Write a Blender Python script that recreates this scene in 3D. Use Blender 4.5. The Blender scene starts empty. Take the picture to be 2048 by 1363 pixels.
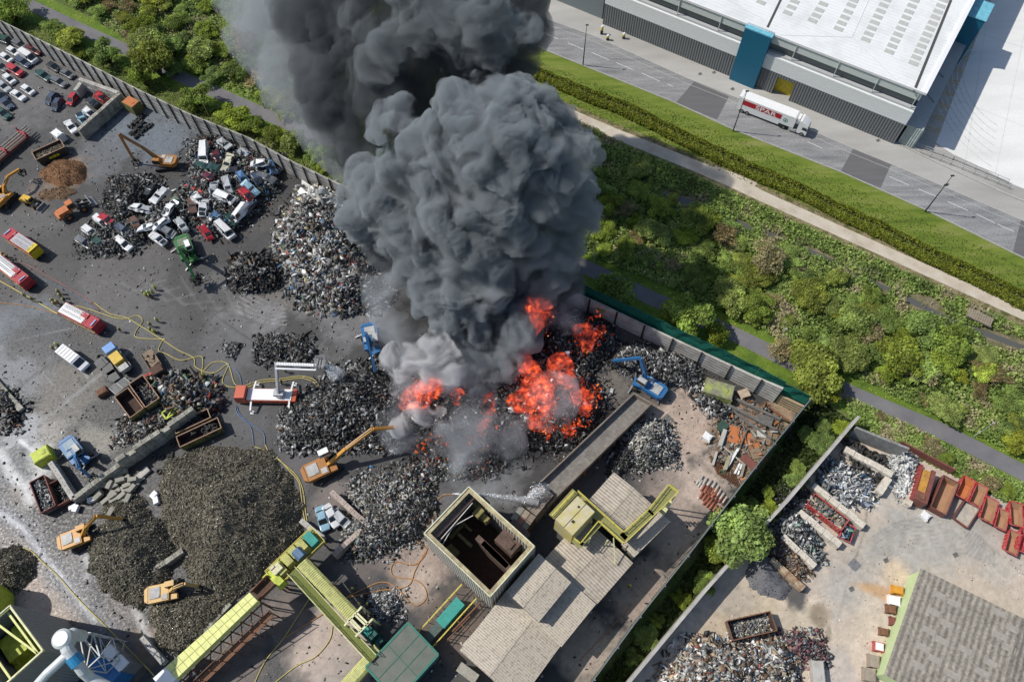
import bpy, math, random
import numpy as np
from mathutils import Vector, Matrix, noise
sc = bpy.context.scene
PI = math.pi
# ------------------------------------------------------------------ camera
CAMH = 127.4; FPX = 1500.0; TILT = math.radians(28.03); ROLL = math.radians(-1.004)
_s, _c = math.sin(TILT), math.cos(TILT)
_fw = np.array([0, _s, -_c]); _up0 = np.array([0, _c, _s]); _r0 = np.array([1.0, 0, 0])
_r = math.cos(ROLL)*_r0 + math.sin(ROLL)*_up0
_u = -math.sin(ROLL)*_r0 + math.cos(ROLL)*_up0
cd = bpy.data.cameras.new('camera'); cam = bpy.data.objects.new('camera', cd)
sc.collection.objects.link(cam)
cam.matrix_world = Matrix(((_r[0], _u[0], -_fw[0], 0), (_r[1], _u[1], -_fw[1], 0), (_r[2], _u[2], -_fw[2], CAMH), (0, 0, 0, 1)))
cd.sensor_width = 36; cd.lens = FPX/2048*36; cd.clip_end = 2000; cd.clip_start = 1
sc.camera = cam
# ------------------------------------------------------------------ light
SUN_EL = math.radians(49); SHADOW_AZ = math.radians(-10.5)     # shadows fall towards this bearing
sd = Vector((math.cos(SHADOW_AZ)*math.cos(SUN_EL), math.sin(SHADOW_AZ)*math.cos(SUN_EL), -math.sin(SUN_EL)))
ld = bpy.data.lights.new('sun', 'SUN'); ld.energy = 4.1; ld.angle = math.radians(0.53); ld.color = (1.0, 0.955, 0.89)
lo = bpy.data.objects.new('sun', ld); sc.collection.objects.link(lo)
lo.rotation_euler = sd.to_track_quat('-Z', 'Y').to_euler(); lo.location = (-60, 40, 150)
w = bpy.data.worlds.new('World'); sc.world = w; w.use_nodes = True
nt = w.node_tree; bg = nt.nodes['Background']
sky = nt.nodes.new('ShaderNodeTexSky'); sky.sky_type = 'NISHITA'; sky.sun_disc = False
sky.sun_elevation = SUN_EL
sky.sun_rotation = math.radians(90) - (SHADOW_AZ + PI)
sky.air_density = 1.0; sky.dust_density = 1.0
nt.links.new(sky.outputs[0], bg.inputs[0]); bg.inputs[1].default_value = 0.115
vs = sc.view_settings; vs.view_transform = 'Standard'; vs.look = 'None'; vs.exposure = 0.0; vs.gamma = 1.0
sc.cycles.volume_bounces = 1; sc.cycles.max_bounces = 6; sc.cycles.diffuse_bounces = 2; sc.cycles.glossy_bounces = 2
sc.cycles.transparent_max_bounces = 12; sc.cycles.transmission_bounces = 3
sc.cycles.sample_clamp_indirect = 4
sc.cycles.volume_max_steps = 256

def G(px, py, z=0.0):
    """World point at height z seen at pixel (px, py) of the 2048 x 1363 photograph."""
    d = _fw*FPX + _r*(px-1024.0) - _u*(py-681.5)
    t = (z-CAMH)/d[2]
    return Vector((d[0]*t, d[1]*t, z))
def G2(px, py, z=0.0):
    v = G(px, py, z); return (v.x, v.y)
def yaw_of(a, b, z=0.0):
    p, q = G(*a, z), G(*b, z); return math.atan2(q.y-p.y, q.x-p.x)
def mpp(px, py, z=0.0):
    """metres per pixel (of the 2048 frame) at that point"""
    p = G(px, py, z); d = p-Vector((0, 0, CAMH))
    return d.dot(Vector(_fw))/FPX
# ------------------------------------------------------------------ materials
def newmat(name):
    m = bpy.data.materials.new(name); m.use_nodes = True
    return m, m.node_tree.nodes, m.node_tree.links, m.node_tree.nodes['Principled BSDF']
def ramp(nodes, stops):
    r = nodes.new('ShaderNodeValToRGB'); e = r.color_ramp.elements
    while len(e) > 1: e.remove(e[-1])
    e[0].position = stops[0][0]; e[0].color = (*stops[0][1], 1)
    for p, c in stops[1:]:
        n = e.new(p); n.color = (*c, 1)
    return r
def mul(c, k): return tuple(min(1, x*k) for x in c)
MATS = {}
def mat(key, col, rough=0.6, metal=0.0, var=0.25, scale=1.5, dirt=None, dscale=0.6, damt=0.5, bump=0.0, spec=0.5, objvar=0.0, coat=0.0):
    """Plain surface with a mottled tone: two noise sizes, optional dirt colour in patches."""
    if key in MATS: return MATS[key]
    m, N, L, b = newmat(key)
    tc = N.new('ShaderNodeTexCoord'); n1 = N.new('ShaderNodeTexNoise')
    n1.inputs['Scale'].default_value = scale; n1.inputs['Detail'].default_value = 6; n1.inputs['Roughness'].default_value = 0.65
    L.new(tc.outputs['Object'], n1.inputs['Vector'])
    r = ramp(N, [(0.28, mul(col, 1-var)), (0.72, mul(col, 1+var))]); L.new(n1.outputs['Fac'], r.inputs[0])
    out = r.outputs[0]
    if dirt:
        n2 = N.new('ShaderNodeTexNoise'); n2.inputs['Scale'].default_value = dscale; n2.inputs['Detail'].default_value = 8; n2.inputs['Roughness'].default_value = 0.7
        L.new(tc.outputs['Object'], n2.inputs['Vector'])
        r2 = ramp(N, [(0.42, (0, 0, 0)), (0.62, (damt, damt, damt))]); L.new(n2.outputs['Fac'], r2.inputs[0])
        mx = N.new('ShaderNodeMixRGB'); L.new(r2.outputs[0], mx.inputs[0]); L.new(out, mx.inputs[1]); mx.inputs[2].default_value = (*dirt, 1)
        out = mx.outputs[0]
    if objvar:
        oi = N.new('ShaderNodeObjectInfo'); hs = N.new('ShaderNodeHueSaturation')
        mr = N.new('ShaderNodeMapRange'); mr.inputs[3].default_value = 1-objvar; mr.inputs[4].default_value = 1+objvar
        L.new(oi.outputs['Random'], mr.inputs[0]); L.new(mr.outputs[0], hs.inputs['Value']); L.new(out, hs.inputs['Color']); out = hs.outputs[0]
    L.new(out, b.inputs['Base Color'])
    b.inputs['Roughness'].default_value = rough; b.inputs['Metallic'].default_value = metal
    b.inputs['Specular IOR Level'].default_value = spec
    if coat: b.inputs['Coat Weight'].default_value = coat
    if bump:
        bp = N.new('ShaderNodeBump'); bp.inputs['Strength'].default_value = bump; bp.inputs['Distance'].default_value = 0.1
        L.new(n1.outputs['Fac'], bp.inputs['Height']); L.new(bp.outputs[0], b.inputs['Normal'])
    MATS[key] = m; return m
def mat_attr(key, rough=0.6, metal=0.0, spec=0.5, var=0.25, scale=3.0, trans=0.0, objvar=0.0):
    """Colour from the mesh's own 'Col' attribute, broken up by noise."""
    if key in MATS: return MATS[key]
    m, N, L, b = newmat(key)
    at = N.new('ShaderNodeAttribute'); at.attribute_name = 'Col'
    tc = N.new('ShaderNodeTexCoord'); n1 = N.new('ShaderNodeTexNoise'); n1.inputs['Scale'].default_value = scale; n1.inputs['Detail'].default_value = 5
    L.new(tc.outputs['Object'], n1.inputs['Vector'])
    mr = N.new('ShaderNodeMapRange'); mr.inputs[1].default_value = 0.3; mr.inputs[2].default_value = 0.7; mr.inputs[3].default_value = 1-var; mr.inputs[4].default_value = 1+var
    L.new(n1.outputs['Fac'], mr.inputs[0])
    hs = N.new('ShaderNodeHueSaturation'); L.new(at.outputs['Color'], hs.inputs['Color'])
    if objvar:
        oi = N.new('ShaderNodeObjectInfo'); m2 = N.new('ShaderNodeMapRange'); m2.inputs[3].default_value = 1-objvar; m2.inputs[4].default_value = 1+objvar
        L.new(oi.outputs['Random'], m2.inputs[0]); mm = N.new('ShaderNodeMath'); mm.operation = 'MULTIPLY'
        L.new(m2.outputs[0], mm.inputs[0]); L.new(mr.outputs[0], mm.inputs[1]); L.new(mm.outputs[0], hs.inputs['Value'])
    else: L.new(mr.outputs[0], hs.inputs['Value'])
    if objvar:
        pw = N.new('ShaderNodeMath'); pw.operation = 'MULTIPLY'; pw.inputs[1].default_value = 7.31; fr = N.new('ShaderNodeMath'); fr.operation = 'FRACT'; L.new(oi.outputs['Random'], pw.inputs[0]); L.new(pw.outputs[0], fr.inputs[0])
        m3 = N.new('ShaderNodeMapRange'); m3.inputs[3].default_value = .476; m3.inputs[4].default_value = .505; L.new(fr.outputs[0], m3.inputs[0]); L.new(m3.outputs[0], hs.inputs['Hue'])
        m4 = N.new('ShaderNodeMapRange'); m4.inputs[3].default_value = 1.0; m4.inputs[4].default_value = .8; L.new(fr.outputs[0], m4.inputs[0]); L.new(m4.outputs[0], hs.inputs['Saturation'])
    L.new(hs.outputs[0], b.inputs['Base Color'])
    b.inputs['Roughness'].default_value = rough; b.inputs['Metallic'].default_value = metal; b.inputs['Specular IOR Level'].default_value = spec
    if trans:
        t = N.new('ShaderNodeBsdfTranslucent'); L.new(hs.outputs[0], t.inputs['Color'])
        mx = N.new('ShaderNodeMixShader'); mx.inputs[0].default_value = trans
        L.new(b.outputs[0], mx.inputs[1]); L.new(t.outputs[0], mx.inputs[2]); L.new(mx.outputs[0], N['Material Output'].inputs['Surface'])
    MATS[key] = m; return m
def mat_ribs(key, col, axis=0, pitch=0.5, depth=0.35, rough=0.5, metal=0.0, dirt=None, damt=0.4, dscale=0.5, var=0.12, blotch=None):
    """Profiled metal sheet: ribs run across the chosen object axis (bump and a slight tone)."""
    if key in MATS: return MATS[key]
    m, N, L, b = newmat(key)
    tc = N.new('ShaderNodeTexCoord'); sp = N.new('ShaderNodeSeparateXYZ'); L.new(tc.outputs['Object'], sp.inputs[0])
    w1 = N.new('ShaderNodeMath'); w1.operation = 'MULTIPLY'; w1.inputs[1].default_value = 2*PI/pitch; L.new(sp.outputs[axis], w1.inputs[0])
    w2 = N.new('ShaderNodeMath'); w2.operation = 'SINE'; L.new(w1.outputs[0], w2.inputs[0])
    n1 = N.new('ShaderNodeTexNoise'); n1.inputs['Scale'].default_value = 0.8; n1.inputs['Detail'].default_value = 8; n1.inputs['Roughness'].default_value = 0.7
    L.new(tc.outputs['Object'], n1.inputs['Vector'])
    r = ramp(N, [(0.3, mul(col, 1-var)), (0.7, mul(col, 1+var))]); L.new(n1.outputs['Fac'], r.inputs[0]); out = r.outputs[0]
    if dirt:
        n2 = N.new('ShaderNodeTexNoise'); n2.inputs['Scale'].default_value = dscale; n2.inputs['Detail'].default_value = 8; n2.inputs['Roughness'].default_value = 0.75
        L.new(tc.outputs['Object'], n2.inputs['Vector'])
        r2 = ramp(N, [(0.45, (0, 0, 0)), (0.62, (damt,)*3)]); L.new(n2.outputs['Fac'], r2.inputs[0])
        mx = N.new('ShaderNodeMixRGB'); L.new(r2.outputs[0], mx.inputs[0]); L.new(out, mx.inputs[1]); mx.inputs[2].default_value = (*dirt, 1); out = mx.outputs[0]
    if blotch:
        mp = N.new('ShaderNodeMapping'); mp.inputs['Scale'].default_value = blotch[1]; L.new(tc.outputs['Object'], mp.inputs[0])
        n3 = N.new('ShaderNodeTexNoise'); n3.inputs['Scale'].default_value = 1; n3.inputs['Detail'].default_value = 3; L.new(mp.outputs[0], n3.inputs['Vector'])
        r3 = ramp(N, [(0.54, (0, 0, 0)), (0.62, (blotch[2],)*3)]); L.new(n3.outputs['Fac'], r3.inputs[0])
        mx = N.new('ShaderNodeMixRGB'); L.new(r3.outputs[0], mx.inputs[0]); L.new(out, mx.inputs[1]); mx.inputs[2].default_value = (*blotch[0], 1); out = mx.outputs[0]
    L.new(out, b.inputs['Base Color']); b.inputs['Roughness'].default_value = rough; b.inputs['Metallic'].default_value = metal
    bp = N.new('ShaderNodeBump'); bp.inputs['Strength'].default_value = depth; bp.inputs['Distance'].default_value = pitch*0.3
    L.new(w2.outputs[0], bp.inputs['Height']); L.new(bp.outputs[0], b.inputs['Normal'])
    MATS[key] = m; return m
def mat_vol(key, col, dens, nscale=0.0, lo=0.35, hi=0.7, dmin=0.0, det=3, aniso=0.0, step=1.0, emis=None, absorb=None):
    m = bpy.data.materials.new(key); m.use_nodes = True; N = m.node_tree.nodes; L = m.node_tree.links
    N.remove(N['Principled BSDF'])
    v = N.new('ShaderNodeVolumePrincipled'); v.inputs['Color'].default_value = (*col, 1); v.inputs['Density'].default_value = dens
    v.inputs['Anisotropy'].default_value = aniso
    if absorb: v.inputs['Absorption Color'].default_value = (*absorb, 1)
    if emis: v.inputs['Emission Strength'].default_value = emis[1]; v.inputs['Emission Color'].default_value = (*emis[0], 1)
    L.new(v.outputs[0], N['Material Output'].inputs['Volume'])
    if nscale:
        tc = N.new('ShaderNodeTexCoord'); n1 = N.new('ShaderNodeTexNoise'); n1.inputs['Scale'].default_value = nscale; n1.inputs['Detail'].default_value = det; n1.inputs['Distortion'].default_value = .6
        L.new(tc.outputs['Object'], n1.inputs['Vector'])
        mr = N.new('ShaderNodeMapRange'); mr.interpolation_type = 'SMOOTHSTEP'; mr.inputs[1].default_value = lo; mr.inputs[2].default_value = hi; mr.inputs[3].default_value = dmin; mr.inputs[4].default_value = dens
        L.new(n1.outputs['Fac'], mr.inputs[0]); L.new(mr.outputs[0], v.inputs['Density'])
        m.cycles.homogeneous_volume = False
    else: m.cycles.homogeneous_volume = True
    try: m.cycles.volume_step_rate = step
    except Exception: pass
    return m
# ------------------------------------------------------------------ objects
def link(o): sc.collection.objects.link(o); return o
def tag(o, label=None, cat=None, group=None, kind=None):
    if label: o['label'] = label
    if cat: o['category'] = cat
    if group: o['group'] = group
    if kind: o['kind'] = kind
    return o
def thing(name, label, cat, loc=(0, 0, 0), rz=0.0, group=None):
    o = bpy.data.objects.new(name, None); o.empty_display_size = 0.3; link(o)
    o.location = loc; o.rotation_euler = (0, 0, rz)
    return tag(o, label, cat, group)
BOXF = [(0, 3, 2, 1), (4, 5, 6, 7), (0, 1, 5, 4), (1, 2, 6, 5), (2, 3, 7, 6), (3, 0, 4, 7)]
class MB:
    def __init__(s): s.v = []; s.f = []; s.m = []; s.c = []; s.n = 0
    def add(s, vs, fs, mi=0, col=None):
        b = s.n; vs = [tuple(v) for v in vs]
        s.v += vs; s.f += [tuple(i+b for i in f) for f in fs]; s.m += [mi]*len(fs); s.n += len(vs)
        s.c += [col or (1, 1, 1)]*len(vs); return s
    def box(s, c, d, rz=0.0, ry=0.0, mi=0, taper=1.0, col=None, rx=0.0):
        R = Matrix.Rotation(rz, 3, 'Z') @ Matrix.Rotation(ry, 3, 'Y') @ Matrix.Rotation(rx, 3, 'X')
        vs = []
        for z in (-1, 1):
            k = taper if z > 0 else 1
            for x, y in ((-1, -1), (1, -1), (1, 1), (-1, 1)):
                vs.append(R @ Vector((x*d[0]/2*k, y*d[1]/2*k, z*d[2]/2)) + Vector(c))
        return s.add(vs, BOXF, mi, col)
    def prism(s, poly, z0, z1, mi=0, col=None, top=None):
        n = len(poly); a = sum(poly[i][0]*poly[(i+1) % n][1]-poly[(i+1) % n][0]*poly[i][1] for i in range(n))
        if a < 0: poly = poly[::-1]
        vs = [(p[0], p[1], z0) for p in poly]+[(p[0], p[1], z1) for p in (top or poly)]
        fs = [tuple(range(n-1, -1, -1)), tuple(range(n, 2*n))]+[(i, (i+1) % n, n+(i+1) % n, n+i) for i in range(n)]
        return s.add(vs, fs, mi, col)
    def prism_xz(s, prof, y0, y1, mi=0, col=None):
        """profile in x-z, extruded over y"""
        n = len(prof); a = sum(prof[i][0]*prof[(i+1) % n][1]-prof[(i+1) % n][0]*prof[i][1] for i in range(n))
        if a < 0: prof = prof[::-1]
        vs = [(p[0], y1, p[1]) for p in prof]+[(p[0], y0, p[1]) for p in prof]
        fs = [tuple(range(n-1, -1, -1)), tuple(range(n, 2*n))]+[(i, (i+1) % n, n+(i+1) % n, n+i) for i in range(n)]
        return s.add(vs, fs, mi, col)
    def quad(s, a, b, c, d, mi=0, col=None): return s.add([a, b, c, d], [(0, 1, 2, 3)], mi, col)
    def tube(s, path, r, n=6, mi=0, col=None, closed=False):
        P = [Vector(p) for p in path]; rs = r if isinstance(r, (list, tuple)) else [r]*len(P)
        vs = []; fs = []
        for i, p in enumerate(P):
            a = P[max(i-1, 0)]; b = P[min(i+1, len(P)-1)]; t = (b-a)
            t = t.normalized() if t.length > 1e-9 else Vector((0, 0, 1))
            u = t.cross(Vector((0, 0, 1))) if abs(t.z) < 0.95 else t.cross(Vector((1, 0, 0)))
            u.normalize(); w_ = t.cross(u)
            for k in range(n):
                an = 2*PI*k/n; vs.append(p+(u*math.cos(an)+w_*math.sin(an))*rs[i])
        for i in range(len(P)-1):
            for k in range(n): fs.append((i*n+k, i*n+(k+1) % n, (i+1)*n+(k+1) % n, (i+1)*n+k))
        fs.append(tuple(range(n))); fs.append(tuple(range((len(P)-1)*n+n-1, (len(P)-1)*n-1, -1)))
        return s.add(vs, fs, mi, col)
    def bar(s, a, b, w_, h=None, mi=0, col=None):
        """square-section bar from a to b"""
        a, b = Vector(a), Vector(b); h = h or w_; t = (b-a).normalized()
        u = t.cross(Vector((0, 0, 1))); u = u.normalized() if u.length > 1e-4 else Vector((1, 0, 0)); v = u.cross(t)
        vs = []
        for p in (a, b):
            for x, y in ((-1, -1), (1, -1), (1, 1), (-1, 1)): vs.append(p+u*x*w_/2+v*y*h/2)
        return s.add(vs, [(0, 1, 2, 3), (7, 6, 5, 4), (0, 4, 5, 1), (1, 5, 6, 2), (2, 6, 7, 3), (3, 7, 4, 0)], mi, col)
    def build(s, name, mats, parent=None, smooth=False, attr=False):
        me = bpy.data.meshes.new(name); me.from_pydata([tuple(v) for v in s.v], [], s.f)
        for m_ in (mats if isinstance(mats, (list, tuple)) else [mats]): me.materials.append(m_)
        me.polygons.foreach_set('material_index', s.m)
        if smooth: me.polygons.foreach_set('use_smooth', [True]*len(s.f))
        if attr:
            a = me.color_attributes.new('Col', 'FLOAT_COLOR', 'POINT')
            arr = np.ones((len(s.c), 4), np.float32); arr[:, :3] = s.c; a.data.foreach_set('color', arr.ravel())
        me.update(); o = bpy.data.objects.new(name, me); link(o)
        if parent: o.parent = parent
        return o
def npmesh(name, V, Fq, mats, col=None, smooth=False, parent=None, mi=None):
    """fast mesh from numpy arrays; Fq is (n,4) or (n,3)"""
    me = bpy.data.meshes.new(name); k = Fq.shape[1]
    me.vertices.add(len(V)); me.vertices.foreach_set('co', np.ascontiguousarray(V, np.float32).ravel())
    me.loops.add(Fq.size); me.loops.foreach_set('vertex_index', np.ascontiguousarray(Fq, np.int32).ravel())
    me.polygons.add(len(Fq)); me.polygons.foreach_set('loop_start', np.arange(0, Fq.size, k, dtype=np.int32)); me.polygons.foreach_set('loop_total', np.full(len(Fq), k, np.int32))
    if smooth: me.polygons.foreach_set('use_smooth', np.ones(len(Fq), bool))
    for m_ in (mats if isinstance(mats, (list, tuple)) else [mats]): me.materials.append(m_)
    if mi is not None: me.polygons.foreach_set('material_index', np.ascontiguousarray(mi, np.int32))
    if col is not None:
        a = me.color_attributes.new('Col', 'FLOAT_COLOR', 'POINT')
        arr = np.ones((len(V), 4), np.float32); arr[:, :3] = col; a.data.foreach_set('color', arr.ravel())
    me.update(calc_edges=True); me.validate()
    o = bpy.data.objects.new(name, me); link(o)
    if parent: o.parent = parent
    return o
_recol = {}
def dup(root, loc, rz=0.0, label=None, group=None, scale=None, swap=None, rot=None, keep=None):
    """copy of a thing, its parts and their sub-parts; swap = {part stem: material}"""
    def cp(o, par):
        c = o.copy(); link(c); c.parent = par
        if swap and o.type == 'MESH' and o.name.split('.')[0] in swap:
            k = (o.data.name, swap[o.name.split('.')[0]].name)
            if k not in _recol:
                d = o.data.copy(); d.materials[0] = swap[o.name.split('.')[0]]; _recol[k] = d
            c.data = _recol[k]
        for ch in kids.get(o.name, []): cp(ch, c)
        return c
    r = cp(root, None); r.location = loc; r.rotation_euler = rot or (0, 0, rz)
    if scale: r.scale = scale if isinstance(scale, (tuple, list)) else (scale,)*3
    if label: r['label'] = label
    if group: r['group'] = group
    return r
kids = {}
def note_kids(root):
    """remember the parts of a source thing so that dup() need not search the scene"""
    def f(o):
        L = [c for c in sc.collection.objects if c.parent == o]; kids[o.name] = L
        for c in L: f(c)
    f(root)
def hide_proto(root):
    """drop a source thing that was only needed for making copies"""
    def f(o):
        for c in kids.get(o.name, []): f(c)
        bpy.data.objects.remove(o)
    f(root)
# fast value noise in numpy (3-D lattice, smooth)
_rng = np.random.default_rng(7); _LAT = _rng.random((64, 64, 64)).astype(np.float32)
def vn3(p):
    p = np.asarray(p, np.float64); i = np.floor(p).astype(int); f = p-i; f = f*f*(3-2*f); r = 0
    for a in (0, 1):
        for b in (0, 1):
            for c in (0, 1):
                wt = (f[..., 0] if a else 1-f[..., 0])*(f[..., 1] if b else 1-f[..., 1])*(f[..., 2] if c else 1-f[..., 2])
                r = r + wt*_LAT[(i[..., 0]+a) % 64, (i[..., 1]+b) % 64, (i[..., 2]+c) % 64]
    return r
def fbm(p, oct=4, gain=0.5):
    p = np.asarray(p, float); s = 0; a = 1; t = 0
    for k in range(oct): s = s+a*vn3(p*(2.03**k)+17.3*k); t += a; a *= gain
    return s/t
def fbm2(x, y, sc_=1.0, oct=4, gain=0.5, seed=0): return fbm(np.stack([x*sc_, y*sc_, np.full_like(x, seed*3.7)], -1), oct, gain)
# ------------------------------------------------------------------ the ground
def sheet(name, pix, z, m, step=None, label=None, kind='structure', world=None):
    poly = [G2(*p) for p in pix] if pix else world
    if len(poly) and sum(poly[i][0]*poly[(i+1) % len(poly)][1]-poly[(i+1) % len(poly)][0]*poly[i][1] for i in range(len(poly))) < 0: poly = poly[::-1]
    b = MB(); b.add([(x, y, z) for x, y in poly], [tuple(range(len(poly)))])
    return tag(b.build(name, m), kind=kind)
def strip_poly(pts, wd):
    """polygon of a band of width wd (m) round a pixel polyline on the ground"""
    P = [G(*p) for p in pts]; L = []; R = []
    for i, p in enumerate(P):
        a = P[max(i-1, 0)]; b = P[min(i+1, len(P)-1)]; t = (b-a).normalized(); n = Vector((-t.y, t.x, 0))
        w_ = wd[i] if isinstance(wd, (list, tuple)) else wd
        L.append(p+n*w_/2); R.append(p-n*w_/2)
    return [(v.x, v.y) for v in L]+[(v.x, v.y) for v in R[::-1]]
def band(name, pts, wd, z, m, thick=0, sub=1):
    P = [G(*p) for p in pts]; b = MB(); vs = []; n = 0
    for i, p in enumerate(P):
        a = P[max(i-1, 0)]; c = P[min(i+1, len(P)-1)]; t = (c-a).normalized(); nn = Vector((-t.y, t.x, 0))
        w_ = wd[i] if isinstance(wd, (list, tuple)) else wd
        vs += [p+nn*w_/2+Vector((0, 0, z)), p-nn*w_/2+Vector((0, 0, z))]
    b.add(vs, [(2*i, 2*i+1, 2*i+3, 2*i+2) for i in range(len(P)-1)])
    return tag(b.build(name, m), kind='structure')
def gmat(key, stops, scale, rough=0.9, fine=0.35, fscale=3.0, stretch=None, bump=0.15, rng=(0.3, 0.7), spec=0.3):
    """ground: broad patches through several tones, plus fine grain"""
    m, N, L, b = newmat(key); tc = N.new('ShaderNodeTexCoord'); vec = tc.outputs['Object']
    if stretch:
        mp = N.new('ShaderNodeMapping'); mp.inputs['Rotation'].default_value = (0, 0, stretch[0]); mp.inputs['Scale'].default_value = (stretch[1], stretch[2], 1)
        L.new(vec, mp.inputs[0]); vec = mp.outputs[0]
    n = N.new('ShaderNodeTexNoise'); n.inputs['Scale'].default_value = scale; n.inputs['Detail'].default_value = 9; n.inputs['Roughness'].default_value = 0.62; L.new(vec, n.inputs['Vector'])
    k = len(stops); r = ramp(N, [(rng[0]+(rng[1]-rng[0])*i/(k-1), c) for i, c in enumerate(stops)]); L.new(n.outputs['Fac'], r.inputs[0])
    f = N.new('ShaderNodeTexNoise'); f.inputs['Scale'].default_value = fscale; f.inputs['Detail'].default_value = 5; f.inputs['Roughness'].default_value = 0.7; L.new(tc.outputs['Object'], f.inputs['Vector'])
    mr = N.new('ShaderNodeMapRange'); mr.inputs[1].default_value = 0.25; mr.inputs[2].default_value = 0.75; mr.inputs[3].default_value = 1-fine; mr.inputs[4].default_value = 1+fine; L.new(f.outputs['Fac'], mr.inputs[0])
    hs = N.new('ShaderNodeHueSaturation'); L.new(r.outputs[0], hs.inputs['Color']); L.new(mr.outputs[0], hs.inputs['Value'])
    L.new(hs.outputs[0], b.inputs['Base Color']); b.inputs['Roughness'].default_value = rough; b.inputs['Specular IOR Level'].default_value = spec
    bp = N.new('ShaderNodeBump'); bp.inputs['Strength'].default_value = bump; bp.inputs['Distance'].default_value = 0.3; L.new(f.outputs['Fac'], bp.inputs['Height']); L.new(bp.outputs[0], b.inputs['Normal'])
    return m
E_ROAD = yaw_of((1088, 99), (1850, 419))
sheet('ground', None, -0.06, gmat('rough_grass', [(0.045, 0.065, 0.015), (0.08, 0.115, 0.024), (0.12, 0.15, 0.04), (0.16, 0.155, 0.07)], 0.12, fine=0.5, fscale=2.5, bump=0.8), world=[(-600, -300), (700, -300), (700, 700), (-600, 700)])
# lawns between hedge and paths
M_LAWN = gmat('mown_grass', [(0.075, 0.115, 0.014), (0.12, 0.17, 0.02), (0.165, 0.205, 0.035), (0.22, 0.22, 0.07)], 0.32, fine=0.42, fscale=5, stretch=(-E_ROAD, 0.25, 1.6), bump=0.3)
ROAD_LO = [(760, -55), (900, 18), (1088, 99), (1345, 203), (1467, 259), (1680, 343), (1850, 419), (2048, 516), (2300, 640)]
ROAD_UP = [(900, -60), (1065, 28), (1192, 74), (1375, 157), (1472, 195), (1582, 243), (1706, 297), (1782, 328), (2048, 442), (2300, 560)]
PATH2 = [(760, 60), (900, 122), (1010, 170), (1101, 211), (1230, 267), (1395, 333), (1455, 358), (1528, 394), (1782, 508), (2048, 628), (2300, 750)]
sheet('lawn', ROAD_LO+[(x, y+4) for x, y in PATH2[::-1]], -0.04, M_LAWN)
CYC = [(-150, -85), (-40, -35), (50, 5), (160, 57), (270, 108), (365, 155), (512, 220), (640, 275), (900, 402), (1176, 536), (1308, 598), (1467, 667), (1584, 725), (1707, 788), (1885, 862), (2048, 945), (2300, 1080)]
def shifted(pts, dx, dy): return [(x+dx, y+dy) for x, y in pts]
M_VERGE = gmat('verge_grass', [(0.06, 0.10, 0.015), (0.10, 0.165, 0.02), (0.135, 0.205, 0.025), (0.2, 0.23, 0.04)], 0.3, fine=0.45, fscale=3.5, bump=0.7)
band('verge', CYC, 8.5, -0.03, M_VERGE)
M_PATH = gmat('tarmac_path', [(0.125, 0.12, 0.125), (0.16, 0.155, 0.16), (0.19, 0.185, 0.185)], 0.2, fine=0.12, fscale=6, bump=0.05)
band('cycle_path', CYC, [3.3]*len(CYC), -0.012, M_PATH)
M_TRACK = gmat('stone_track', [(0.40, 0.34, 0.26), (0.50, 0.44, 0.35), (0.58, 0.52, 0.43)], 0.3, fine=0.14, fscale=5, bump=0.1)
band('footpath_edge', PATH2, 5.6, -0.03, gmat('earth_edge', [(0.07, 0.085, 0.02), (0.11, 0.11, 0.04), (0.26, 0.21, 0.12), (0.09, 0.085, 0.04)], 0.7, fine=0.5, fscale=4))
band('footpath', PATH2, [2.9, 2.9, 2.9, 3.0, 3.0, 3.2, 3.4, 2.9, 2.8, 2.7, 2.7], -0.012, M_TRACK)
sheet('footpath_bay', [(1424, 342), (1431, 331), (1452, 340), (1489, 354), (1515, 366), (1508, 378), (1470, 366)], -0.008, M_TRACK)
# road, pavement, forecourt
M_FORE = gmat('forecourt_concrete', [(0.30, 0.29, 0.27), (0.37, 0.36, 0.335), (0.44, 0.43, 0.40)], 0.12, fine=0.12, fscale=3.5, bump=0.04, stretch=(-E_ROAD, 0.3, 1.2))
sheet('forecourt', ROAD_UP+[(2300, 330), (1900, 150), (1500, -150), (950, -150)], 0.0, M_FORE)
M_ROAD = gmat('worn_asphalt', [(0.16, 0.16, 0.165), (0.235, 0.235, 0.235), (0.31, 0.31, 0.305)], 0.5, fine=0.3, fscale=2.6, stretch=(-E_ROAD, 0.2, 1.5), bump=0.05)
sheet('road', [(x, y+1) for x, y in ROAD_LO]+[(x, y) for x, y in ROAD_UP[::-1]], -0.02, M_ROAD)
M_PATCH = gmat('new_asphalt', [(0.115, 0.113, 0.115), (0.145, 0.142, 0.145)], 0.4, fine=0.08, fscale=6, stretch=(-E_ROAD, 0.2, 2), bump=0.03)
sheet('road_patch', [(1388, 163), (1458, 193), (1434, 239), (1352, 205)], -0.012, M_PATCH)
sheet('road_patch', [(1706, 298), (1782, 329), (1761, 376), (1681, 343)], -0.012, M_PATCH)
sheet('road_patch', [(2042, 440), (2160, 492), (2140, 560), (2026, 503)], -0.012, M_PATCH)
M_KERB = mat('kerb_stone', (0.42, 0.41, 0.38), 0.8, var=0.15)
def kerb(name, pts, w_=0.16, h=0.12, m=None):
    b = MB(); P = [G(*p) for p in pts]
    for a, c in zip(P[:-1], P[1:]):
        t = (c-a).normalized(); b.bar(a+Vector((0, 0, h/2-0.03)), c+Vector((0, 0, h/2-0.03))+t*0.05, w_, h+0.02)
    return tag(b.build(name, m or M_KERB), kind='structure')
kerb('kerb', ROAD_LO); kerb('kerb', ROAD_UP)
mk = MB(); M_WPAINT = mat('road_paint', (0.62, 0.62, 0.6), 0.7, var=0.2, scale=6)
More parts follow.
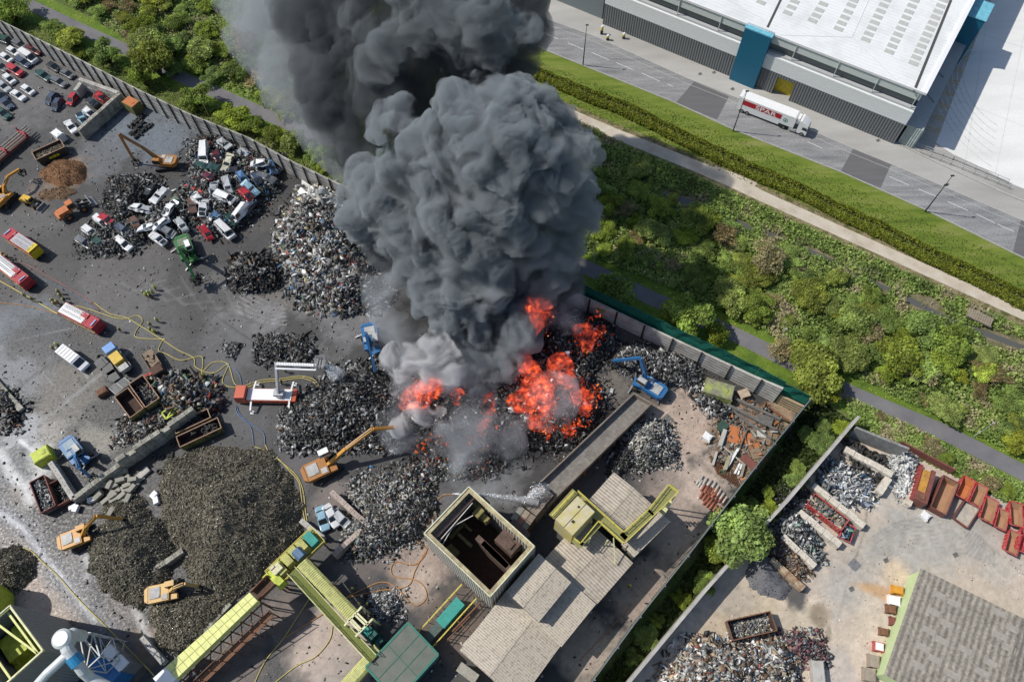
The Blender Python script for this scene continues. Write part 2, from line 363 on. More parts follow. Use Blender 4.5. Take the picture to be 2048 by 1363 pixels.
for (a, b_) in (((1062, 56), (1076, 62)), ((1085, 65), (1116, 78)), ((1136, 86), (1167, 99)), ((1183, 105), (1218, 120)), ((1232, 125), (1267, 140)), ((1283, 146), (1320, 163)), ((1335, 168), (1346, 173)),
                ((1779, 353), (1818, 370)), ((1837, 378), (1876, 394)), ((1896, 403), (1936, 421)), ((1953, 428), (1990, 446)), ((1995, 448), (2028, 463)), ((1615, 283), (1645, 297))):
    p, q = G(*a), G(*b_); mk.bar(p+Vector((0, 0, -0.004)), q+Vector((0, 0, -0.004)), 0.14, 0.006)
tag(mk.build('road_marking', M_WPAINT), kind='structure')
ln = MB()
for a, c in zip(ROAD_UP[:-1], ROAD_UP[1:]):
    p, q = G(a[0]-4, a[1]+9), G(c[0]-4, c[1]+9); ln.bar(p+Vector((0, 0, -0.006)), q+Vector((0, 0, -0.006)), 0.10, 0.005)
tag(ln.build('road_edge_line', mat('old_paint', (0.42, 0.42, 0.38), 0.8, var=0.3, scale=3)), kind='structure')
# loading yard on the far right
M_WYARD = gmat('pale_yard_concrete', [(0.62, 0.62, 0.59), (0.70, 0.70, 0.67), (0.76, 0.76, 0.73)], 0.15, fine=0.07, fscale=2, stretch=(-E_ROAD+1.35, 0.25, 1.2), bump=0.03)
sheet('loading_yard', [(1872, 286), (1905, 308), (1953, 330), (2020, 366), (2300, 480), (2500, -250), (1990, -250), (1950, 20)], 0.012, M_WYARD)
M_APRON = gmat('apron', [(0.36, 0.33, 0.29), (0.42, 0.39, 0.34), (0.47, 0.44, 0.4)], 0.4, fine=0.1, fscale=4)
sheet('dock_apron', [(1800, 262), (1872, 286), (1990, -20), (2015, -80), (1950, -90), (1870, 100)], 0.02, M_APRON)
# stream
STREAM = [(1330, 385), (1372, 402), (1440, 425), (1480, 447), (1530, 464), (1600, 492), (1680, 530), (1750, 566), (1830, 605), (1895, 636), (1960, 662), (2060, 700)]
band('stream_bank', STREAM, 6.0, -0.045, gmat('bank', [(0.07, 0.085, 0.03), (0.12, 0.12, 0.05), (0.22, 0.18, 0.12), (0.10, 0.10, 0.05)], 0.5, fine=0.5, fscale=3, bump=0.6))
wm, N_, L_, b_ = newmat('stream_water'); b_.inputs['Base Color'].default_value = (0.10, 0.10, 0.09, 1); b_.inputs['Roughness'].default_value = 0.25
band('stream_water', STREAM, [1.0, 1.4, 1.6, 1.2, 1.8, 0.7, 1.5, 1.1, 1.4, 0.8, 1.3, 1.3], -0.035, wm)

# scrapyard slab: a fine grid whose own colour carries dirt, wet, dust and rust patches and a painted wet sheen
WALL1 = [(-160, -12), (25, 78), (174, 152), (297, 216), (400, 265), (512, 309), (590, 352), (700, 404), (900, 497), (1100, 588), (1194, 630), (1341, 701), (1442, 750), (1495, 776), (1546, 803), (1596, 826)]
FENCE2 = [(1598, 824), (1490, 957), (1360, 1127), (1268, 1243), (1180, 1363), (1060, 1520)]
def inpoly(X, Y, poly):
    ins = np.zeros(X.shape, bool); n = len(poly); j = n-1
    for i in range(n):
        xi, yi = poly[i]; xj, yj = poly[j]
        cnd = ((yi > Y) != (yj > Y)) & (X < (xj-xi)*(Y-yi)/((yj-yi) or 1e-9)+xi); ins ^= cnd; j = i
    return ins
def pol_dist(X, Y, poly):
    d = np.full(X.shape, 1e9)
    for i in range(len(poly)):
        x0, y0 = poly[i]; x1, y1 = poly[(i+1) % len(poly)]; dx, dy = x1-x0, y1-y0; L2 = dx*dx+dy*dy+1e-9
        t = np.clip(((X-x0)*dx+(Y-y0)*dy)/L2, 0, 1); d = np.minimum(d, np.hypot(X-x0-t*dx, Y-y0-t*dy))
    return d
def painted_ground(name, poly_px, base, blobs, z, res, matr, lines=(), world_extra=()):
    poly = [G2(*p) for p in poly_px]+list(world_extra)
    xs = [p[0] for p in poly]; ys = [p[1] for p in poly]
    gx = np.arange(min(xs), max(xs)+res, res); gy = np.arange(min(ys), max(ys)+res, res); X, Y = np.meshgrid(gx, gy)
    C = np.zeros(X.shape+(3,)); C[:] = base
    wx = (fbm2(X, Y, 0.15, 4, 0.6, 1)-0.5)*9; wy = (fbm2(X, Y, 0.15, 4, 0.6, 2)-0.5)*9
    nz = fbm2(X, Y, 0.12, 5, 0.62, 3); nf = fbm2(X, Y, 0.7, 4, 0.7, 8)
    for (px, py, rpx, col, amt, *an) in blobs:
        c = G(px, py); r = rpx*mpp(px, py); asp, rot = (an+[1.0, 0.0])[:2] if an else (1.0, 0.0)
        if an and len(an) == 2: asp, rot = an
        dx = X+wx*min(1, r/8)-c.x; dy = Y+wy*min(1, r/8)-c.y; rot = math.radians(rot)
        u = (dx*math.cos(rot)-dy*math.sin(rot))/asp; v = (dx*math.sin(rot)+dy*math.cos(rot))
        d = np.hypot(u, v)/r; k = np.clip((1.12-d+(nz-.5)*1.7+(nf-.5)*.7)*1.9, 0, 1)*(.75+.5*nf); k = np.clip(k*amt, 0, 1)[..., None]
        C = C*(1-k)+np.array(col)*k
    for (pts, wd, col, amt) in lines:
        pl = [G2(*p) for p in pts]; d = np.full(X.shape, 1e9)
        for (x0, y0), (x1, y1) in zip(pl[:-1], pl[1:]):
            dx, dy = x1-x0, y1-y0; t = np.clip(((X-x0)*dx+(Y-y0)*dy)/(dx*dx+dy*dy+1e-9), 0, 1); d = np.minimum(d, np.hypot(X-x0-t*dx, Y-y0-t*dy))
        k = (np.clip(1-(d+0.4*wx/9)/wd, 0, 1)*amt*(0.2+1.4*nf))[..., None]; k = np.clip(k, 0, 1); C = C*(1-k)+np.array(col)*k
    C *= ((0.62+0.76*fbm2(X, Y, 1.1, 4, 0.75, 5))*(.72+.56*fbm2(X, Y, .09, 4, .65, 15)))[..., None]
    V = np.stack([X, Y, np.full_like(X, z)], -1).reshape(-1, 3); ny, nx = X.shape
    ii = np.arange(ny*nx).reshape(ny, nx); Fq = np.stack([ii[:-1, :-1], ii[:-1, 1:], ii[1:, 1:], ii[1:, :-1]], -1).reshape(-1, 4)
    cx = V[Fq].mean(1); keep = inpoly(cx[:, 0], cx[:, 1], poly); Fq = Fq[keep]
    used = np.unique(Fq); re = np.zeros(len(V), int); re[used] = np.arange(len(used))
    return tag(npmesh(name, V[used], re[Fq], matr, col=C.reshape(-1, 3)[used]), kind='structure')
def slab_material(key, rough_lo, rough_hi, fine=0.22, joint=0.0):
    m, N, L, b = newmat(key)
    at = N.new('ShaderNodeAttribute'); at.attribute_name = 'Col'; tc = N.new('ShaderNodeTexCoord')
    f = N.new('ShaderNodeTexNoise'); f.inputs['Scale'].default_value = 2.2; f.inputs['Detail'].default_value = 8; f.inputs['Roughness'].default_value = 0.75; L.new(tc.outputs['Object'], f.inputs['Vector'])
    mr = N.new('ShaderNodeMapRange'); mr.inputs[1].default_value = 0.3; mr.inputs[2].default_value = 0.7; mr.inputs[3].default_value = 1-fine; mr.inputs[4].default_value = 1+fine; L.new(f.outputs['Fac'], mr.inputs[0])
    sp = N.new('ShaderNodeTexNoise'); sp.inputs['Scale'].default_value = 9; sp.inputs['Detail'].default_value = 2; L.new(tc.outputs['Object'], sp.inputs['Vector'])
    sr = ramp(N, [(0.72, (0, 0, 0)), (0.80, (0.7, 0.7, 0.7))]); L.new(sp.outputs['Fac'], sr.inputs[0])
    hs = N.new('ShaderNodeHueSaturation'); L.new(at.outputs['Color'], hs.inputs['Color']); L.new(mr.outputs[0], hs.inputs['Value'])
    mx = N.new('ShaderNodeMixRGB'); L.new(sr.outputs[0], mx.inputs[0]); L.new(hs.outputs[0], mx.inputs[1]); mx.inputs[2].default_value = (0.3, 0.3, 0.28, 1)
    L.new(mx.outputs[0], b.inputs['Base Color'])
    r = N.new('ShaderNodeMapRange'); r.inputs[1].default_value = 0.35; r.inputs[2].default_value = 0.65; r.inputs[3].default_value = rough_lo; r.inputs[4].default_value = rough_hi; L.new(f.outputs['Fac'], r.inputs[0]); L.new(r.outputs[0], b.inputs['Roughness'])
    bp = N.new('ShaderNodeBump'); bp.inputs['Strength'].default_value = 0.12; bp.inputs['Distance'].default_value = 0.15; L.new(f.outputs['Fac'], bp.inputs['Height']); L.new(bp.outputs[0], b.inputs['Normal'])
    return m
DK = (0.045, 0.045, 0.046); MD = (0.085, 0.083, 0.08); GR = (0.14, 0.14, 0.14); BL = (0.115, 0.135, 0.155); BR = (0.13, 0.10, 0.075); PK = (0.42, 0.325, 0.255); WT = (0.42, 0.42, 0.42); OC = (0.23, 0.15, 0.085); PAL = (0.36, 0.33, 0.29)
blobs = [
 (60, 150, 150, (0.115, 0.11, 0.105), .9), (280, 270, 70, BL, 1.2), (330, 290, 60, BL, 1.1), (200, 320, 60, (0.10, 0.105, 0.11), .9), (130, 350, 50, OC, .9), (80, 380, 50, (0.16, 0.12, 0.09), .6),
 (40, 450, 70, MD, .8), (250, 560, 110, (0.085, 0.08, 0.075), 1), (430, 560, 60, DK, .7), (300, 640, 90, MD, .8), (460, 600, 70, (0.12, 0.115, 0.105), .8), (560, 600, 60, (0.13, 0.12, 0.105), .8), (510, 440, 50, (0.07, 0.065, 0.06), .9), (60, 650, 90, (.13, .15, .17), 1.3), (30, 740, 90, (.15, .155, .165), 1.2), (110, 670, 60, (.04, .04, .042), .8, 2.5, 30), (200, 690, 50, (.045, .045, .045), .8), (380, 620, 50, (.045, .044, .042), .8, 2, -20), (540, 640, 40, (.16, .16, .16), .8), (150, 780, 80, (0.115, 0.105, 0.09), 1), (40, 860, 60, (0.26, 0.27, 0.28), .9), (80, 920, 36, WT, .8), (60, 960, 40, WT, .9), (190, 880, 40, (0.2, 0.185, 0.155), .9), (110, 860, 30, (0.3, 0.28, 0.25), .6), (15, 940, 50, (0.10, 0.105, 0.11), 1), (30, 1000, 34, (0.13, 0.11, 0.09), .8),  # blue-grey blobs at far left paint the sheen of wet ground into the colour
 (350, 790, 70, (0.075, 0.07, 0.065), .8), (480, 640, 60, GR, .7), (620, 620, 50, (0.14, 0.135, 0.13), .8), (700, 650, 80, (0.17, 0.165, 0.165), .8), (450, 700, 60, (0.09, 0.09, 0.092), .8), (500, 830, 60, (0.07, 0.07, 0.072), .9), (600, 930, 60, (0.085, 0.08, 0.08), .9), (660, 990, 40, (0.17, 0.14, 0.125), .8), (900, 930, 80, (0.10, 0.10, 0.10), .9), (1000, 960, 70, (0.15, 0.15, 0.15), .9), (870, 990, 50, (0.11, 0.105, 0.1), .9),
 (860, 800, 150, (0.03, 0.03, 0.03), 1.3), (1050, 780, 130, (0.03, 0.03, 0.03), 1.4), (1150, 700, 100, (0.035, 0.034, 0.032), 1.3), (1225, 770, 50, (0.14, 0.125, 0.105), .9), (1260, 700, 60, (0.06, 0.055, 0.05), .8),
 (1340, 800, 60, (0.11, 0.09, 0.075), .9), (1380, 860, 80, PK, 1.0), (1390, 960, 80, (0.40, 0.32, 0.26), 1.1), (1350, 1050, 70, (0.30, 0.235, 0.19), 1), (1300, 1180, 70, (0.31, 0.24, 0.195), .9), (1200, 1300, 80, (0.33, 0.27, 0.22), 1), (1490, 880, 70, (0.27, 0.2, 0.15), 1), (1570, 830, 40, (0.30, 0.21, 0.14), 1), (1320, 950, 60, (0.17, 0.14, 0.12), .6),
 (830, 1130, 70, (0.31, 0.24, 0.195), 1), (830, 1180, 50, (0.38, 0.30, 0.24), 1), (890, 1070, 40, (0.16, 0.125, 0.11), .9), (740, 1130, 50, (0.15, 0.12, 0.105), .7), (660, 1290, 90, (0.38, 0.305, 0.25), 1.1), (560, 1260, 60, (0.15, 0.115, 0.095), .9), (470, 1340, 60, (0.14, 0.11, 0.09), .8), (700, 1360, 60, (0.32, 0.27, 0.23), .9), (900, 1240, 60, (0.12, 0.09, 0.07), .8),
 (60, 1130, 60, (0.26, 0.215, 0.175), 1), (90, 1190, 50, (0.28, 0.22, 0.18), 1), (130, 1230, 50, (0.24, 0.19, 0.15), 1), (20, 1080, 40, (0.17, 0.15, 0.135), .9), (230, 1240, 50, (0.13, 0.115, 0.105), 1), (260, 1320, 50, (0.17, 0.125, 0.085), 1), (160, 1120, 50, (0.12, 0.115, 0.115), 1), (400, 1250, 60, (0.10, 0.09, 0.075), 1),
]
lines_ = [([(0, 1010), (60, 1060), (110, 1150), (180, 1220), (245, 1300)], 3.0, (0.115, 0.118, 0.13), 1.3),
 ([(0, 1025), (45, 1055), (85, 1110), (120, 1150), (150, 1190), (190, 1240)], 0.7, (0.42, 0.43, 0.45), .9),
 ([(0, 905), (20, 945), (50, 975), (60, 1005)], 1.4, (0.5, 0.5, 0.5), 1.0), ([(40, 880), (70, 905), (75, 930)], 0.5, (0.6, 0.6, 0.6), 1.0), ([(170, 1115), (180, 1140), (175, 1150)], 0.8, (0.4, 0.4, 0.4), .8), ([(270, 1220), (290, 1260), (300, 1290)], 0.9, (0.45, 0.44, 0.43), 1),
 ([(430, 630), (560, 720)], 0.22, (0.02, 0.02, 0.02), 1.2), ([(370, 655), (395, 660), (430, 628), (445, 620)], 0.2, (0.02, 0.02, 0.02), 1.2), ([(540, 668), (620, 610)], 0.2, (0.03, 0.03, 0.03), 1.1), ([(155, 715), (175, 755)], 0.16, (0.4, 0.4, 0.4), .8), ([(155, 755), (178, 782)], 0.2, (0.02, 0.02, 0.02), 1), ([(120, 810), (155, 845)], 0.16, (0.3, 0.3, 0.3), .8), ([(0, 690), (80, 740), (190, 860)], 0.2, (0.3, 0.3, 0.3), .5), ([(30, 680), (220, 640)], 0.2, (0.25, 0.25, 0.26), .5),
 ([(0, 800), (140, 700)], 0.8, (0.03, 0.03, 0.032), .6), ([(10, 900), (150, 790), (260, 700)], 0.6, (0.3, 0.3, 0.3), .5), ([(90, 560), (200, 660), (330, 700)], 1.2, (0.05, 0.05, 0.05), .5)]
for k in range(6): lines_.append(([(470+k*3, 620-k*9), (500+k*3, 634-k*8), (540, 646-k*8), (575, 650-k*8)], 0.16, (0.3, 0.29, 0.27), .8))
for k in range(14):
    a0 = k*1.3; lines_.append(([(200+k*20, 560+9*math.sin(a0)), (260+k*18, 585+k*4), (330+k*15, 560+k*7)], 0.35, (0.04, 0.04, 0.04) if k % 2 else (0.15, 0.145, 0.14), .6))
M_SLAB = slab_material('yard_slab', 0.28, 0.85)
yard_px = WALL1+FENCE2[1:]
painted_ground('yard_ground', yard_px+[(1000, 1560)], (0.046, 0.0445, 0.0425), blobs, 0.0, 0.3, M_SLAB, lines_, world_extra=[(-140, -15), (-240, 90)])
# yard 2: pale concrete behind the retaining wall
WALL3 = [(1699, 850), (1558, 1016), (1479, 1100), (1400, 1188), (1250, 1368), (1150, 1490)]
blobs2 = [(1500, 1230, 60, (0.50, 0.42, 0.30), .9), (1610, 1240, 40, (0.42, 0.36, 0.26), .7), (1700, 1150, 60, (0.40, 0.37, 0.33), .7), (1850, 1070, 110, (0.33, 0.32, 0.29), .8, 2.2, -18), (1790, 1150, 40, (0.55, 0.43, 0.3), .9), (1750, 1180, 16, (0.5, 0.3, 0.14), .8, 3.0, 20), (1780, 1290, 22, (0.40, 0.27, 0.16), .8, 0.4, 10), (1620, 1050, 40, (0.42, 0.39, 0.35), .6), (1460, 1200, 40, (0.30, 0.27, 0.23), .6), (1590, 1190, 26, (0.09, 0.085, 0.08), 1.0), (1640, 1230, 20, (0.25, 0.2, 0.14), .9), (1660, 1270, 16, (0.22, 0.18, 0.13), .8, .4, 20), (1680, 1340, 40, (0.36, 0.33, 0.3), .6), (1560, 1130, 40, (0.14, 0.12, 0.1), .7), (1430, 1260, 40, (0.42, 0.34, 0.24), .8), (1800, 950, 40, (0.36, 0.33, 0.29), .5), (1970, 1120, 60, (0.46, 0.42, 0.36), .6)]
lines2 = [([(1740, 960), (1730, 1060), (1700, 1150), (1640, 1363)], 0.16, (0.2, 0.18, 0.16), .8), ([(1790, 950), (1850, 1010), (1870, 1120)], 0.12, (0.25, 0.23, 0.2), .6), ([(1640, 1100), (1700, 1125), (1830, 1180)], 0.12, (0.25, 0.23, 0.2), .5)]
for k in range(9): lines2.append(([(1742+k*4, 1075+k*6), (1790, 1045+k*8), (1850, 1035+k*8), (1930, 1050+k*7), (1990, 1100+k*4)], 0.14, (0.24, 0.23, 0.21), .7))
painted_ground('second_yard', [(1690, 858), (1806, 902), (1900, 948), (2060, 1030), (2300, 1150), (2300, 1600), (1100, 1600)]+WALL3[::-1], (0.50, 0.42, 0.335), blobs2, 0.004, 0.35, slab_material('pale_slab', 0.7, 0.95, fine=0.12), lines2)

# small litter trodden into the yard
def litter(name, label, poly, n, pal, wts, smax, seed, z=.03, thr=.44, dsc=.12):
    rng = np.random.default_rng(seed); P = [G2(*p) for p in poly]; xs = [p[0] for p in P]; ys = [p[1] for p in P]; X = rng.uniform(min(xs), max(xs), n*5); Y = rng.uniform(min(ys), max(ys), n*5)
    k = inpoly(X, Y, P) & (fbm2(X, Y, dsc, 4, .7, seed)+.25*(rng.random(n*5)-.5) > thr); X, Y = X[k][:n], Y[k][:n]; v, f, c = chips(np.stack([X, Y, np.full(len(X), z)], 1), rng, .04, smax, pal, wts, .3, 2.6, flat=.5, long=1.4); tag(npmesh(name, v, f, mat_attr('scrap_5', rough=.55, var=.25, scale=4), col=c), label, 'litter', kind='stuff')

tm = MB()
for k in range(7):
    c = G(2010, 180+k*4); R0 = 9+k*1.1
    for j in range(20):
        a0, a1 = 1.9+j*.11, 1.9+(j+.9)*.11; tm.bar((c.x+R0*math.cos(a0), c.y+R0*1.5*math.sin(a0), .03), (c.x+R0*math.cos(a1), c.y+R0*1.5*math.sin(a1), .03), .22, .004)
for a_, c_ in (((1930, 330), (1985, -40)), ((1990, 352), (2050, 60)), ((1915, 200), (2080, 265)), ((1940, 60), (2090, 110))): tm.bar(G(*a_)+Vector((0, 0, .03)), G(*c_)+Vector((0, 0, .03)), .1, .004)
tag(tm.build('yard_marks', mat('tyre_mark', (.56, .56, .54), .9)), kind='structure')
# ------------------------------------------------------------------ vegetation
M_LEAF = mat_attr('foliage', rough=0.55, spec=0.25, var=0.35, scale=1.2, trans=0.42, objvar=0.25)
M_BARK = mat('bark', (0.10, 0.08, 0.06), 0.9, var=0.3)
def leaf_cloud(n, pos, nrm, size, cols, rng, flat=0.5):
    """n small leaf clumps (four-cornered, folded) at given points, loosely facing along nrm"""
    d = rng.normal(size=(n, 3))*flat+nrm; d /= np.linalg.norm(d, axis=1)[:, None]+1e-9
    a = np.cross(d, rng.normal(size=(n, 3))); a /= np.linalg.norm(a, axis=1)[:, None]+1e-9; b = np.cross(d, a)
    s = size*(0.55+0.9*rng.random(n))[:, None]; e = (0.45+0.5*rng.random(n))[:, None]
    V = np.stack([pos-a*s, pos-b*s*e+d*s*0.15, pos+a*s, pos+b*s*e+d*s*0.15], 1).reshape(-1, 3)
    F_ = np.arange(4*n).reshape(n, 4); C = np.repeat(cols, 4, 0)
    return V, F_, C
def crown_mesh(seed, kind):
    """crown of unit radius on a short stem: lobes round the limbs, gaps between them"""
    rng = np.random.default_rng(seed); dens = {'bush': 1, 'tree': 1.3, 'twiggy': 0.5, 'pale': 1.1}[kind]
    nl = {'bush': 13, 'tree': 22, 'twiggy': 12, 'pale': 16}[kind]; V = []; Fs = []; C = []; n0 = 0
    base = {'bush': (0.235, 0.38, 0.05), 'tree': (0.29, 0.40, 0.055), 'twiggy': (0.36, 0.34, 0.15), 'pale': (0.34, 0.52, 0.09)}[kind]
    stems = MB(); tips = []
    for k in range(nl):
        an = 2*PI*(k*0.382+rng.random()*0.12); rr = math.sqrt((k+0.4)/nl)*0.72*(0.8+0.35*rng.random()); zz = 0.25+0.75*math.sqrt(max(0, 1-rr*rr))*(0.8+0.4*rng.random())
        c = np.array([math.cos(an)*rr, math.sin(an)*rr, zz*0.9]); r = 0.30*(0.7+0.6*rng.random()); n = int(250*dens*(r/0.3)**2)
        u = rng.normal(size=(n, 3)); u /= np.linalg.norm(u, axis=1)[:, None]; u[:, 2] = np.abs(u[:, 2])*1.0-0.25*(rng.random(n) < 0.4)
        rad = r*(1-0.35*rng.random(n)**2)*(0.85+0.3*rng.random(n))
        p = c+u*rad[:, None]*np.array([1, 1, 0.85])
        tone = (0.72+0.5*rng.random())*(0.7+0.6*rng.random(n)); hue = rng.random(n)[:, None]
        cc = np.array(base)*tone[:, None]*(np.array([1, 1, 1])*(1-hue)+np.array([1.35, 1.12, 0.9])*hue)
        v, f, c_ = leaf_cloud(n, p, u, 0.05, cc, rng, 0.6); V.append(v); Fs.append(f+n0); C.append(c_); n0 += len(v)
        tips.append(c)
    s = MB()
    for c in tips:
        m1 = (c[0]*0.35, c[1]*0.35, c[2]*0.5); s.tube([(0, 0, -0.05), m1, tuple(c)], [0.05, 0.03, 0.01], 4)
    if kind == 'twiggy':
        for c in tips:
            for _ in range(7):
                q = c+rng.normal(size=3)*0.28; s.tube([tuple(c*0.75), tuple(q)], [0.014, 0.006], 3)
    return np.concatenate(V), np.concatenate(Fs), np.concatenate(C), s
M_TWIG = mat('twigs', (0.22, 0.18, 0.12), 0.9, var=0.3)
CROWNS = []
def make_plant(name, seed, kind):
    V, F_, C, s = crown_mesh(seed, kind); r = thing(name, 'x', 'x')
    npmesh('crown', V, F_, M_LEAF, col=C, parent=r); s.build('trunk', M_TWIG if kind == 'twiggy' else M_BARK, r); note_kids(r); return r
BUSHES = [make_plant('bush', 10+k, 'bush') for k in range(5)]; TREES = [make_plant('tree', 30+k, 'tree') for k in range(3)]
TWIGGY = [make_plant('bare_shrub', 50+k, 'twiggy') for k in range(2)]; PALE = [make_plant('pale_shrub', 60+k, 'pale') for k in range(2)]
rv = random.Random(5)
def plant(px, py, rm, label, cat='bush', group=None, src=None, h=1.0):
    s = rv.choice(src or BUSHES); p = G(px, py, rm*0.5)      # the pixel is the crown's middle
    p.z = 0
    o = dup(s, p, rv.uniform(0, 6.28), label, group, scale=(rm, rm*rv.uniform(0.85, 1.12), rm*h*rv.uniform(0.75, 1.0))); o['category'] = cat
    return o
# singled out along the wall, left
SPEC = [
 (22, 22, 5.2, 'dark leafy bush at the top left corner beside the path', BUSHES), (5, 40, 3.2, 'low bush behind the far left end of the yard wall', BUSHES),
 (112, 62, 3.2, 'round bush, left half of a pair between wall and path', BUSHES), (143, 78, 4.4, 'broad yellow-green bush, right half of a pair between wall and path', TREES),
 (212, 112, 4.2, 'round bush standing alone between the pair and the tall tree', BUSHES), (300, 92, 5.0, 'olive tree top leaning over the cycle path', TREES), (312, 130, 5.8, 'tall olive-green tree covering the cycle path', TREES),
 (285, 158, 3.6, 'bush under the tall tree beside the yard wall', BUSHES), (398, 198, 4.0, 'dark round bush by the wall beyond the tall tree', BUSHES), (470, 232, 4.2, 'spreading bush between wall and path with a bare pole', BUSHES), (505, 252, 3.4, 'bush next to the spreading one by the wall', BUSHES),
 (588, 285, 3.6, 'bright green bush at the wall where the smoke starts', TREES), (545, 268, 2.8, 'small low bush against the outer side of the wall', BUSHES), (665, 320, 3.2, 'tree half veiled by the grey smoke edge', BUSHES), (625, 305, 2.8, 'bush seen dimly through thin smoke', BUSHES),
 (402, 100, 4.2, 'dense bright bush with a deep shadow, beyond the path', TREES), (350, 140, 2.4, 'small shrub on the path side of the thicket', BUSHES),
 (1225, 585, 5.0, 'dark bush in the smoke shadow just behind the green net', BUSHES), (1380, 640, 5.4, 'rounded tree behind the netted wall half in smoke shadow', BUSHES), (1350, 625, 3.4, 'shaded bush beside the rounded tree behind the net', BUSHES), (1430, 672, 3.0, 'low bush under the rounded tree behind the net', BUSHES),
 (1628, 745, 5.4, 'large yellow-green tree at the corner of the netted fence', TREES), (1655, 770, 3.4, 'side crown of small tree at the path shadow', TREES), (1600, 790, 2.8, 'bush under the corner tree outside the green net', BUSHES),
 (1478, 1072, 5.8, 'bright fresh green tree overhanging the concrete wall', PALE), (1440, 1100, 3.4, 'low outer part of the bright green tree, a shrub by the fence', PALE),
 (1800, 712, 4.8, 'bright green bush with dark hollow in the thicket middle', PALE), (1712, 640, 4.2, 'silvery green rounded shrub in the thicket', PALE),
 (1412, 440, 3.8, 'slim upright green shrub beside the stream', BUSHES), (1395, 420, 2.4, 'narrow pale-tipped shrub by the stream', PALE),
 (1450, 470, 3.6, 'bare twiggy shrub beside the stream at the shadow edge', TWIGGY), (1535, 520, 4.0, 'brownish leafless shrub in the thicket', TWIGGY), (1900, 690, 4.2, 'rounded olive shrub below the timber footbridge', BUSHES),
 (1845, 655, 4.0, 'olive shrub on the stream bank left of the footbridge', BUSHES), (1560, 700, 2.8, 'brown-green twiggy shrub near the path lamp', TWIGGY),
]
for px, py, r, lab, src in SPEC: plant(px, py, r, lab, 'tree' if 'tree' in lab else 'bush', src=src, h=1.15 if 'tree' in lab else 0.95)
# thicket beyond the path on the left, up to the smoke
def fill(px_poly, step, rr, label, group, srcs, seed, jit=0.5, cat='bush', skip=0.0, h=0.9):
    r_ = random.Random(seed); poly = [G2(*p) for p in px_poly]; xs = [p[0] for p in poly]; ys = [p[1] for p in poly]; y = min(ys); n = 0; row = 0
    while y < max(ys):
        x = min(xs)+(row % 2)*step/2
        while x < max(xs):
            qx, qy = x+r_.uniform(-jit, jit)*step, y+r_.uniform(-jit, jit)*step
            if inpoly(np.array([qx]), np.array([qy]), poly)[0] and r_.random() > skip:
                s = r_.choice(srcs); rm = r_.uniform(*rr)
                o = dup(s, (qx, qy, 0), r_.uniform(0, 6.28), label, group, scale=(rm*r_.uniform(.7, 1.35), rm*r_.uniform(.7, 1.2), rm*h*r_.uniform(.45, .95))); o['category'] = cat; n += 1
            x += step
        y += step*0.87; row += 1
    return n
fill([(150, -60), (130, 5), (220, 60), (330, 125), (420, 165), (520, 200), (640, 262), (760, 300), (700, 120), (640, -60)], 5.2, (2.2, 4.0), 'leafy bush in the thicket between cycle path and smoke', 'bushes of the left thicket beyond the cycle path', BUSHES+BUSHES+TREES+TWIGGY, 3)
fill([(640, 262), (760, 318), (900, 380), (1000, 400), (1000, 300), (760, 300)], 8, (2.2, 3.4), 'leafy bush in the strip hidden under thick smoke', 'bushes under the smoke', BUSHES, 4)
fill([(1160, 290), (1250, 330), (1320, 372), (1370, 415), (1440, 455), (1500, 480), (1600, 520), (1700, 565), (1800, 612), (1880, 655), (1930, 690), (1985, 740), (2080, 790), (2080, 905), (1990, 880), (1890, 835), (1790, 790), (1690, 735), (1600, 690), (1500, 640), (1400, 590), (1300, 555), (1190, 500)], 4.1, (1.3, 3.9), 'leafy bush in the thicket between cycle path and stream', 'bushes of the right thicket between cycle path and stream', BUSHES*3+TREES*2+TWIGGY+PALE, 6, skip=0.14)
fill([(1640, 835), (1690, 850), (1560, 1010), (1480, 1090), (1250, 1363), (1215, 1363), (1300, 1250), (1420, 1090), (1540, 940), (1620, 835)], 3.6, (1.4, 2.6), 'dark bush in the overgrown gap between fence and wall', 'bushes in the gap between green fence and concrete wall', BUSHES, 7, h=0.8)
fill([(1700, 800), (1812, 868), (1840, 895), (1930, 945), (2080, 1025), (2080, 1000), (1900, 905), (1780, 842), (1700, 802)], 3.2, (1.1, 1.9), 'low bush on the bank behind the red skips', 'low bushes between cycle path and skips', BUSHES+TWIGGY, 9, h=0.8)
fill([(0, 30), (60, 62), (200, 130), (330, 195), (450, 250), (560, 305), (650, 350), (680, 340), (560, 280), (420, 215), (250, 130), (100, 50)], 4.6, (1.2, 2.2), 'low bush growing along the outer face of the yard wall', 'low bushes along the outer side of the wall', BUSHES, 11, skip=0.25, h=0.8)
for s in BUSHES+TREES+TWIGGY+PALE: hide_proto(s)
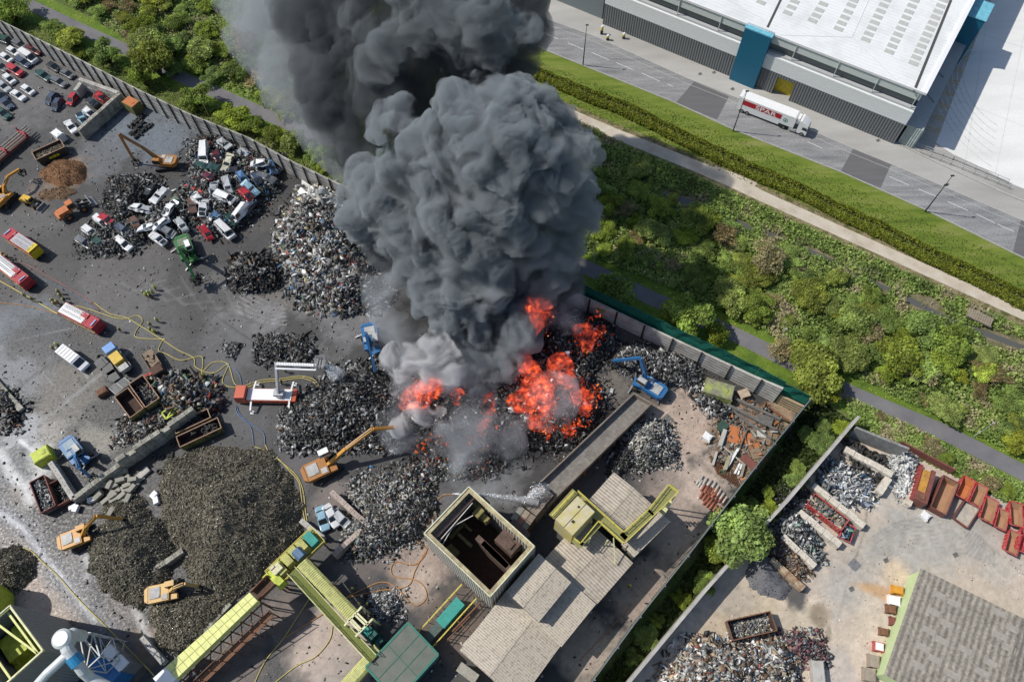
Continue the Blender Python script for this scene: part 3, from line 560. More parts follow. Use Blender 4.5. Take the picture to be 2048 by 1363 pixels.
# undergrowth (nobody could count it)
def scatter_leaves(name, px_poly, n, size, cols, seed, z=(0.0, 0.5), label=None, flat=0.8, dens=None):
    rng = np.random.default_rng(seed); poly = [G2(*p) for p in px_poly]; xs = [p[0] for p in poly]; ys = [p[1] for p in poly]
    X = rng.uniform(min(xs), max(xs), n*4); Y = rng.uniform(min(ys), max(ys), n*4); k = inpoly(X, Y, poly); X = X[k][:n]; Y = Y[k][:n]
    ds = np.full(X.shape, 1e9); S_ = [G2(*p) for p in STREAM]
    for (a0, a1), (c0, c1) in zip(S_[:-1], S_[1:]): t = np.clip(((X-a0)*(c0-a0)+(Y-a1)*(c1-a1))/((c0-a0)**2+(c1-a1)**2), 0, 1); ds = np.minimum(ds, np.hypot(X-a0-t*(c0-a0), Y-a1-t*(c1-a1)))
    k = ds > 9*(fbm2(X, Y, .16, 3, .6, 4)-.44); X, Y = X[k], Y[k]
    nz = fbm2(X, Y, 0.22, 3, 0.6, seed); t = np.clip((nz-0.3)/0.4, 0, 1)*(len(cols)-1); i = np.clip(t.astype(int), 0, len(cols)-2); f = (t-i)[:, None]
    ca = np.array(cols); c = ca[i]*(1-f)+ca[i+1]*f; c = c*(0.65+0.7*rng.random(len(X)))[:, None]
    Z = z[0]+(z[1]-z[0])*rng.random(len(X))*np.clip(fbm2(X, Y, 0.4, 3, 0.6, seed+1)*1.6, 0.2, 1.5)
    v, fq, cc = leaf_cloud(len(X), np.stack([X, Y, Z], -1), np.array([0, 0, 1.0]), size, c, rng, flat)
    return tag(npmesh(name, v, fq, M_LEAF, col=cc), label, 'undergrowth' if label else None, kind='stuff')
UG = [(0.13, 0.19, 0.035), (0.22, 0.33, 0.045), (0.29, 0.39, 0.07), (0.42, 0.36, 0.19)]
scatter_leaves('undergrowth', [(130, -60), (130, 5), (330, 125), (640, 262), (800, 320), (760, 60), (680, -60)], 26000, 0.26, UG, 1, (0.0, 0.9), 'tangled green undergrowth beneath the left thicket')
scatter_leaves('undergrowth', [(1120, 225), (1250, 290), (1420, 365), (1560, 430), (1790, 535), (2080, 670), (2080, 920), (1990, 890), (1690, 745), (1500, 650), (1300, 560), (1150, 500)], 75000, 0.24, UG, 2, (0.0, 1.1), 'rough grass and brambles filling the ground beside the stream')
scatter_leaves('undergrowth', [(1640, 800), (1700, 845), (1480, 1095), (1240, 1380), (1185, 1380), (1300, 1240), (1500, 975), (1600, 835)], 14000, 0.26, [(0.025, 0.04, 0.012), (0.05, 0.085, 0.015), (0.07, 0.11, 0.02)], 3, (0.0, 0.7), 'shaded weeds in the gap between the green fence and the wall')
scatter_leaves('undergrowth', [(1690, 790), (1812, 845), (2080, 985), (2080, 1035), (1930, 960), (1812, 895), (1700, 850)], 9000, 0.2, UG, 4, (0.0, 0.6), 'weedy bank between the cycle path and the skips')
scatter_leaves('undergrowth', [(-60, -10), (60, 40), (330, 165), (680, 330), (700, 385), (300, 200), (60, 85), (-60, 20)], 9000, 0.2, UG, 5, (0.0, 0.5), 'weeds along the outer foot of the left wall')
scatter_leaves('grass_tufts', [(1040, 110), (1345, 222), (1680, 362), (2080, 548), (2080, 625), (1790, 495), (1530, 380), (1230, 252), (1050, 175)], 14000, 0.12, [(0.07, 0.12, 0.016), (0.11, 0.17, 0.025), (0.16, 0.18, 0.06)], 6, (0.0, 0.1), 'short grass tufts on both sides of the long hedge')
rngy = np.random.default_rng(4); nn = 260; tt = rngy.random(nn); PX = np.interp(tt, np.linspace(0, 1, len(CYC)), [p[0] for p in CYC])+10; PY = np.interp(tt, np.linspace(0, 1, len(CYC)), [p[1] for p in CYC])-17+rngy.normal(size=nn)*3
pp = np.array([G(a, b_) for a, b_ in zip(PX, PY)])+np.array([0, 0, 0.12]); v, fq, cc = leaf_cloud(nn, pp, np.array([0, 0, 1.0]), 0.14, np.tile([0.6, 0.5, 0.03], (nn, 1)), rngy, 0.3)
tag(npmesh('dandelions', v, fq, M_LEAF, col=cc), 'yellow flowers dotted along the verge of the cycle path', 'flowers', kind='stuff')
# reeds and dead sticks along the stream
rd = MB(); rr_ = random.Random(8)
for (cx, cy, n) in ((1600, 487, 12), (1655, 522, 6), (1690, 534, 12), (1720, 545, 8), (1745, 553, 10), (1785, 578, 14), (1850, 612, 8), (1400, 410, 6), (1382, 400, 5), (1545, 470, 4)):
    for _ in range(n):
        p = G(cx+rr_.uniform(-12, 12), cy+rr_.uniform(-5, 5)); rd.tube([p, p+Vector((rr_.uniform(-.6, .6), rr_.uniform(-.2, .9), rr_.uniform(.7, 1.6)))], [0.06, 0.02], 4)
tag(rd.build('reeds', mat('dead_reed', (0.42, 0.36, 0.24), 0.9)), 'pale dead reeds and sticks standing in the stream', 'reeds', kind='stuff')
# the long clipped hedge
def hedge():
    pts = [(930, 95), (1075, 152), (1180, 197), (1250, 222), (1320, 258), (1400, 298), (1500, 345), (1600, 387), (1680, 428), (1760, 465), (1850, 512), (1930, 548), (2000, 582), (2120, 645)]
    wd = [1.6, 1.7, 1.8, 1.9, 1.8, 1.9, 2.0, 1.9, 1.9, 2.0, 2.0, 2.0, 2.1, 2.1]; P = np.array([G(*p) for p in pts]); rng = np.random.default_rng(3); n = 56000
    seg = np.linalg.norm(np.diff(P, axis=0), axis=1); cum = np.r_[0, np.cumsum(seg)]; t = rng.random(n)*cum[-1]
    cx = np.interp(t, cum, P[:, 0]); cy = np.interp(t, cum, P[:, 1]); wi = np.interp(t, cum, wd); i = np.clip(np.searchsorted(cum, t)-1, 0, len(seg)-1); d = np.diff(P, axis=0)[i]/seg[i][:, None]; nr = np.stack([-d[:, 1], d[:, 0], 0*t], -1)
    lump = 0.85+0.4*fbm2(cx, cy, 0.5, 3, 0.6, 4); a = rng.uniform(0, PI, n); r = (0.86+0.2*rng.random(n))*lump
    ca, sa = np.cos(a), np.sin(a); ca = np.sign(ca)*np.abs(ca)**0.55; sa = sa**0.55
    off = ca*wi*0.86*r; z = sa*1.6*r; pos = np.stack([cx, cy, 0*t], -1)+nr*off[:, None]; pos[:, 2] = z
    nn = nr*ca[:, None]+np.array([0, 0, 1.0])*sa[:, None]
    tone = (0.55+0.75*rng.random(n))*(0.75+0.5*fbm2(cx, cy, 1.5, 3, 0.6, 6)); hue = rng.random(n)[:, None]
    c = np.array([0.19, 0.28, 0.035])*tone[:, None]*(np.array([1, 1, 1])*(1-hue)+np.array([1.5, 1.2, .8])*hue)
    v, fq, cc = leaf_cloud(n, pos, nn, 0.17, c, rng, 0.7); h = thing('hedge', 'long clipped green hedge between the road and the pale footpath', 'hedge', G(*pts[0]))
    o = npmesh('foliage', v-np.array([*G(*pts[0])]), fq, M_LEAF, col=cc, parent=h)
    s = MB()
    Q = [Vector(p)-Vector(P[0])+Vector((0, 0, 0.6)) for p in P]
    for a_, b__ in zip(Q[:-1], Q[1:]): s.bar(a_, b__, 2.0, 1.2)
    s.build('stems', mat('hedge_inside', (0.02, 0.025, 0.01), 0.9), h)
hedge()
# ------------------------------------------------------------------ buildings, walls, fences
M_CONC = mat('wall_concrete', (0.33, 0.32, 0.295), 0.9, var=0.3, scale=1.2, dirt=(0.13, 0.125, 0.115), dscale=0.5, damt=0.7)
M_CONCP = mat('pale_concrete', (0.47, 0.45, 0.41), 0.9, var=0.22, scale=1.6, dirt=(0.22, 0.20, 0.17), dscale=0.8, damt=0.6)
M_BLOCK = mat('block_concrete', (0.36, 0.345, 0.29), 0.9, var=0.35, scale=0.9, dirt=(0.12, 0.115, 0.085), dscale=0.7, damt=0.75)
M_POST = mat('dark_steel', (0.025, 0.025, 0.025), 0.6)
M_STEEL = mat('grey_steel', (0.22, 0.22, 0.22), 0.5, metal=0.3, var=0.3)
M_RUST = mat('rust', (0.20, 0.095, 0.05), 0.85, var=0.35, scale=2, dirt=(0.07, 0.04, 0.03), damt=0.6)
M_RUSTD = mat('dark_rust', (0.085, 0.045, 0.03), 0.85, var=0.35, scale=2)
M_YEL = mat('dirty_yellow', (0.46, 0.45, 0.12), 0.6, var=0.2, scale=1.5, dirt=(0.14, 0.13, 0.05), dscale=1.1, damt=0.55)
M_LIME = mat('lime_paint', (0.50, 0.58, 0.05), 0.6, var=0.2, dirt=(0.16, 0.17, 0.04), dscale=1.0, damt=0.5)
M_PYEL = mat('pale_yellow_cover', (0.70, 0.71, 0.25), 0.6, var=0.10, dirt=(.45, .46, .18), dscale=1.2)
M_RAIL = mat('railing_yellow', (0.62, 0.52, 0.10), 0.6, var=0.15)
M_RAILP = mat('railing_pale', (0.66, 0.64, 0.32), 0.6, var=0.15)
M_TEAL = mat('teal_sheet', (0.02, 0.26, 0.21), 0.6, var=0.25)
M_BLUE = mat('machine_blue', (0.05, 0.21, 0.42), 0.5, var=0.25, dirt=(0.04, 0.06, 0.08), dscale=1.5, damt=0.5)
M_WHITE = mat('white_paint', (0.76, 0.76, 0.75), 0.5, var=0.06)
M_DARK = mat('black_parts', (0.018, 0.018, 0.018), 0.7)
def local(T, px, py, z=0.0):
    p = G(px, py, z)-T.location; a = -T.rotation_euler.z
    return Vector((p.x*math.cos(a)-p.y*math.sin(a), p.x*math.sin(a)+p.y*math.cos(a), z))
def site(name, label, cat, corners, z, group=None):
    """thing on the ground under four roof corners seen at height z; local x runs along a to b"""
    P = [G(*c, z) for c in corners]; m_ = sum(P, Vector())/len(P); a = math.atan2(P[1].y-P[0].y, P[1].x-P[0].x)
    T = thing(name, label, cat, (m_.x, m_.y, 0), a, group); return T, [local(T, *c, z) for c in corners]
def squared(L):
    x0 = (L[0].x+L[3].x)/2; x1 = (L[1].x+L[2].x)/2; y0 = (L[0].y+L[1].y)/2; y1 = (L[3].y+L[2].y)/2
    return min(x0, x1), max(x0, x1), min(y0, y1), max(y0, y1)
def gable(T, b, z, rise, wallm, roofm, over=0.25, z0=0.0, mono=False):
    x0, x1, y0, y1 = b; w_ = MB(); ym = (y0+y1)/2
    if mono: prof = [(y0, z0), (y1, z0), (y1, z), (y0, z+rise)]
    else: prof = [(y0, z0), (y1, z0), (y1, z), (ym, z+rise), (y0, z)]
    w_.add([(x0, p[0], p[1]-0.02) for p in prof]+[(x1, p[0], p[1]-0.02) for p in prof], [tuple(range(len(prof)))[::-1], tuple(range(len(prof), 2*len(prof)))]+[(i, (i+1) % len(prof), len(prof)+(i+1) % len(prof), len(prof)+i) for i in range(len(prof))])
    w_.build('wall', wallm, T)
    r = MB(); X0, X1 = x0-over, x1+over; t = 0.12
    def slope(ya, za, yb, zb):
        r.add([(X0, ya, za), (X1, ya, za), (X1, yb, zb), (X0, yb, zb), (X0, ya, za+t), (X1, ya, za+t), (X1, yb, zb+t), (X0, yb, zb+t)], BOXF)
    if mono: slope(y0-over, z+rise+0.02, y1+over, z+0.02)
    else:
        slope(y0-over, z+0.0, ym, z+rise+0.02); slope(ym, z+rise+0.02, y1+over, z+0.0); r.bar((X0, ym, z+rise+t+0.03), (X1, ym, z+rise+t+0.03), 0.45, 0.08)
    r.build('roof', roofm, T)
# --- left and centre yard wall: one long concrete wall with steel posts, then the taller panels with green net
def wall_run(name, label, pts, hs, thick, m, post_every=None, post_m=None, postw=0.22, cap=None, cat='wall', panel_lines=False, post_h=0.4):
    P = [G(*p) for p in pts]; T = thing(name, label, cat, P[0]); O = P[0]; b = MB(); pos = []
    for i, (a, c) in enumerate(zip(P[:-1], P[1:])):
        t = (c-a).normalized(); n = Vector((-t.y, t.x, 0))*thick/2; h0, h1 = hs[i], hs[i+1]; a2 = a-O; c2 = c-O+t*0.002
        vs = [a2-n, c2-n, c2+n, a2+n]; b.add([tuple(v) for v in vs]+[(v.x, v.y, h) for v, h in zip(vs, (h0, h1, h1, h0))], BOXF)
    b.build('panel', m, T)
    if post_every:
        D = 0; acc = [0]
        for a, c in zip(P[:-1], P[1:]): acc.append(acc[-1]+(c-a).length)
        s_ = post_every*0.5; k = 0
        side = -1
        while s_ < acc[-1]:
            i = max(j for j in range(len(acc)) if acc[j] <= s_); i = min(i, len(P)-2); t = (P[i+1]-P[i]).normalized(); n = Vector((-t.y, t.x, 0)); q = P[i]+t*(s_-acc[i])-O+n*side*(thick/2+postw/2); h = hs[i]+(hs[i+1]-hs[i])*(s_-acc[i])/(acc[i+1]-acc[i])
            if not (visible_gap(s_)):
                pb = MB(); pb.box((q.x, q.y, (h+post_h)/2), (postw, postw, h+post_h), rz=math.atan2(t.y, t.x)); pb.build('post', post_m, T)
            s_ += post_every
    return T, O
visible_gap = lambda s_: False
M_WALLL = mat_ribs('panel_concrete', (0.40, 0.385, 0.35), axis=2, pitch=1.1, depth=0.12, rough=0.9, dirt=(0.12, 0.11, 0.095), damt=0.75, dscale=0.35, var=0.25)
wall_run('wall', 'long grey concrete yard wall with dark steel posts beside the parked cars', WALL1[:9], [5.3, 5.5, 5.6, 5.6, 5.5, 5.3, 5.2, 5.0, 5.0], 0.35, M_WALLL, 3.35, M_POST)
T, O = wall_run('wall', 'pale concrete panel wall topped by green netting behind the fire', WALL1[8:15], [5.0, 4.6, 4.5, 4.6, 4.9, 5.1, 6.0], 0.4, mat_ribs('pale_panel', (0.46, 0.44, 0.40), axis=2, pitch=0.9, depth=0.15, rough=0.9, dirt=(0.2, 0.18, 0.15), damt=0.6, dscale=0.3, var=0.15), 5.75, M_POST, postw=0.28)
# green net on the outer side, sagging between its posts
def net(T, O, pts, h0, h1, off, m, seed, sag=0.5, nm='netting', foot=None):
    P = [G(*p)-O for p in pts]; rng = random.Random(seed); vs = []; fs = []; k = 0
    for a, c in zip(P[:-1], P[1:]):
        n_ = max(2, int((c-a).length/1.4)); t = (c-a).normalized(); nn = Vector((-t.y, t.x, 0))
        for j in range(n_+1):
            q = a+(c-a)*j/n_+nn*off
            for zz, o_ in ((h0, 0), ((h0+h1)/2, rng.uniform(0, sag)), (h1+rng.uniform(-.25, .2), rng.uniform(-.1, .1))):
                v = q+nn*o_; vs.append((v.x, v.y, zz))
            if j: 
                b_ = k-3; fs += [(b_, b_+3, b_+4, b_+1), (b_+1, b_+4, b_+5, b_+2)]
            k += 3
    b = MB(); b.add(vs, fs); o = b.build(nm, m, T); md = o.modifiers.new('t', 'SOLIDIFY'); md.thickness = 0.04; return o
M_NET = mat('green_net', (0.012, 0.11, 0.08), 0.8, var=0.35, scale=1.5, spec=0.2)
net(T, O, WALL1[9:15], 3.2, 7.0, 0.9, M_NET, 1)
bk = MB(); p0, p1 = G(*WALL1[14])-O, G(*WALL1[15])-O
bk.bar(p0+Vector((0.5, 0, 1.5)), p1+Vector((0.4, 0, 1.5)), 0.3, 3.0); bk.build('low_panel', mat_ribs('buff_panel', (0.42, 0.31, 0.20), axis=2, pitch=0.8, depth=0.4, rough=0.9, dirt=(0.2, 0.15, 0.1)), T)
net(T, O, WALL1[14:16], 3.0, 6.6, 0.6, M_NET, 2, nm='netting')
# fence 2: green sheeting, with a shiny galvanised top rail, down to the bottom of the picture
P2 = [G(*p) for p in FENCE2]; T = thing('fence', 'tall green sheeted fence with a thin top rail dividing the two scrapyards', 'fence', P2[0]); O = P2[0]
def fence_sheet(seg, hh, m):
    b = MB(); vs = []; fs = []; k = 0; rng = random.Random(3); acc = 0
    for a, c in seg:
        t = (c-a).normalized(); nn = Vector((-t.y, t.x, 0)); n_ = int((c-a).length/1.5)
        for j in range(n_+1):
            q = a+(c-a)*j/n_-O
            for zz, o_ in ((0.1, 0.0), (hh*0.5, rng.uniform(-.06, .1)), (hh+rng.uniform(-.1, .1), rng.uniform(-.1, .12))):
                v = q+nn*o_; vs.append((v.x, v.y, zz))
            if j: b_ = k-3; fs += [(b_, b_+3, b_+4, b_+1), (b_+1, b_+4, b_+5, b_+2)]
            k += 3
    b.add(vs, fs); o = b.build('sheeting', m, T); md = o.modifiers.new('t', 'SOLIDIFY'); md.thickness = 0.05
fence_sheet([(P2[0], P2[1])], 6.2, mat('green_sheet', (0.03, 0.14, 0.105), 0.6, var=0.25, scale=0.8)); fence_sheet(list(zip(P2[1:-1], P2[2:])), 6.2, mat('weathered_green_sheet', (0.12, 0.17, 0.145), 0.55, var=0.25, scale=0.6))
rb = MB(); rb.tube([p-O+Vector((0.1, 0, 6.3)) for p in P2], 0.07, 5); rb.build('rail', mat('galvanised', (0.42, 0.42, 0.42), 0.4, metal=0.6), T)
for a, c in zip(P2[:-1], P2[1:]):
    n_ = int((c-a).length/5)
    for j in range(n_):
        q = a+(c-a)*j/n_-O+Vector((0.2, -0.1, 0)); pb = MB(); pb.box((q.x, q.y, 3.15), (0.2, 0.2, 6.3)); pb.build('post', M_STEEL, T)
# concrete wall of the second yard and its back wall
wall_run('wall', 'thin-topped concrete retaining wall along the left of the second yard', WALL3, [4.3]*6, 0.5, M_CONCP)
wall_run('wall', 'grey concrete back wall behind the tyre bay', [(1693, 872), (1797, 913)], [4.4, 4.2], 0.4, mat('streaked_concrete', (0.27, 0.265, 0.25), 0.9, var=0.35, scale=2.2, dirt=(0.12, 0.12, 0.11), damt=0.6))

def part_bars(name, bars, m, T):
    for a_, c_, w_ in bars: b = MB(); b.bar(a_, c_, w_); b.build(name, m, T)
# --- roofless shredder house
M_CLAD = mat_ribs('buff_cladding', (0.40, 0.40, 0.355), axis=0, pitch=0.6, depth=0.6, var=0.1, dirt=(0.2, 0.18, 0.14), damt=0.4)
M_CLADY = mat_ribs('buff_cladding_y', (0.40, 0.40, 0.355), axis=1, pitch=0.6, depth=0.6, var=0.1, dirt=(0.2, 0.18, 0.14), damt=0.4)
def tower(name, label, corners, z, cladx, clady, capm, capw=0.5, inner=None, thick=0.25, floor=None):
    T, L = site(name, label, 'building', corners, z); x0, x1, y0, y1 = squared(L)
    for k, (c, d, m_) in enumerate((((x0+x1)/2, y0, x1-x0, thick, cladx), ((x0+x1)/2, y1, x1-x0, thick, cladx)) if False else ()): pass
    for (cx, cy, dx, dy, m_) in (((x0+x1)/2, y0, x1-x0+thick, thick, cladx), ((x0+x1)/2, y1, x1-x0+thick, thick, cladx), (x0, (y0+y1)/2, thick, y1-y0-thick-0.01, clady), (x1, (y0+y1)/2, thick, y1-y0-thick-0.01, clady)):
        b = MB(); b.box((cx, cy, z/2), (dx, dy, z)); b.build('wall', m_, T)
    c = MB()
    for (cx, cy, dx, dy) in (((x0+x1)/2, y0+capw/2-thick/2, x1-x0+thick+.04, capw), ((x0+x1)/2, y1-capw/2+thick/2, x1-x0+thick+.04, capw), (x0+capw/2-thick/2, (y0+y1)/2, capw, y1-y0-2*capw+thick), (x1-capw/2+thick/2, (y0+y1)/2, capw, y1-y0-2*capw+thick)):
        c.box((cx, cy, z+0.05), (dx, dy, 0.14))
    c.build('coping', capm, T)
    e = MB()
    for a_, b_ in (((x0, y0), (x1, y0)), ((x1, y0), (x1, y1)), ((x1, y1), (x0, y1)), ((x0, y1), (x0, y0))): e.bar((a_[0]*1.005, a_[1]*1.005, z+0.2), (b_[0]*1.005, b_[1]*1.005, z+0.2), 0.16, 0.22)
    e.build('rim', mat('pale_rim', (0.62, 0.6, 0.42), 0.6), T)
    return T, (x0, x1, y0, y1)
T, (x0, x1, y0, y1) = tower('shredder_house', 'tall roofless pale clad building with black interior and yellow coping', [(848, 1068), (938, 974), (1069, 1093), (981, 1190)], 12.1, M_CLAD, M_CLADY, mat('stained_coping', (0.46, 0.40, 0.23), 0.7, var=0.3, scale=2, dirt=(0.22, 0.17, 0.1), damt=.8), capw=0.75)
b = MB(); b.box(((x0+x1)/2, (y0+y1)/2, 0.15), (x1-x0-.5, y1-y0-.5, 0.3)); b.build('floor', M_RUSTD, T)
M_GIRD = mat('pink_girder', (0.28, 0.17, 0.14), 0.8)
L = lambda px, py, z: local(T, px, py, z)
b = MB()                                     # girder with cross ties and a lattice jib inside the rim
b.bar(L(868, 1078, 10.8), L(950, 992, 10.8), 0.35, 0.4)
for k in range(8):
    p = L(868+k*11, 1078-k*11.5, 10.9); q = L(868+k*11-8, 1078-k*11.5-8, 11.0); b.bar(p, q, 0.12)
b.build('girder', M_GIRD, T)
b = MB()
for o_ in (0, .5): b.bar(L(878, 1082, 10.2+o_), L(945, 1005, 10.2+o_), 0.14)
for k in range(10):
    p = L(878+k*6.7, 1082-k*7.7, 10.2); q = L(878+(k+1)*6.7, 1082-(k+1)*7.7, 10.7); b.bar(p, q, 0.1)
b.bar(L(884, 1090, 10.4), L(906, 1052, 10.4), 0.12); b.bar(L(906, 1052, 10.4), L(946, 1030, 10.4), 0.12); b.build('jib', mat('bare_steel', (0.5, 0.48, 0.44), 0.5), T)
b = MB(); M_SHRED = mat('rusty_machine', (0.13, 0.085, 0.065), 0.85, var=0.35, scale=2.5, dirt=(0.05, 0.035, 0.03), damt=0.6)
c0 = L(988, 1112, 6); c1 = L(1012, 1135, 6)                      # ribbed drum
for k in range(9):
    f = k/8; c = L(975+30*f, 1093+32*f-12*0, 6.5); b.box((c.x, c.y, 5.0), (0.9, 4.6, 3.6+0.25*(k % 2)), rz=0.0)
b.build('rotor_casing', M_SHRED, T)
b = MB(); c = L(1025, 1075, 6); b.box((c.x, c.y, 5.6), (4.6, 3.6, 2.6)); b.box((c.x+.4, c.y+.2, 7.1), (1.5, 1.2, .5)); b.box((c.x-1.2, c.y-.6, 7.0), (1.2, 1, .4)); b.build('feed_box', M_SHRED, T)
b = MB()
for (px, py, zz, sx, sy, sz) in ((915, 1060, 4, 3.5, .5, .5), (930, 1080, 5, .5, 3, .5), (962, 1010, 7, 2.2, 2.0, 3), (957, 1025, 8.5, 1.6, 1.2, 1.2), (968, 1036, 7, 1.0, 1.8, 2), (905, 1040, 3, 4, .4, .4), (925, 1045, 4.5, .4, 4, .4), (902, 1105, 4, 2, 2, 1.5)):
    c = L(px, py, zz); b.box((c.x, c.y, zz), (sx, sy, sz))
b.build('gantry', mat('dirty_ochre', (0.22, 0.19, 0.07), 0.8, var=0.4), T)

# --- pale corrugated sheds beside it
SPOT = ((0.12, 0.105, 0.08), (1.0, 4.0, 1), 0.75)
M_ROOFA = mat_ribs('buff_corrugated_roof', (0.44, 0.385, 0.305), axis=0, pitch=0.36, depth=0.25, var=0.08, dirt=(0.34, 0.29, 0.22), damt=0.35, blotch=((0.24, 0.205, 0.16), (2.2, 4.0, 1), 0.7))
M_ROOFB = mat_ribs('plain_corrugated_roof', (0.43, 0.375, 0.295), axis=0, pitch=0.5, depth=0.35, var=0.12, dirt=(0.3, 0.24, 0.18), damt=0.4, blotch=((0.15, 0.13, 0.105), (0.9, 2.0, 1), 0.35))
M_WALLB = mat_ribs('buff_wall', (0.34, 0.31, 0.25), axis=0, pitch=0.6, depth=0.4, var=0.15, dirt=(0.15, 0.13, 0.1))
def shed(name, label, corners, z, rise, roofm=M_ROOFA, wallm=M_WALLB, mono=False, over=0.25, z0=0.0):
    T, L_ = site(name, label, 'shed', corners, z); b = squared(L_); gable(T, b, z, rise, wallm, roofm, mono=mono, over=over, z0=z0); return T, b
T, b = shed('shed', 'largest pale speckled corrugated shed at the bottom edge', [(928, 1294), (1015, 1183), (1118, 1294), (1030, 1404)], 6.0, 0.55)
T, b = shed('shed', 'pale speckled shed roof joined to the right of the largest shed', [(1016, 1182), (1080, 1108), (1185, 1212), (1118, 1292)], 6.4, 0.4, mono=True)
T, b = shed('raised_roof_house', 'raised gabled roof box between roofless tower and speckled sheds', [(1018, 1182), (1079, 1110), (1137, 1166), (1075, 1240)], 9.2, 0.3)
T, b = shed('shed', 'ribbed buff shed roof below the yellow gangway', [(1093, 1118), (1158, 1048), (1270, 1115), (1190, 1208)], 6.2, 0.35, roofm=M_ROOFB)
T, b = shed('shed', 'plain buff corrugated roof right of the cream hopper', [(1177, 1005), (1228, 948), (1302, 1011), (1249, 1068)], 8.5, 0.3, roofm=M_ROOFB)
T, b = shed('shed', 'narrow speckled roof strip under the end of the gangway', [(1246, 1089), (1313, 1023), (1332, 1040), (1271, 1113)], 6.6, 0.3, mono=True)
# --- cream hopper on the yellow frame, gangway
T, Lc = site('hopper', 'cream steel hopper box with yellow stained top', 'hopper', [(1110, 1038), (1155, 991), (1188, 1021), (1147, 1071)], 12.0); x0, x1, y0, y1 = squared(Lc)
M_CREAM = mat('cream_steel', (0.52, 0.46, 0.30), 0.6, var=0.15, scale=1.2, dirt=(0.5, 0.42, 0.06), dscale=0.35, damt=0.9)
b = MB(); b.box(((x0+x1)/2, (y0+y1)/2, 9.0), (x1-x0, y1-y0, 6.0)); b.build('bin', M_CREAM, T)
b = MB(); b.box(((x0+x1)/2, (y0+y1)/2, 3.2), (x1-x0-1, y1-y0-1, 6.0)); b.build('frame', M_STEEL, T)
b = MB(); b.bar((x0, (y0+y1)/2, 12.04), (x1, (y0+y1)/2, 12.04), 0.06, 0.06); b.box((x0+1.6, (y0+y1)/2-.4, 12.1), (.35, .35, .25)); b.box((x1-1.2, (y0+y1)/2+.5, 12.06), (.3, .3, .15)); b.build('hatch', M_DARK, T)
T = thing('gangway', 'yellow steel gangway with railings and stairs crossing the shed roofs', 'gangway', G(1200, 1060)); 
def Lg(px, py, z): return G(px, py, z)-T.location
dk = MB(); M_DECK = mat('grating', (0.24, 0.235, 0.08), 0.8, var=0.4, scale=8)
def deck(pts, z, wd, matb):
    P = [Lg(*p, z) for p in pts]
    for a_, c_ in zip(P[:-1], P[1:]): matb.bar(a_, c_+(c_-a_).normalized()*0.4, wd, 0.1)
deck([(1150, 989), (1246, 1076), (1300, 1026), (1346, 976)], 10.0, 1.5, dk); deck([(1147, 1078), (1160, 1088), (1196, 1048)], 9.5, 1.0, dk); deck([(1103, 1033), (1147, 985)], 10.5, 1.1, dk)
dk.build('deck', M_DECK, T)
def rails(pts, z, mb_, post=1.6, h=1.1, r=0.09):
    P = [Lg(*p, z) for p in pts]
    for a_, c_ in zip(P[:-1], P[1:]):
        for zz in (h, h*0.5): mb_.bar(a_+Vector((0, 0, zz)), c_+Vector((0, 0, zz)), r)
        n_ = max(1, int((c_-a_).length/post))
        for j in range(n_+1): q = a_+(c_-a_)*j/n_; mb_.bar(q, q+Vector((0, 0, h)), r*0.8)
rl = MB(); rails([(1155, 984), (1246, 1066), (1296, 1020), (1334, 972), (1355, 986), (1250, 1086), (1246, 1088), (1196, 1044), (1160, 1088), (1147, 1078)], 10.0, rl); rails([(1103, 1033), (1147, 985)], 10.5, rl); rl.build('railing', M_RAIL, T)
st = MB()
for k in range(12):
    q = Lg(1338-k*2.2, 1000+k*3.6, 9.8-k*0.75); st.box(tuple(q), (1.2, 0.3, 0.08), rz=-0.8)
for px, py in ((1340, 978), (1350, 990), (1328, 1000), (1215, 1080), (1180, 1075)): q = Lg(px, py, 10); st.bar((q.x, q.y, 0), (q.x, q.y, 10), 0.2)
st.bar(Lg(1227, 1075, 9.9), Lg(1230, 1128, 7), 0.15); st.build('stair', M_RAILP, T)
# --- conveyor trough into the house, with its hood and tiled chute
P = [G(1058, 985, 5.5), G(1093, 1012, 5.5), G(1303, 806, 3.2), G(1268, 786, 3.2)]
T = thing('feed_conveyor', 'long steel trough conveyor rising into the shredder house', 'conveyor', (P[0].x, P[0].y, 0)); O = T.location
b = MB(); Q = [p-O for p in P]; dn = Vector((0, 0, -1.6))
b.add([Q[0]+dn, Q[1]+dn, Q[2]+dn, Q[3]+dn, Q[0]+dn*.75, Q[1]+dn*.75, Q[2]+dn*.75, Q[3]+dn*.75], BOXF); b.build('belt', mat('belt_steel', (0.22, 0.20, 0.175), 0.7, var=0.3, dirt=(0.1, 0.09, 0.08)), T)
M_TRO = mat('trough_steel', (0.25, 0.215, 0.175), 0.7, var=0.3, scale=1.2, dirt=(0.12, 0.08, 0.06), damt=0.7)
for a_, c_ in ((Q[0], Q[3]), (Q[1], Q[2]), (Q[3], Q[2])):
    b = MB(); b.bar(a_+dn*.45, c_+dn*.45, 0.22, 1.5); b.build('side_plate', M_TRO, T)
for k in range(7):
    f = (k+.5)/7
    for q0, q1 in ((Q[0], Q[3]), (Q[1], Q[2])): q = q0+(q1-q0)*f; part_bars('leg', [((q.x, q.y, 0), (q.x, q.y, q.z-1.5), 0.3)], M_RUST, T)
T, Lc = site('chute_hood', 'grey-brown steel hood where the water jet lands', 'hood', [(1044, 1003), (1080, 963), (1105, 992), (1072, 1028)], 6.5); x0, x1, y0, y1 = squared(Lc)
b = MB(); b.prism_xz([(x0, 0), (x1, 0), (x1, 6.5), (x0, 5.6)], y0, y1); b.build('shell', M_TRO, T)
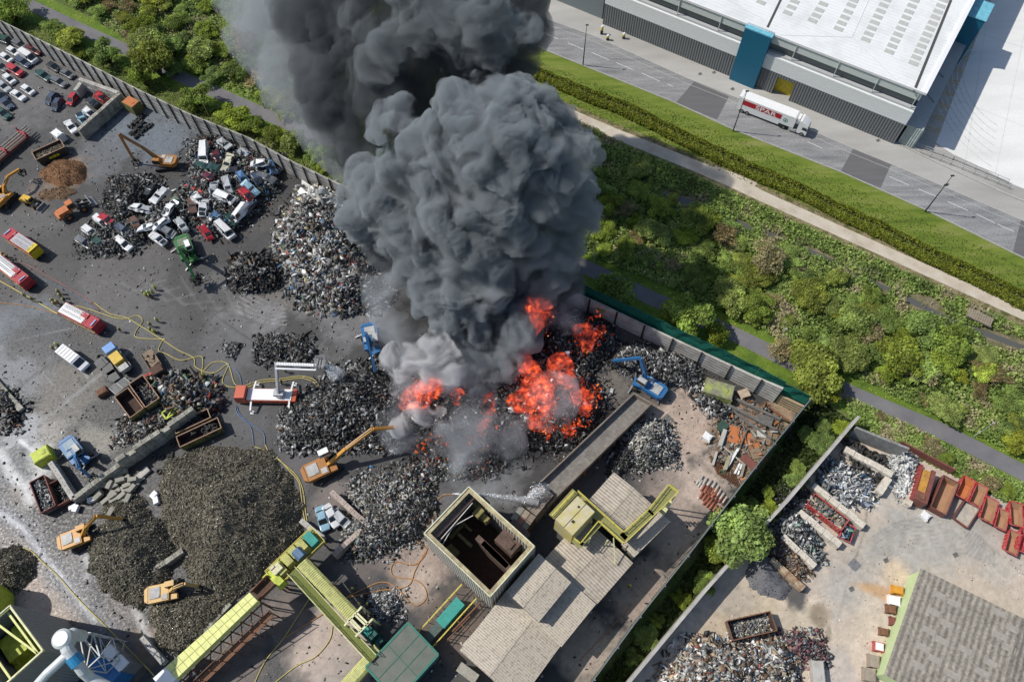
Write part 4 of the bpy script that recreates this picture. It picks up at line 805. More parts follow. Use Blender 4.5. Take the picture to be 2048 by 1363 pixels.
b = MB(); b.bar((x0, (y0+y1)/2, 5.75), (x1, (y0+y1)/2, 6.62), 0.12); b.bar(((x0+x1)/2, y0, 6.15), ((x0+x1)/2, y1, 6.15), 0.12); b.build('stiffener', M_STEEL, T)
T, Lc = site('chute_cover', 'patchwork brown steel cover plates beside the roofless building', 'cover', [(1021, 1035), (1043, 1005), (1070, 1038), (1051, 1062)], 5.5); x0, x1, y0, y1 = squared(Lc)
b = MB(); b.box(((x0+x1)/2, (y0+y1)/2, 2.7), (x1-x0, y1-y0, 5.4)); b.build('casing', M_RUSTD, T)
cols = [(0.22, 0.20, 0.15), (0.26, 0.13, 0.09), (0.24, 0.24, 0.19), (0.2, 0.16, 0.12), (0.27, 0.22, 0.17), (0.21, 0.21, 0.18)]
for i in range(2):
    for j in range(3):
        b = MB(); b.box((x0+(x1-x0)*(i+.5)/2, y0+(y1-y0)*(j+.5)/3, 5.48), ((x1-x0)/2-.12, (y1-y0)/3-.12, 0.14)); b.build('plate', mat('plate_%d' % (i*3+j), cols[i*3+j], 0.8, var=0.25), T)

# --- long pale yellow enclosed conveyor, bottom left of centre
P = [G(331, 1333, 5.0), G(352, 1357, 5.0), G(515, 1201, 8.5), G(499, 1184, 8.5)]; T = thing('covered_conveyor', 'long bright pale-yellow enclosed conveyor with white end', 'conveyor', (P[0].x, P[0].y, 0)); O = T.location; Q = [p-O for p in P]; dn = Vector((0, 0, -1.6))
b = MB(); b.add([q+dn for q in Q]+Q, BOXF); b.build('cover', M_PYEL, T)
b = MB(); ed = (Q[0]-Q[3]).normalized()*2.4; b.add([Q[0]+dn+ed*0, Q[1]+dn, Q[1]+dn+ed, Q[0]+dn+ed, Q[0]+Vector((0, 0, .03)), Q[1]+Vector((0, 0, .03)), Q[1]+ed, Q[0]+ed], BOXF); b.build('end_box', M_WHITE, T)
b = MB()
for k in range(1, 14):
    f = k/14; b.bar(Q[0]+(Q[3]-Q[0])*f+Vector((0, 0, .03)), Q[1]+(Q[2]-Q[1])*f+Vector((0, 0, .03)), 0.05, 0.05)
b.bar((Q[0]+Q[1])/2+Vector((0, 0, .03)), (Q[2]+Q[3])/2+Vector((0, 0, .03)), 0.05, .05); b.build('seam', mat('seam', (0.4, 0.42, 0.12), 0.7), T)
b = MB()
for k in range(9):
    f = k/8
    for o_ in (1.2, 5.5):
        a_ = Q[1]+(Q[2]-Q[1])*f; n_ = (Q[1]-Q[0]).normalized(); q = a_+n_*(o_-1.2)*0.5; b.bar((q.x, q.y, 0), (q.x, q.y, q.z-1.5), 0.16)
for k in range(8):
    a_ = Q[1]+(Q[2]-Q[1])*(k/8); c_ = Q[1]+(Q[2]-Q[1])*((k+1)/8); b.bar((a_.x, a_.y, 0.2), c_+dn, 0.13); b.bar(a_+dn*1.5, c_+dn*1.5, 0.2)
b.build('trestle', M_RUST, T)
b = MB(); n_ = (Q[1]-Q[0]).normalized()
for o_ in (1.4, 2.6): b.bar(Q[1]+n_*o_+dn*1.3, Q[2]+n_*o_+dn*1.3, 0.1)
b.bar(Q[1]+n_*2+dn*1.9, Q[2]+n_*2+dn*1.9, 1.2, 0.08); b.build('walkway', M_RUST, T)
# rusty chute between the conveyor end and the machine
P = [G(500, 1182, 6.5), G(514, 1199, 6.5), G(548, 1166, 7.5), G(533, 1148, 7.5)]; T = thing('rusty_chute', 'dark rusty open chute joining the pale conveyor to the yellow machine', 'chute', (P[0].x, P[0].y, 0)); Q = [p-T.location for p in P]
b = MB(); b.add([q+dn for q in Q]+[q+dn*.8 for q in Q], BOXF); b.build('floor', M_RUSTD, T)
for a_, c_ in ((Q[0], Q[3]), (Q[1], Q[2])): b = MB(); b.bar(a_+dn*.4, c_+dn*.4, 0.12, 1.0); b.build('side', M_RUST, T)
part_bars('leg', [((q.x, q.y, 0), (q.x, q.y, q.z-1.3), 0.2) for q in Q], M_RUST, T)
# --- yellow sorting machine on its platform
T, Lc = site('sorting_machine', 'dirty yellow machine on a railed platform beside the gravel mound', 'machine', [(530, 1147), (622, 1058), (652, 1078), (566, 1172)], 5.2); x0, x1, y0, y1 = squared(Lc); ym = (y0+y1)/2
b = MB(); b.box(((x0+x1)/2, ym, 5.1), (x1-x0, y1-y0, 0.2)); b.build('platform', mat('dirty_platform', (0.33, 0.33, 0.08), 0.8, var=0.35, scale=2, dirt=(0.1, 0.09, 0.05)), T)
b = MB()
for k, (fx, w_, h) in enumerate(((0.20, 2.6, 1.5), (0.37, 2.2, 1.9), (0.53, 2.1, 2.2), (0.69, 2.2, 2.0))): b.box((x0+(x1-x0)*fx, ym+.2, 5.2+h/2), ((x1-x0)*.155, w_, h), taper=0.86)
b.build('housing', M_YEL, T)
b = MB(); b.box((x0+(x1-x0)*.86, ym+.1, 5.9), ((x1-x0)*.15, 2.4, 1.5)); b.build('teal_cover', M_TEAL, T)
b = MB(); b.box((x0+(x1-x0)*.16, ym+.3, 6.9), (1.6, 1.3, 0.5)); b.box((x0+(x1-x0)*.12, ym+.9, 7.1), (.8, .5, .5)); b.build('motor', mat('cream_motor', (0.6, 0.55, 0.35), 0.6), T)
b = MB(); b.prism_xz([(x0+(x1-x0)*.48, 7.4), (x0+(x1-x0)*.66, 7.4), (x0+(x1-x0)*.62, 8.1), (x0+(x1-x0)*.52, 8.1)], ym-1.6, ym+0.1); b.build('blue_hood', mat('steel_blue', (0.07, 0.14, 0.24), 0.5), T)
b = MB(); b.box((x0+(x1-x0)*.05, ym-.6, 5.9), (1.6, 3.2, 1.4), taper=.8); b.box((x0+(x1-x0)*.22, y1-.8, 5.6), (6, .9, .8)); b.build('lime_guard', M_LIME, T)
rl = MB()
for (a_, c_) in (((x0, y0), (x1, y0)), ((x0, y1), (x1, y1)), ((x0, y0), (x0, y1)), ((x1, y0), (x1, y1))):
    for zz in (6.2, 5.7): rl.bar((*a_, zz), (*c_, zz), 0.09)
    n_ = int(math.hypot(a_[0]-c_[0], a_[1]-c_[1])/1.8)
    for j in range(n_+1): x = a_[0]+(c_[0]-a_[0])*j/n_; y = a_[1]+(c_[1]-a_[1])*j/n_; rl.bar((x, y, 5.2), (x, y, 6.2), 0.08)
rl.build('railing', M_RAIL, T)
part_bars('leg', [((x, y, 0), (x, y, 5.0), 0.3) for x in (x0+.4, (x0+x1)/2, x1-.4) for y in (y0+.3, y1-.3)], M_RUST, T)
# inclined ribbed cover running down to the right, with its walkway
P = [G(594, 1132, 8.0), G(613, 1115, 8.0), G(716, 1221, 6.2), G(697, 1241, 6.2)]; T = thing('inclined_conveyor', 'inclined ribbed yellow conveyor cover with grey-green walkway beside it', 'conveyor', (P[0].x, P[0].y, 0)); Q = [p-T.location for p in P]; T.rotation_euler = (0, 0, 0)
ax = ((Q[3]+Q[2])/2-(Q[0]+Q[1])/2); Lx = ax.length; n_ = int(Lx/0.32); b = MB(); sd_ = (Q[0]-Q[1]).normalized(); ups = Vector((0, 0, 1))
for k in range(n_):
    c0 = (Q[0]+Q[1])/2+ax*(k/n_); c1 = (Q[0]+Q[1])/2+ax*((k+0.80)/n_); hw = 1.02; vs = []
    for c_ in (c0, c1):
        for (u, v) in ((-1, -1.2), (-1, -.25), (-.6, 0.08), (.6, 0.08), (1, -.25), (1, -1.2)): vs.append(c_+sd_*u*hw+ups*v)
    b.add(vs, [(0, 1, 7, 6), (1, 2, 8, 7), (2, 3, 9, 8), (3, 4, 10, 9), (4, 5, 11, 10), (0, 6, 11, 5), (5, 4, 3, 2, 1, 0), (6, 7, 8, 9, 10, 11)])
b.build('cover', mat('ribbed_yellow', (0.60, 0.60, 0.22), 0.6, var=0.12, dirt=(0.25, 0.25, 0.08), dscale=1.4, damt=0.5), T)
b = MB(); b.bar((Q[0]+Q[1])/2+Vector((0, 0, -.75)), (Q[2]+Q[3])/2+Vector((0, 0, -.75)), 1.7, 1.0); b.build('belt_frame', M_RUSTD, T)
b = MB(); W0 = G(585, 1142, 6.8)-T.location; W1 = G(680, 1246, 5.2)-T.location; W2 = G(747, 1318, 5.0)-T.location; b.bar(W0, W1, 1.5, 0.1); b.bar(W1, W2, 1.3, 0.1); b.build('walkway', mat('mossy_grating', (0.17, 0.19, 0.05), 0.9, var=0.4, scale=5), T)
rl = MB()
for a_, c_ in ((W0, W1), (W1, W2)):
    t_ = (c_-a_).normalized(); nn = Vector((-t_.y, t_.x, 0))*0.75
    for s_ in (-1, 1):
        for zz in (1.05, .5): rl.bar(a_+nn*s_+ups*zz, c_+nn*s_+ups*zz, 0.08)
        k_ = int((c_-a_).length/2)
        for j in range(k_+1): q = a_+(c_-a_)*j/k_+nn*s_; rl.bar(q, q+ups*1.05, 0.07)
rl.build('railing', M_RAILP, T)
part_bars('leg', [((q.x, q.y, 0), (q.x, q.y, q.z-.1), 0.25) for q in (W0, W1, W2, (W0+W1)/2, (W1+W2)/2, Q[1], Q[2], (Q[1]+Q[2])/2)], M_RUST, T)
# pale lifting frame at its foot
T = thing('lifting_frame', 'pale yellow open steel frame at the foot of the inclined conveyor', 'frame', G(717, 1242, 0))
L = lambda px, py, z: G(px, py, z)-T.location
b = MB(); z_ = 7.0
for a_, c_ in (((723, 1213), (690, 1249)), ((745, 1237), (712, 1271)), ((713, 1224), (737, 1247)), ((709, 1228), (733, 1251)), ((702, 1236), (724, 1259)), ((698, 1239), (720, 1262))): b.bar(L(*a_, z_), L(*c_, z_), 0.28, 0.28)
b.build('top_beam', mat('frame_cream', (0.66, 0.64, 0.38), 0.6), T)
part_bars('leg', [((q.x, q.y, 0), (q.x, q.y, z_), 0.25) for q in (L(723, 1213, z_), L(690, 1249, z_), L(745, 1237, z_), L(712, 1271, z_))], M_RAILP, T)
b = MB()
for k in range(7): c = L(708+k*4, 1226+k*4, 4); b.box((c.x, c.y, 3.5-.2*k), (1.6, .5, 1.8), rz=.7)
b.build('machine', M_RUSTD, T)
T = thing('teal_machine', 'dark teal dented machine below the pale lifting frame', 'machine', G(743, 1268, 0), -.75); b = MB(); b.box((0, 0, 1.6), (3.4, 2.2, 3.2), taper=.75); b.box((2.0, .2, 1.0), (1.6, 1.6, 2.0), taper=.6); b.build('casing', mat('deep_teal', (0.015, 0.09, 0.075), 0.6, var=0.4), T)
b = MB(); b.box((-.3, 0, 3.3), (1.6, .9, .3)); b.build('hatch', M_TEAL, T)
# ribbed tube conveyor going off the bottom edge
P = [G(757, 1297, 4.0), G(690, 1372, 3.0)]; T = thing('tube_conveyor', 'ribbed yellow conveyor cover leaving the bottom edge of the yard', 'conveyor', (P[0].x, P[0].y, 0)); a_, c_ = P[0]-T.location, P[1]-T.location; n_ = 34; ax = c_-a_; t_ = ax.normalized(); sd_ = Vector((-t_.y, t_.x, 0)); b = MB()
for k in range(n_):
    if 3 < k < 6: continue
    vs = []
    for f in (k/n_, (k+.82)/n_):
        for (u, v) in ((-1, -1.2), (-1, -.25), (-.6, 0.08), (.6, 0.08), (1, -.25), (1, -1.2)): vs.append(a_+ax*f+sd_*u*1.05+ups*v)
    b.add(vs, [(6, 7, 1, 0), (7, 8, 2, 1), (8, 9, 3, 2), (9, 10, 4, 3), (10, 11, 5, 4), (5, 11, 6, 0), (0, 1, 2, 3, 4, 5), (11, 10, 9, 8, 7, 6)])
b.build('cover', MATS['ribbed_yellow'], T); b = MB(); b.bar(a_+ups*-.8, c_+ups*-.8, 1.8, 1.0); b.build('belt_frame', M_RUSTD, T)
# --- green translucent-roofed shed, teal cover
T, Lc = site('green_shed', 'flat dull green roofed shed with blue side at the bottom edge', 'shed', [(734, 1331), (815, 1245), (878, 1308), (790, 1402)], 4.6); x0, x1, y0, y1 = squared(Lc)
b = MB(); b.box(((x0+x1)/2, (y0+y1)/2, 2.2), (x1-x0-.3, y1-y0-.3, 4.4)); b.build('wall', mat('shed_blue', (0.06, 0.14, 0.19), 0.6), T)
b = MB(); b.box(((x0+x1)/2, (y0+y1)/2, 4.5), (x1-x0, y1-y0, 0.16)); b.build('roof', mat('green_sheet_roof', (0.105, 0.125, 0.10), 0.5, var=0.2, scale=0.5, dirt=(0.17, 0.16, 0.13), dscale=.4, damt=.6), T)
b = MB()
for f in (0, .33, .62, 1): b.bar((x0, y0+(y1-y0)*f, 4.62), (x1, y0+(y1-y0)*f, 4.62), 0.10 if 0 < f < 1 else 0.35, 0.06)
for f in (0, .5, 1): b.bar((x0+(x1-x0)*f, y0, 4.62), (x0+(x1-x0)*f, y1, 4.62), 0.08 if f == .5 else 0.35, 0.05)
b.build('roof_rib', mat('green_trim', (0.03, 0.16, 0.11), 0.6), T)
T, Lc = site('teal_cover', 'bright teal sheet cover on railings left of the speckled sheds', 'cover', [(870, 1240), (911, 1195), (932, 1207), (888, 1254)], 2.6); x0, x1, y0, y1 = squared(Lc)
b = MB(); b.prism_xz([(x0, 0.4), (x1, 0.4), (x1, 2.7), (x0, 2.3)], y0, y1); b.build('cover', M_TEAL, T); b = MB(); b.prism_xz([(x0-3.5, 0.2), (x0-.02, 0.2), (x0-.02, 2.1), (x0-3.5, 2.1)], y0+.2, y1-.2); b.build('grey_lid', mat('dull_green', (0.07, 0.10, 0.085), 0.7), T)
rl = MB()
for yy in (y0-.6, y1+.8):
    for zz in (1.9, 2.6): rl.bar((x0-4, yy, zz), (x1+2, yy, zz), 0.09)
    for k in range(8): x = x0-4+(x1-x0+6)*k/7; rl.bar((x, yy, 0), (x, yy, 2.6), .08)
rl.build('railing', M_RAIL, T)
T, Lc = site('cabin', 'small pale flat-roofed cabin beside the speckled shed', 'cabin', [(916, 1336), (925, 1322), (956, 1352), (944, 1368)], 2.6); x0, x1, y0, y1 = squared(Lc); b = MB(); b.box(((x0+x1)/2, (y0+y1)/2, 1.3), (x1-x0, y1-y0, 2.6)); b.build('wall', M_RAILP, T); b = MB(); b.box(((x0+x1)/2, (y0+y1)/2, 2.66), (x1-x0+.2, y1-y0+.2, .1)); b.build('roof', mat('cabin_roof', (0.33, 0.31, 0.26), .8, dirt=(.1, .09, .06)), T)
# pipes & rails between house and sheds
T = thing('pipe_bridge', 'rusty pipes and rails in the dark gap left of the large shed', 'pipes', G(925, 1270)); L = lambda px, py, z: G(px, py, z)-T.location
b = MB()
for a_, c_, r in (((905, 1262), (960, 1205), .16), ((895, 1278), (940, 1232), .1), ((915, 1240), (932, 1258), .08), ((930, 1255), (950, 1270), .08)): b.tube([L(*a_, 3.4), L(*c_, 3.4)], r)
for p in ((905, 1262), (960, 1205), (895, 1278)): q = L(*p, 3.4); b.bar((q.x, q.y, 0), (q.x, q.y, 3.4), .15)
b.build('pipe', M_RUST, T); b = MB(); b.tube([L(922, 1283, 4), L(926, 1292, 4), L(970, 1245, 4)], .28, 8); b.build('gutter', mat('buff_gutter', (.42, .38, .31), .7), T)

# --- bottom-left lime machine house (roofless) with grey cladding
M_GCLAD = mat_ribs('grey_cladding', (0.235, 0.24, 0.235), axis=0, pitch=0.5, depth=0.4, var=0.06); M_GCLADY = mat_ribs('grey_cladding_y', (0.235, 0.24, 0.235), axis=1, pitch=0.5, depth=0.4, var=0.06)
T, (x0, x1, y0, y1) = tower('granulator_house', 'tall grey clad roofless building full of lime-green machinery, bottom left corner', [(21, 1210), (87, 1299), (7, 1374), (-62, 1284)], 15.3, M_GCLAD, M_GCLADY, M_PYEL, capw=0.35)
b = MB(); b.box(((x0+x1)/2, (y0+y1)/2, 3.0), (x1-x0-.6, y1-y0-.6, 0.4)); b.build('floor', mat('dark_floor', (0.04, 0.042, 0.02), 0.9), T)
b = MB(); rr = random.Random(4)
for (fx, fy, z0_, sx, sy, sz) in ((.3, .35, 8, 4.5, 3.2, 6), (.55, .3, 7, 3, 4, 4), (.75, .45, 6, 2.5, 2.5, 4), (.45, .7, 7, 4, 2, 3), (.8, .75, 5, 3, 2, 3), (.2, .7, 9, 2.5, 2.5, 5)):
    b.box((x0+(x1-x0)*fx, y0+(y1-y0)*fy, z0_), (sx, sy, sz), rz=rr.uniform(-.1, .1), taper=.85)
b.build('machine', M_LIME, T)
b = MB()
for k in range(30):
    x = rr.uniform(x0+1, x1-1); y = rr.uniform(y0+1, y1-1); z_ = rr.uniform(6, 11); b.bar((x, y, z_), (x+rr.uniform(-2, 2), y+rr.uniform(-2, 2), z_+rr.uniform(-.4, .4)), .18)
b.build('pipework', mat('lime_pipes', (0.30, 0.34, 0.05), .7, var=.4), T)
b = MB()
for f in (.18, .55, .85): b.bar((x0, y0+(y1-y0)*f, 14.6), (x1, y0+(y1-y0)*f+(2 if f == .55 else 0), 14.6), .28)
b.build('tie_beam', M_PYEL, T)
T = thing('lime_tank', 'lime-green tank behind the grey clad building at the left edge', 'tank', G(-12, 1210, 0)); b = MB(); b.tube([(0, 0, 0), (0, 0, 7.5)], 3.2, 20); b.build('shell', M_LIME, T); b = MB(); b.tube([(0, 0, 7.5), (0, 0, 7.9)], [3.25, 2.6], 20); b.build('lid', M_LIME, T)
# white ductwork with fan on a lattice tower
T = thing('extraction_duct', 'white extraction fan and ducts with blue collar on a steel lattice', 'duct', G(150, 1300, 0)); L = lambda px, py, z: G(px, py, z)-T.location
M_DUCT = mat('duct_white', (0.60, 0.63, 0.62), 0.4, var=0.1, dirt=(0.4, 0.42, 0.4))
b = MB(); c = L(126, 1277, 17); b.tube([c+Vector((0, 0, -1.2)), c+Vector((0, 0, 0.4)), c+Vector((0, 0, .75))], [1.35, 1.35, 1.0], 24); b.build('fan_housing', M_DUCT, T)
b = MB(); c2 = L(144, 1266, 15); b.tube([c2+Vector((0, 0, -3)), c2, c2+Vector((.1, 0, .4))], [.8, .8, .5], 18); b.build('inlet', M_DUCT, T)
b = MB(); b.tube([c+Vector((.4, -.6, -.3)), L(136, 1300, 16.5), L(146, 1312, 16)], [.9, .85, .8], 14); b.tube([L(154, 1325, 15.5), L(166, 1342, 14.5), L(182, 1356, 13), L(215, 1372, 12)], .75, 14); b.build('duct', M_DUCT, T)
b = MB(); b.tube([L(133, 1310, 16.2), L(95, 1345, 15.8), L(76, 1366, 15.5), L(76, 1380, 14)], .62, 14); b.build('branch_duct', M_DUCT, T)
b = MB(); b.tube([L(144, 1311, 16), L(157, 1327, 15.4)], 1.0, 14); b.build('collar', mat('duct_blue', (0.03, 0.22, 0.42), 0.4), T)
b = MB(); f4 = [L(158, 1262, 11), L(186, 1265, 11), L(200, 1312, 11), L(172, 1338, 11)]
for i in range(4):
    a_ = f4[i]; c_ = f4[(i+1) % 4]; b.bar((a_.x, a_.y, 0), a_, .16); b.bar(a_, c_, .16); b.bar((a_.x, a_.y, 5), (c_.x, c_.y, 5), .12); b.bar((a_.x, a_.y, 5), c_, .1); b.bar((a_.x, a_.y, 1), (c_.x, c_.y, 5), .1)
b.bar(f4[0], f4[2], .14); b.bar(f4[1], f4[3], .14); b.build('lattice', mat('galv_lattice', (0.5, 0.5, 0.48), .5), T)
T = thing('filter_unit', 'blue and white filter unit beside the white ducts, bottom edge', 'filter unit', G(238, 1340, 0), yaw_of((212, 1338), (235, 1362))); b = MB(); b.box((0, 0, 2.4), (5, 2.4, 4.8)); b.box((0, -1.9, 1.8), (4, 1.0, 3.4)); b.build('casing', mat('filter_blue', (0.02, 0.13, 0.32), .5, var=.3), T)
for k in range(2): b = MB(); b.box((-1.0+2.3*k, 1.9, 4.6), (1.9, 1.7, .6)); b.build('lid', M_WHITE, T)
b = MB(); b.box((0, 1.9, 2.1), (4.9, 2.0, 4.2)); b.build('base', M_STEEL, T)
b = MB(); b.tube([(-2.6, -1.4, 0), (-2.6, -1.4, 3.2)], .9, 16); b.build('drum', M_STEEL, T)

# --- second yard: lime-edged grey roofed building
T, Lc = site('yard_building', 'grey ribbed roof building with pale lime side wall, bottom right corner', 'building', [(1767, 1363), (1838, 1156), (2250, 1335), (2180, 1560)], 4.6); x0, x1, y0, y1 = squared(Lc)
M_GROOF = mat_ribs('grey_weathered_roof', (0.28, 0.25, 0.205), axis=1, pitch=0.9, depth=0.3, var=0.3, dirt=(0.12, 0.105, 0.085), damt=0.75, dscale=2.2)
gable(T, (x0, x1, y0, y1), 4.4, 1.6, mat('lime_wall', (0.50, 0.60, 0.32), 0.7, var=0.08), M_GROOF, over=0.2)
ym = (y0+y1)/2; sl = 1.6/((y1-y0)/2)
for (px, py) in ((1880, 1189), (1908, 1206), (1868, 1222), (1894, 1247), (1859, 1260), (1848, 1294), (1884, 1281), (1836, 1328), (1870, 1318), (1927, 1299), (1992, 1225), (1995, 1272), (2010, 1296), (1975, 1325), (1960, 1345), (2018, 1258), (1905, 1350)):
    q = local(T, px, py, 5.1); zz = 4.4+(1.6-abs(q.y-ym)*sl)+0.16; b = MB(); b.box((q.x, q.y, zz), (1.0, 1.9, 0.05), rx=(math.atan(sl) if q.y < ym else -math.atan(sl))); b.build('skylight', mat('dull_skylight', (0.30, 0.275, 0.235), .6, var=.2), T)

# --- distribution warehouse, top right
A = G(1205, 48); B = G(1787, 288); T = thing('warehouse', 'huge white-roofed warehouse with dark ribbed base and blue entrance block', 'warehouse', A, math.atan2(B.y-A.y, B.x-A.x)); WL = (B-A).length; D = 90.0
M_DCLAD = mat_ribs('dark_cladding', (0.125, 0.135, 0.14), axis=0, pitch=0.62, depth=0.45, var=0.06)
M_WCLAD = mat_ribs('white_cladding', (0.70, 0.72, 0.71), axis=2, pitch=0.6, depth=0.08, var=0.03)
M_ROOFW = mat_ribs('white_roof', (0.74, 0.75, 0.73), axis=1, pitch=1.0, depth=0.10, rough=.5, var=0.03, dirt=(.62, .63, .61), dscale=.15, damt=.8)
M_LEDGE = mat('ledge_grey', (0.42, 0.43, 0.43), .6, var=.05); M_STRIP = mat('strip_grey', (0.15, 0.165, 0.165), .4, var=.04); M_EAVE = mat('eave_grey', (0.56, 0.60, 0.58), .5, var=.04)
xa, xb = 0.0, WL
dx0, dx1 = local(T, 1543, 186).x, local(T, 1577, 200).x
# dark base in pieces round the recessed yellow door
b = MB(); b.box(((xa+dx0)/2, 0.5, 2.93), (dx0-xa, 1.0, 5.86)); b.box(((dx1+xb)/2, 0.5, 2.93), (xb-dx1, 1.0, 5.86)); b.box(((dx0+dx1)/2, 0.5, 5.4), (dx1-dx0-.01, 1.0, 0.92)); b.box((xb-.5, D/2, 2.93), (.96, D-2.1, 5.86)); b.build('dark_base', M_DCLAD, T)
b = MB(); b.box(((dx0+dx1)/2, 1.6, 2.5), (dx1-dx0+.4, 0.2, 5.0)); b.build('door', mat('yellow_door', (0.62, 0.48, 0.03), .6), T)
b = MB(); b.box(((xa+xb)/2, 0.48, 7.69), (xb-xa+.04, 1.04, 3.66)); b.build('white_band', M_WCLAD, T)
b = MB(); b.box(((xa+xb)/2, 0.9, 9.75), (xb-xa-.1, 0.9, 0.5)); b.build('ledge', M_LEDGE, T)
b = MB(); b.box(((xa+xb)/2-.3, D/2+.5, 9.0), (xb-xa-1.2, D-2, 6.3)); b.build('upper_wall', M_STRIP, T)
b = MB(); b.box(((xa+xb)/2-.1, 0.95, 13.1), (xb-xa-.4, 0.7, 2.0)); b.build('eave_band', M_EAVE, T)
b = MB()
for px, py in ((1365, 5), (1445, 40), (1589, 105), (1672, 140), (1750, 172), (1828, 205)):
    x = local(T, px, py, 12).x; b.box((x, 0.5, 11.9), (0.14, 0.2, 3.9))
b.build('downpipe', M_EAVE, T)
b = MB(); rz_ = 14.1
b.prism([(xa, .6), (xb, .6), (xb, D), (xa, D)], rz_-.1, rz_+.05); b.build('roof', M_ROOFW, T)
b = MB(); b.bar((xa-.1, .55, rz_+.2), (xb+.1, .55, rz_+.2), .35, .5); b.bar((xb-.1, .4, rz_+.2), (xb-.1, D, rz_+.2), .9, .55); b.build('parapet', M_WHITE, T)
b = MB()
b.bar(local(T, 1535, 55, rz_+.08), local(T, 1590, -60, rz_+.08), .5, .06); b.build('gutter', mat('gutter_dark', (.07, .065, .06), .7), T); b = MB()
b.bar(local(T, 1828, 183, rz_+.08), local(T, 1902, 0, rz_+.08), .55, .06); b.build('gutter', mat('gutter_dark', (.07, .065, .06), .7), T)
b = MB()
for a_, c_ in (((1556, 70), (1704, 75)), ((1704, 75), (1800, 168)), ((1704, 75), (1740, -5)), ((1527, 40), (1455, 0))): b.bar(local(T, *a_, rz_+.07), local(T, *c_, rz_+.07), .12, .05)
b.build('roof_seam', M_EAVE, T)
SK = [(185, 105), (215, 60), (240, 15), (380, 165), (410, 125), (435, 82), (465, 35), (585, 230), (610, 185), (635, 140), (660, 95), (685, 45), (705, 5)]
SK += [(800+23.3*k, 315-45*k) for k in range(8)]+[(985+22.2*k, 410-45*k) for k in range(10)]+[(1175+21.5*k, 500-45*k) for k in range(12)]+[(-25, 22), (5, -20)]
for X, Y in SK:
    q = local(T, 1528+X/3.938, Y/3.938, rz_); b = MB(); b.box((q.x, q.y, rz_+.09), (2.0, 1.25, .08)); b.build('skylight', mat('roof_light', (0.47, 0.475, 0.43), .4, var=.1), T)
q0, q1 = local(T, 1462, 152).x, local(T, 1511, 171).x
b = MB(); b.box(((q0+q1)/2, -.1, 7.1), (q1-q0, 1.6, 14.4)); b.build('blue_block', mat('blue_cladding', (0.006, 0.115, 0.20), .45, var=.05), T); b = MB(); b.box(((q0+q1)/2, .0, 14.4), (q1-q0+.3, 1.7, .3)); b.build('block_cap', mat('light_blue_trim', (0.16, 0.45, 0.55), .5), T)
# right side canopy, blue end block
ca, cb = local(T, 1861, 252, 5.2), local(T, 1925, 88, 5.2); b = MB(); x2 = (ca.x+cb.x)/2; yb_ = cb.y; b.prism([(xb+.05, 1.2), (x2, 1.2), (x2, yb_), (xb+.05, yb_)], 4.7, 5.2); b.build('canopy', mat('canopy_grey', (0.38, 0.40, 0.40), .5, var=.08), T)
b = MB(); b.box((x2-.2, (yb_+1)/2, 2.35), (.3, yb_-1.5, 4.7)); b.build('canopy_wall', M_STRIP, T)
b = MB(); b.box(((xb+x2)/2+.3, 1.1, 2.6), (x2-xb-.4, .2, 5.4)); b.build('canopy_end', mat_ribs('light_ribs', (.36, .42, .40), axis=0, pitch=.5, depth=.6), T)
b = MB(); b.box(((xb+x2)/2+.4, yb_+3.2, 6.0), (x2-xb+.6, 6.4, 12.0)); b.build('blue_end_block', MATS['blue_cladding'], T); b = MB(); b.box(((xb+x2)/2+.4, yb_+3.2, 12.1), (x2-xb+.9, 6.7, .2)); b.build('block_cap', MATS['light_blue_trim'], T)
b = MB(); b.box(((xb+x2)/2+.4, yb_+24, 2.6), (x2-xb, 34, 5.2)); b.build('canopy', MATS['canopy_grey'], T)
b = MB()
for px, py in ((1868, 97), (1875, 145), (1857, 195)): q = local(T, px+12, py+10, 5.25); b.bar(q, q+Vector((-2.5, 1.2, .5)), .12)
b.build('canopy_stay', M_STRIP, T)
# neighbouring wing behind, partly in smoke
Lw = MB(); Lw.box((-18, 10.5, 4.0), (34, 18, 8)); Lw.build('side_wing', mat('wing_clad', (0.17, 0.20, 0.21), .5, var=.05), T)
# dock line marks and bollards on the apron
b = MB(); DK_ = [(1716, 600+10), (1700, 655), (1680, 685), (1655, 775), (1640, 805), (1618, 850), (1600, 880), (1575, 935), (1560, 960), (1545, 1030), (1535, 1060)]
for k in range(11):
    f = k/10; px = 1868+(1965-1868)*f; py = 262+(22-262)*f
    for o_ in (0, 5): q = G(px+o_*.3-3, py-o_); b.bar(q+Vector((-1.6, .6, .035)), q+Vector((1.6, -.5, .035)), .16, .02)
tag(b.build('dock_marking', mat('yellow_paint', (.55, .36, .03), .7)), kind='structure')
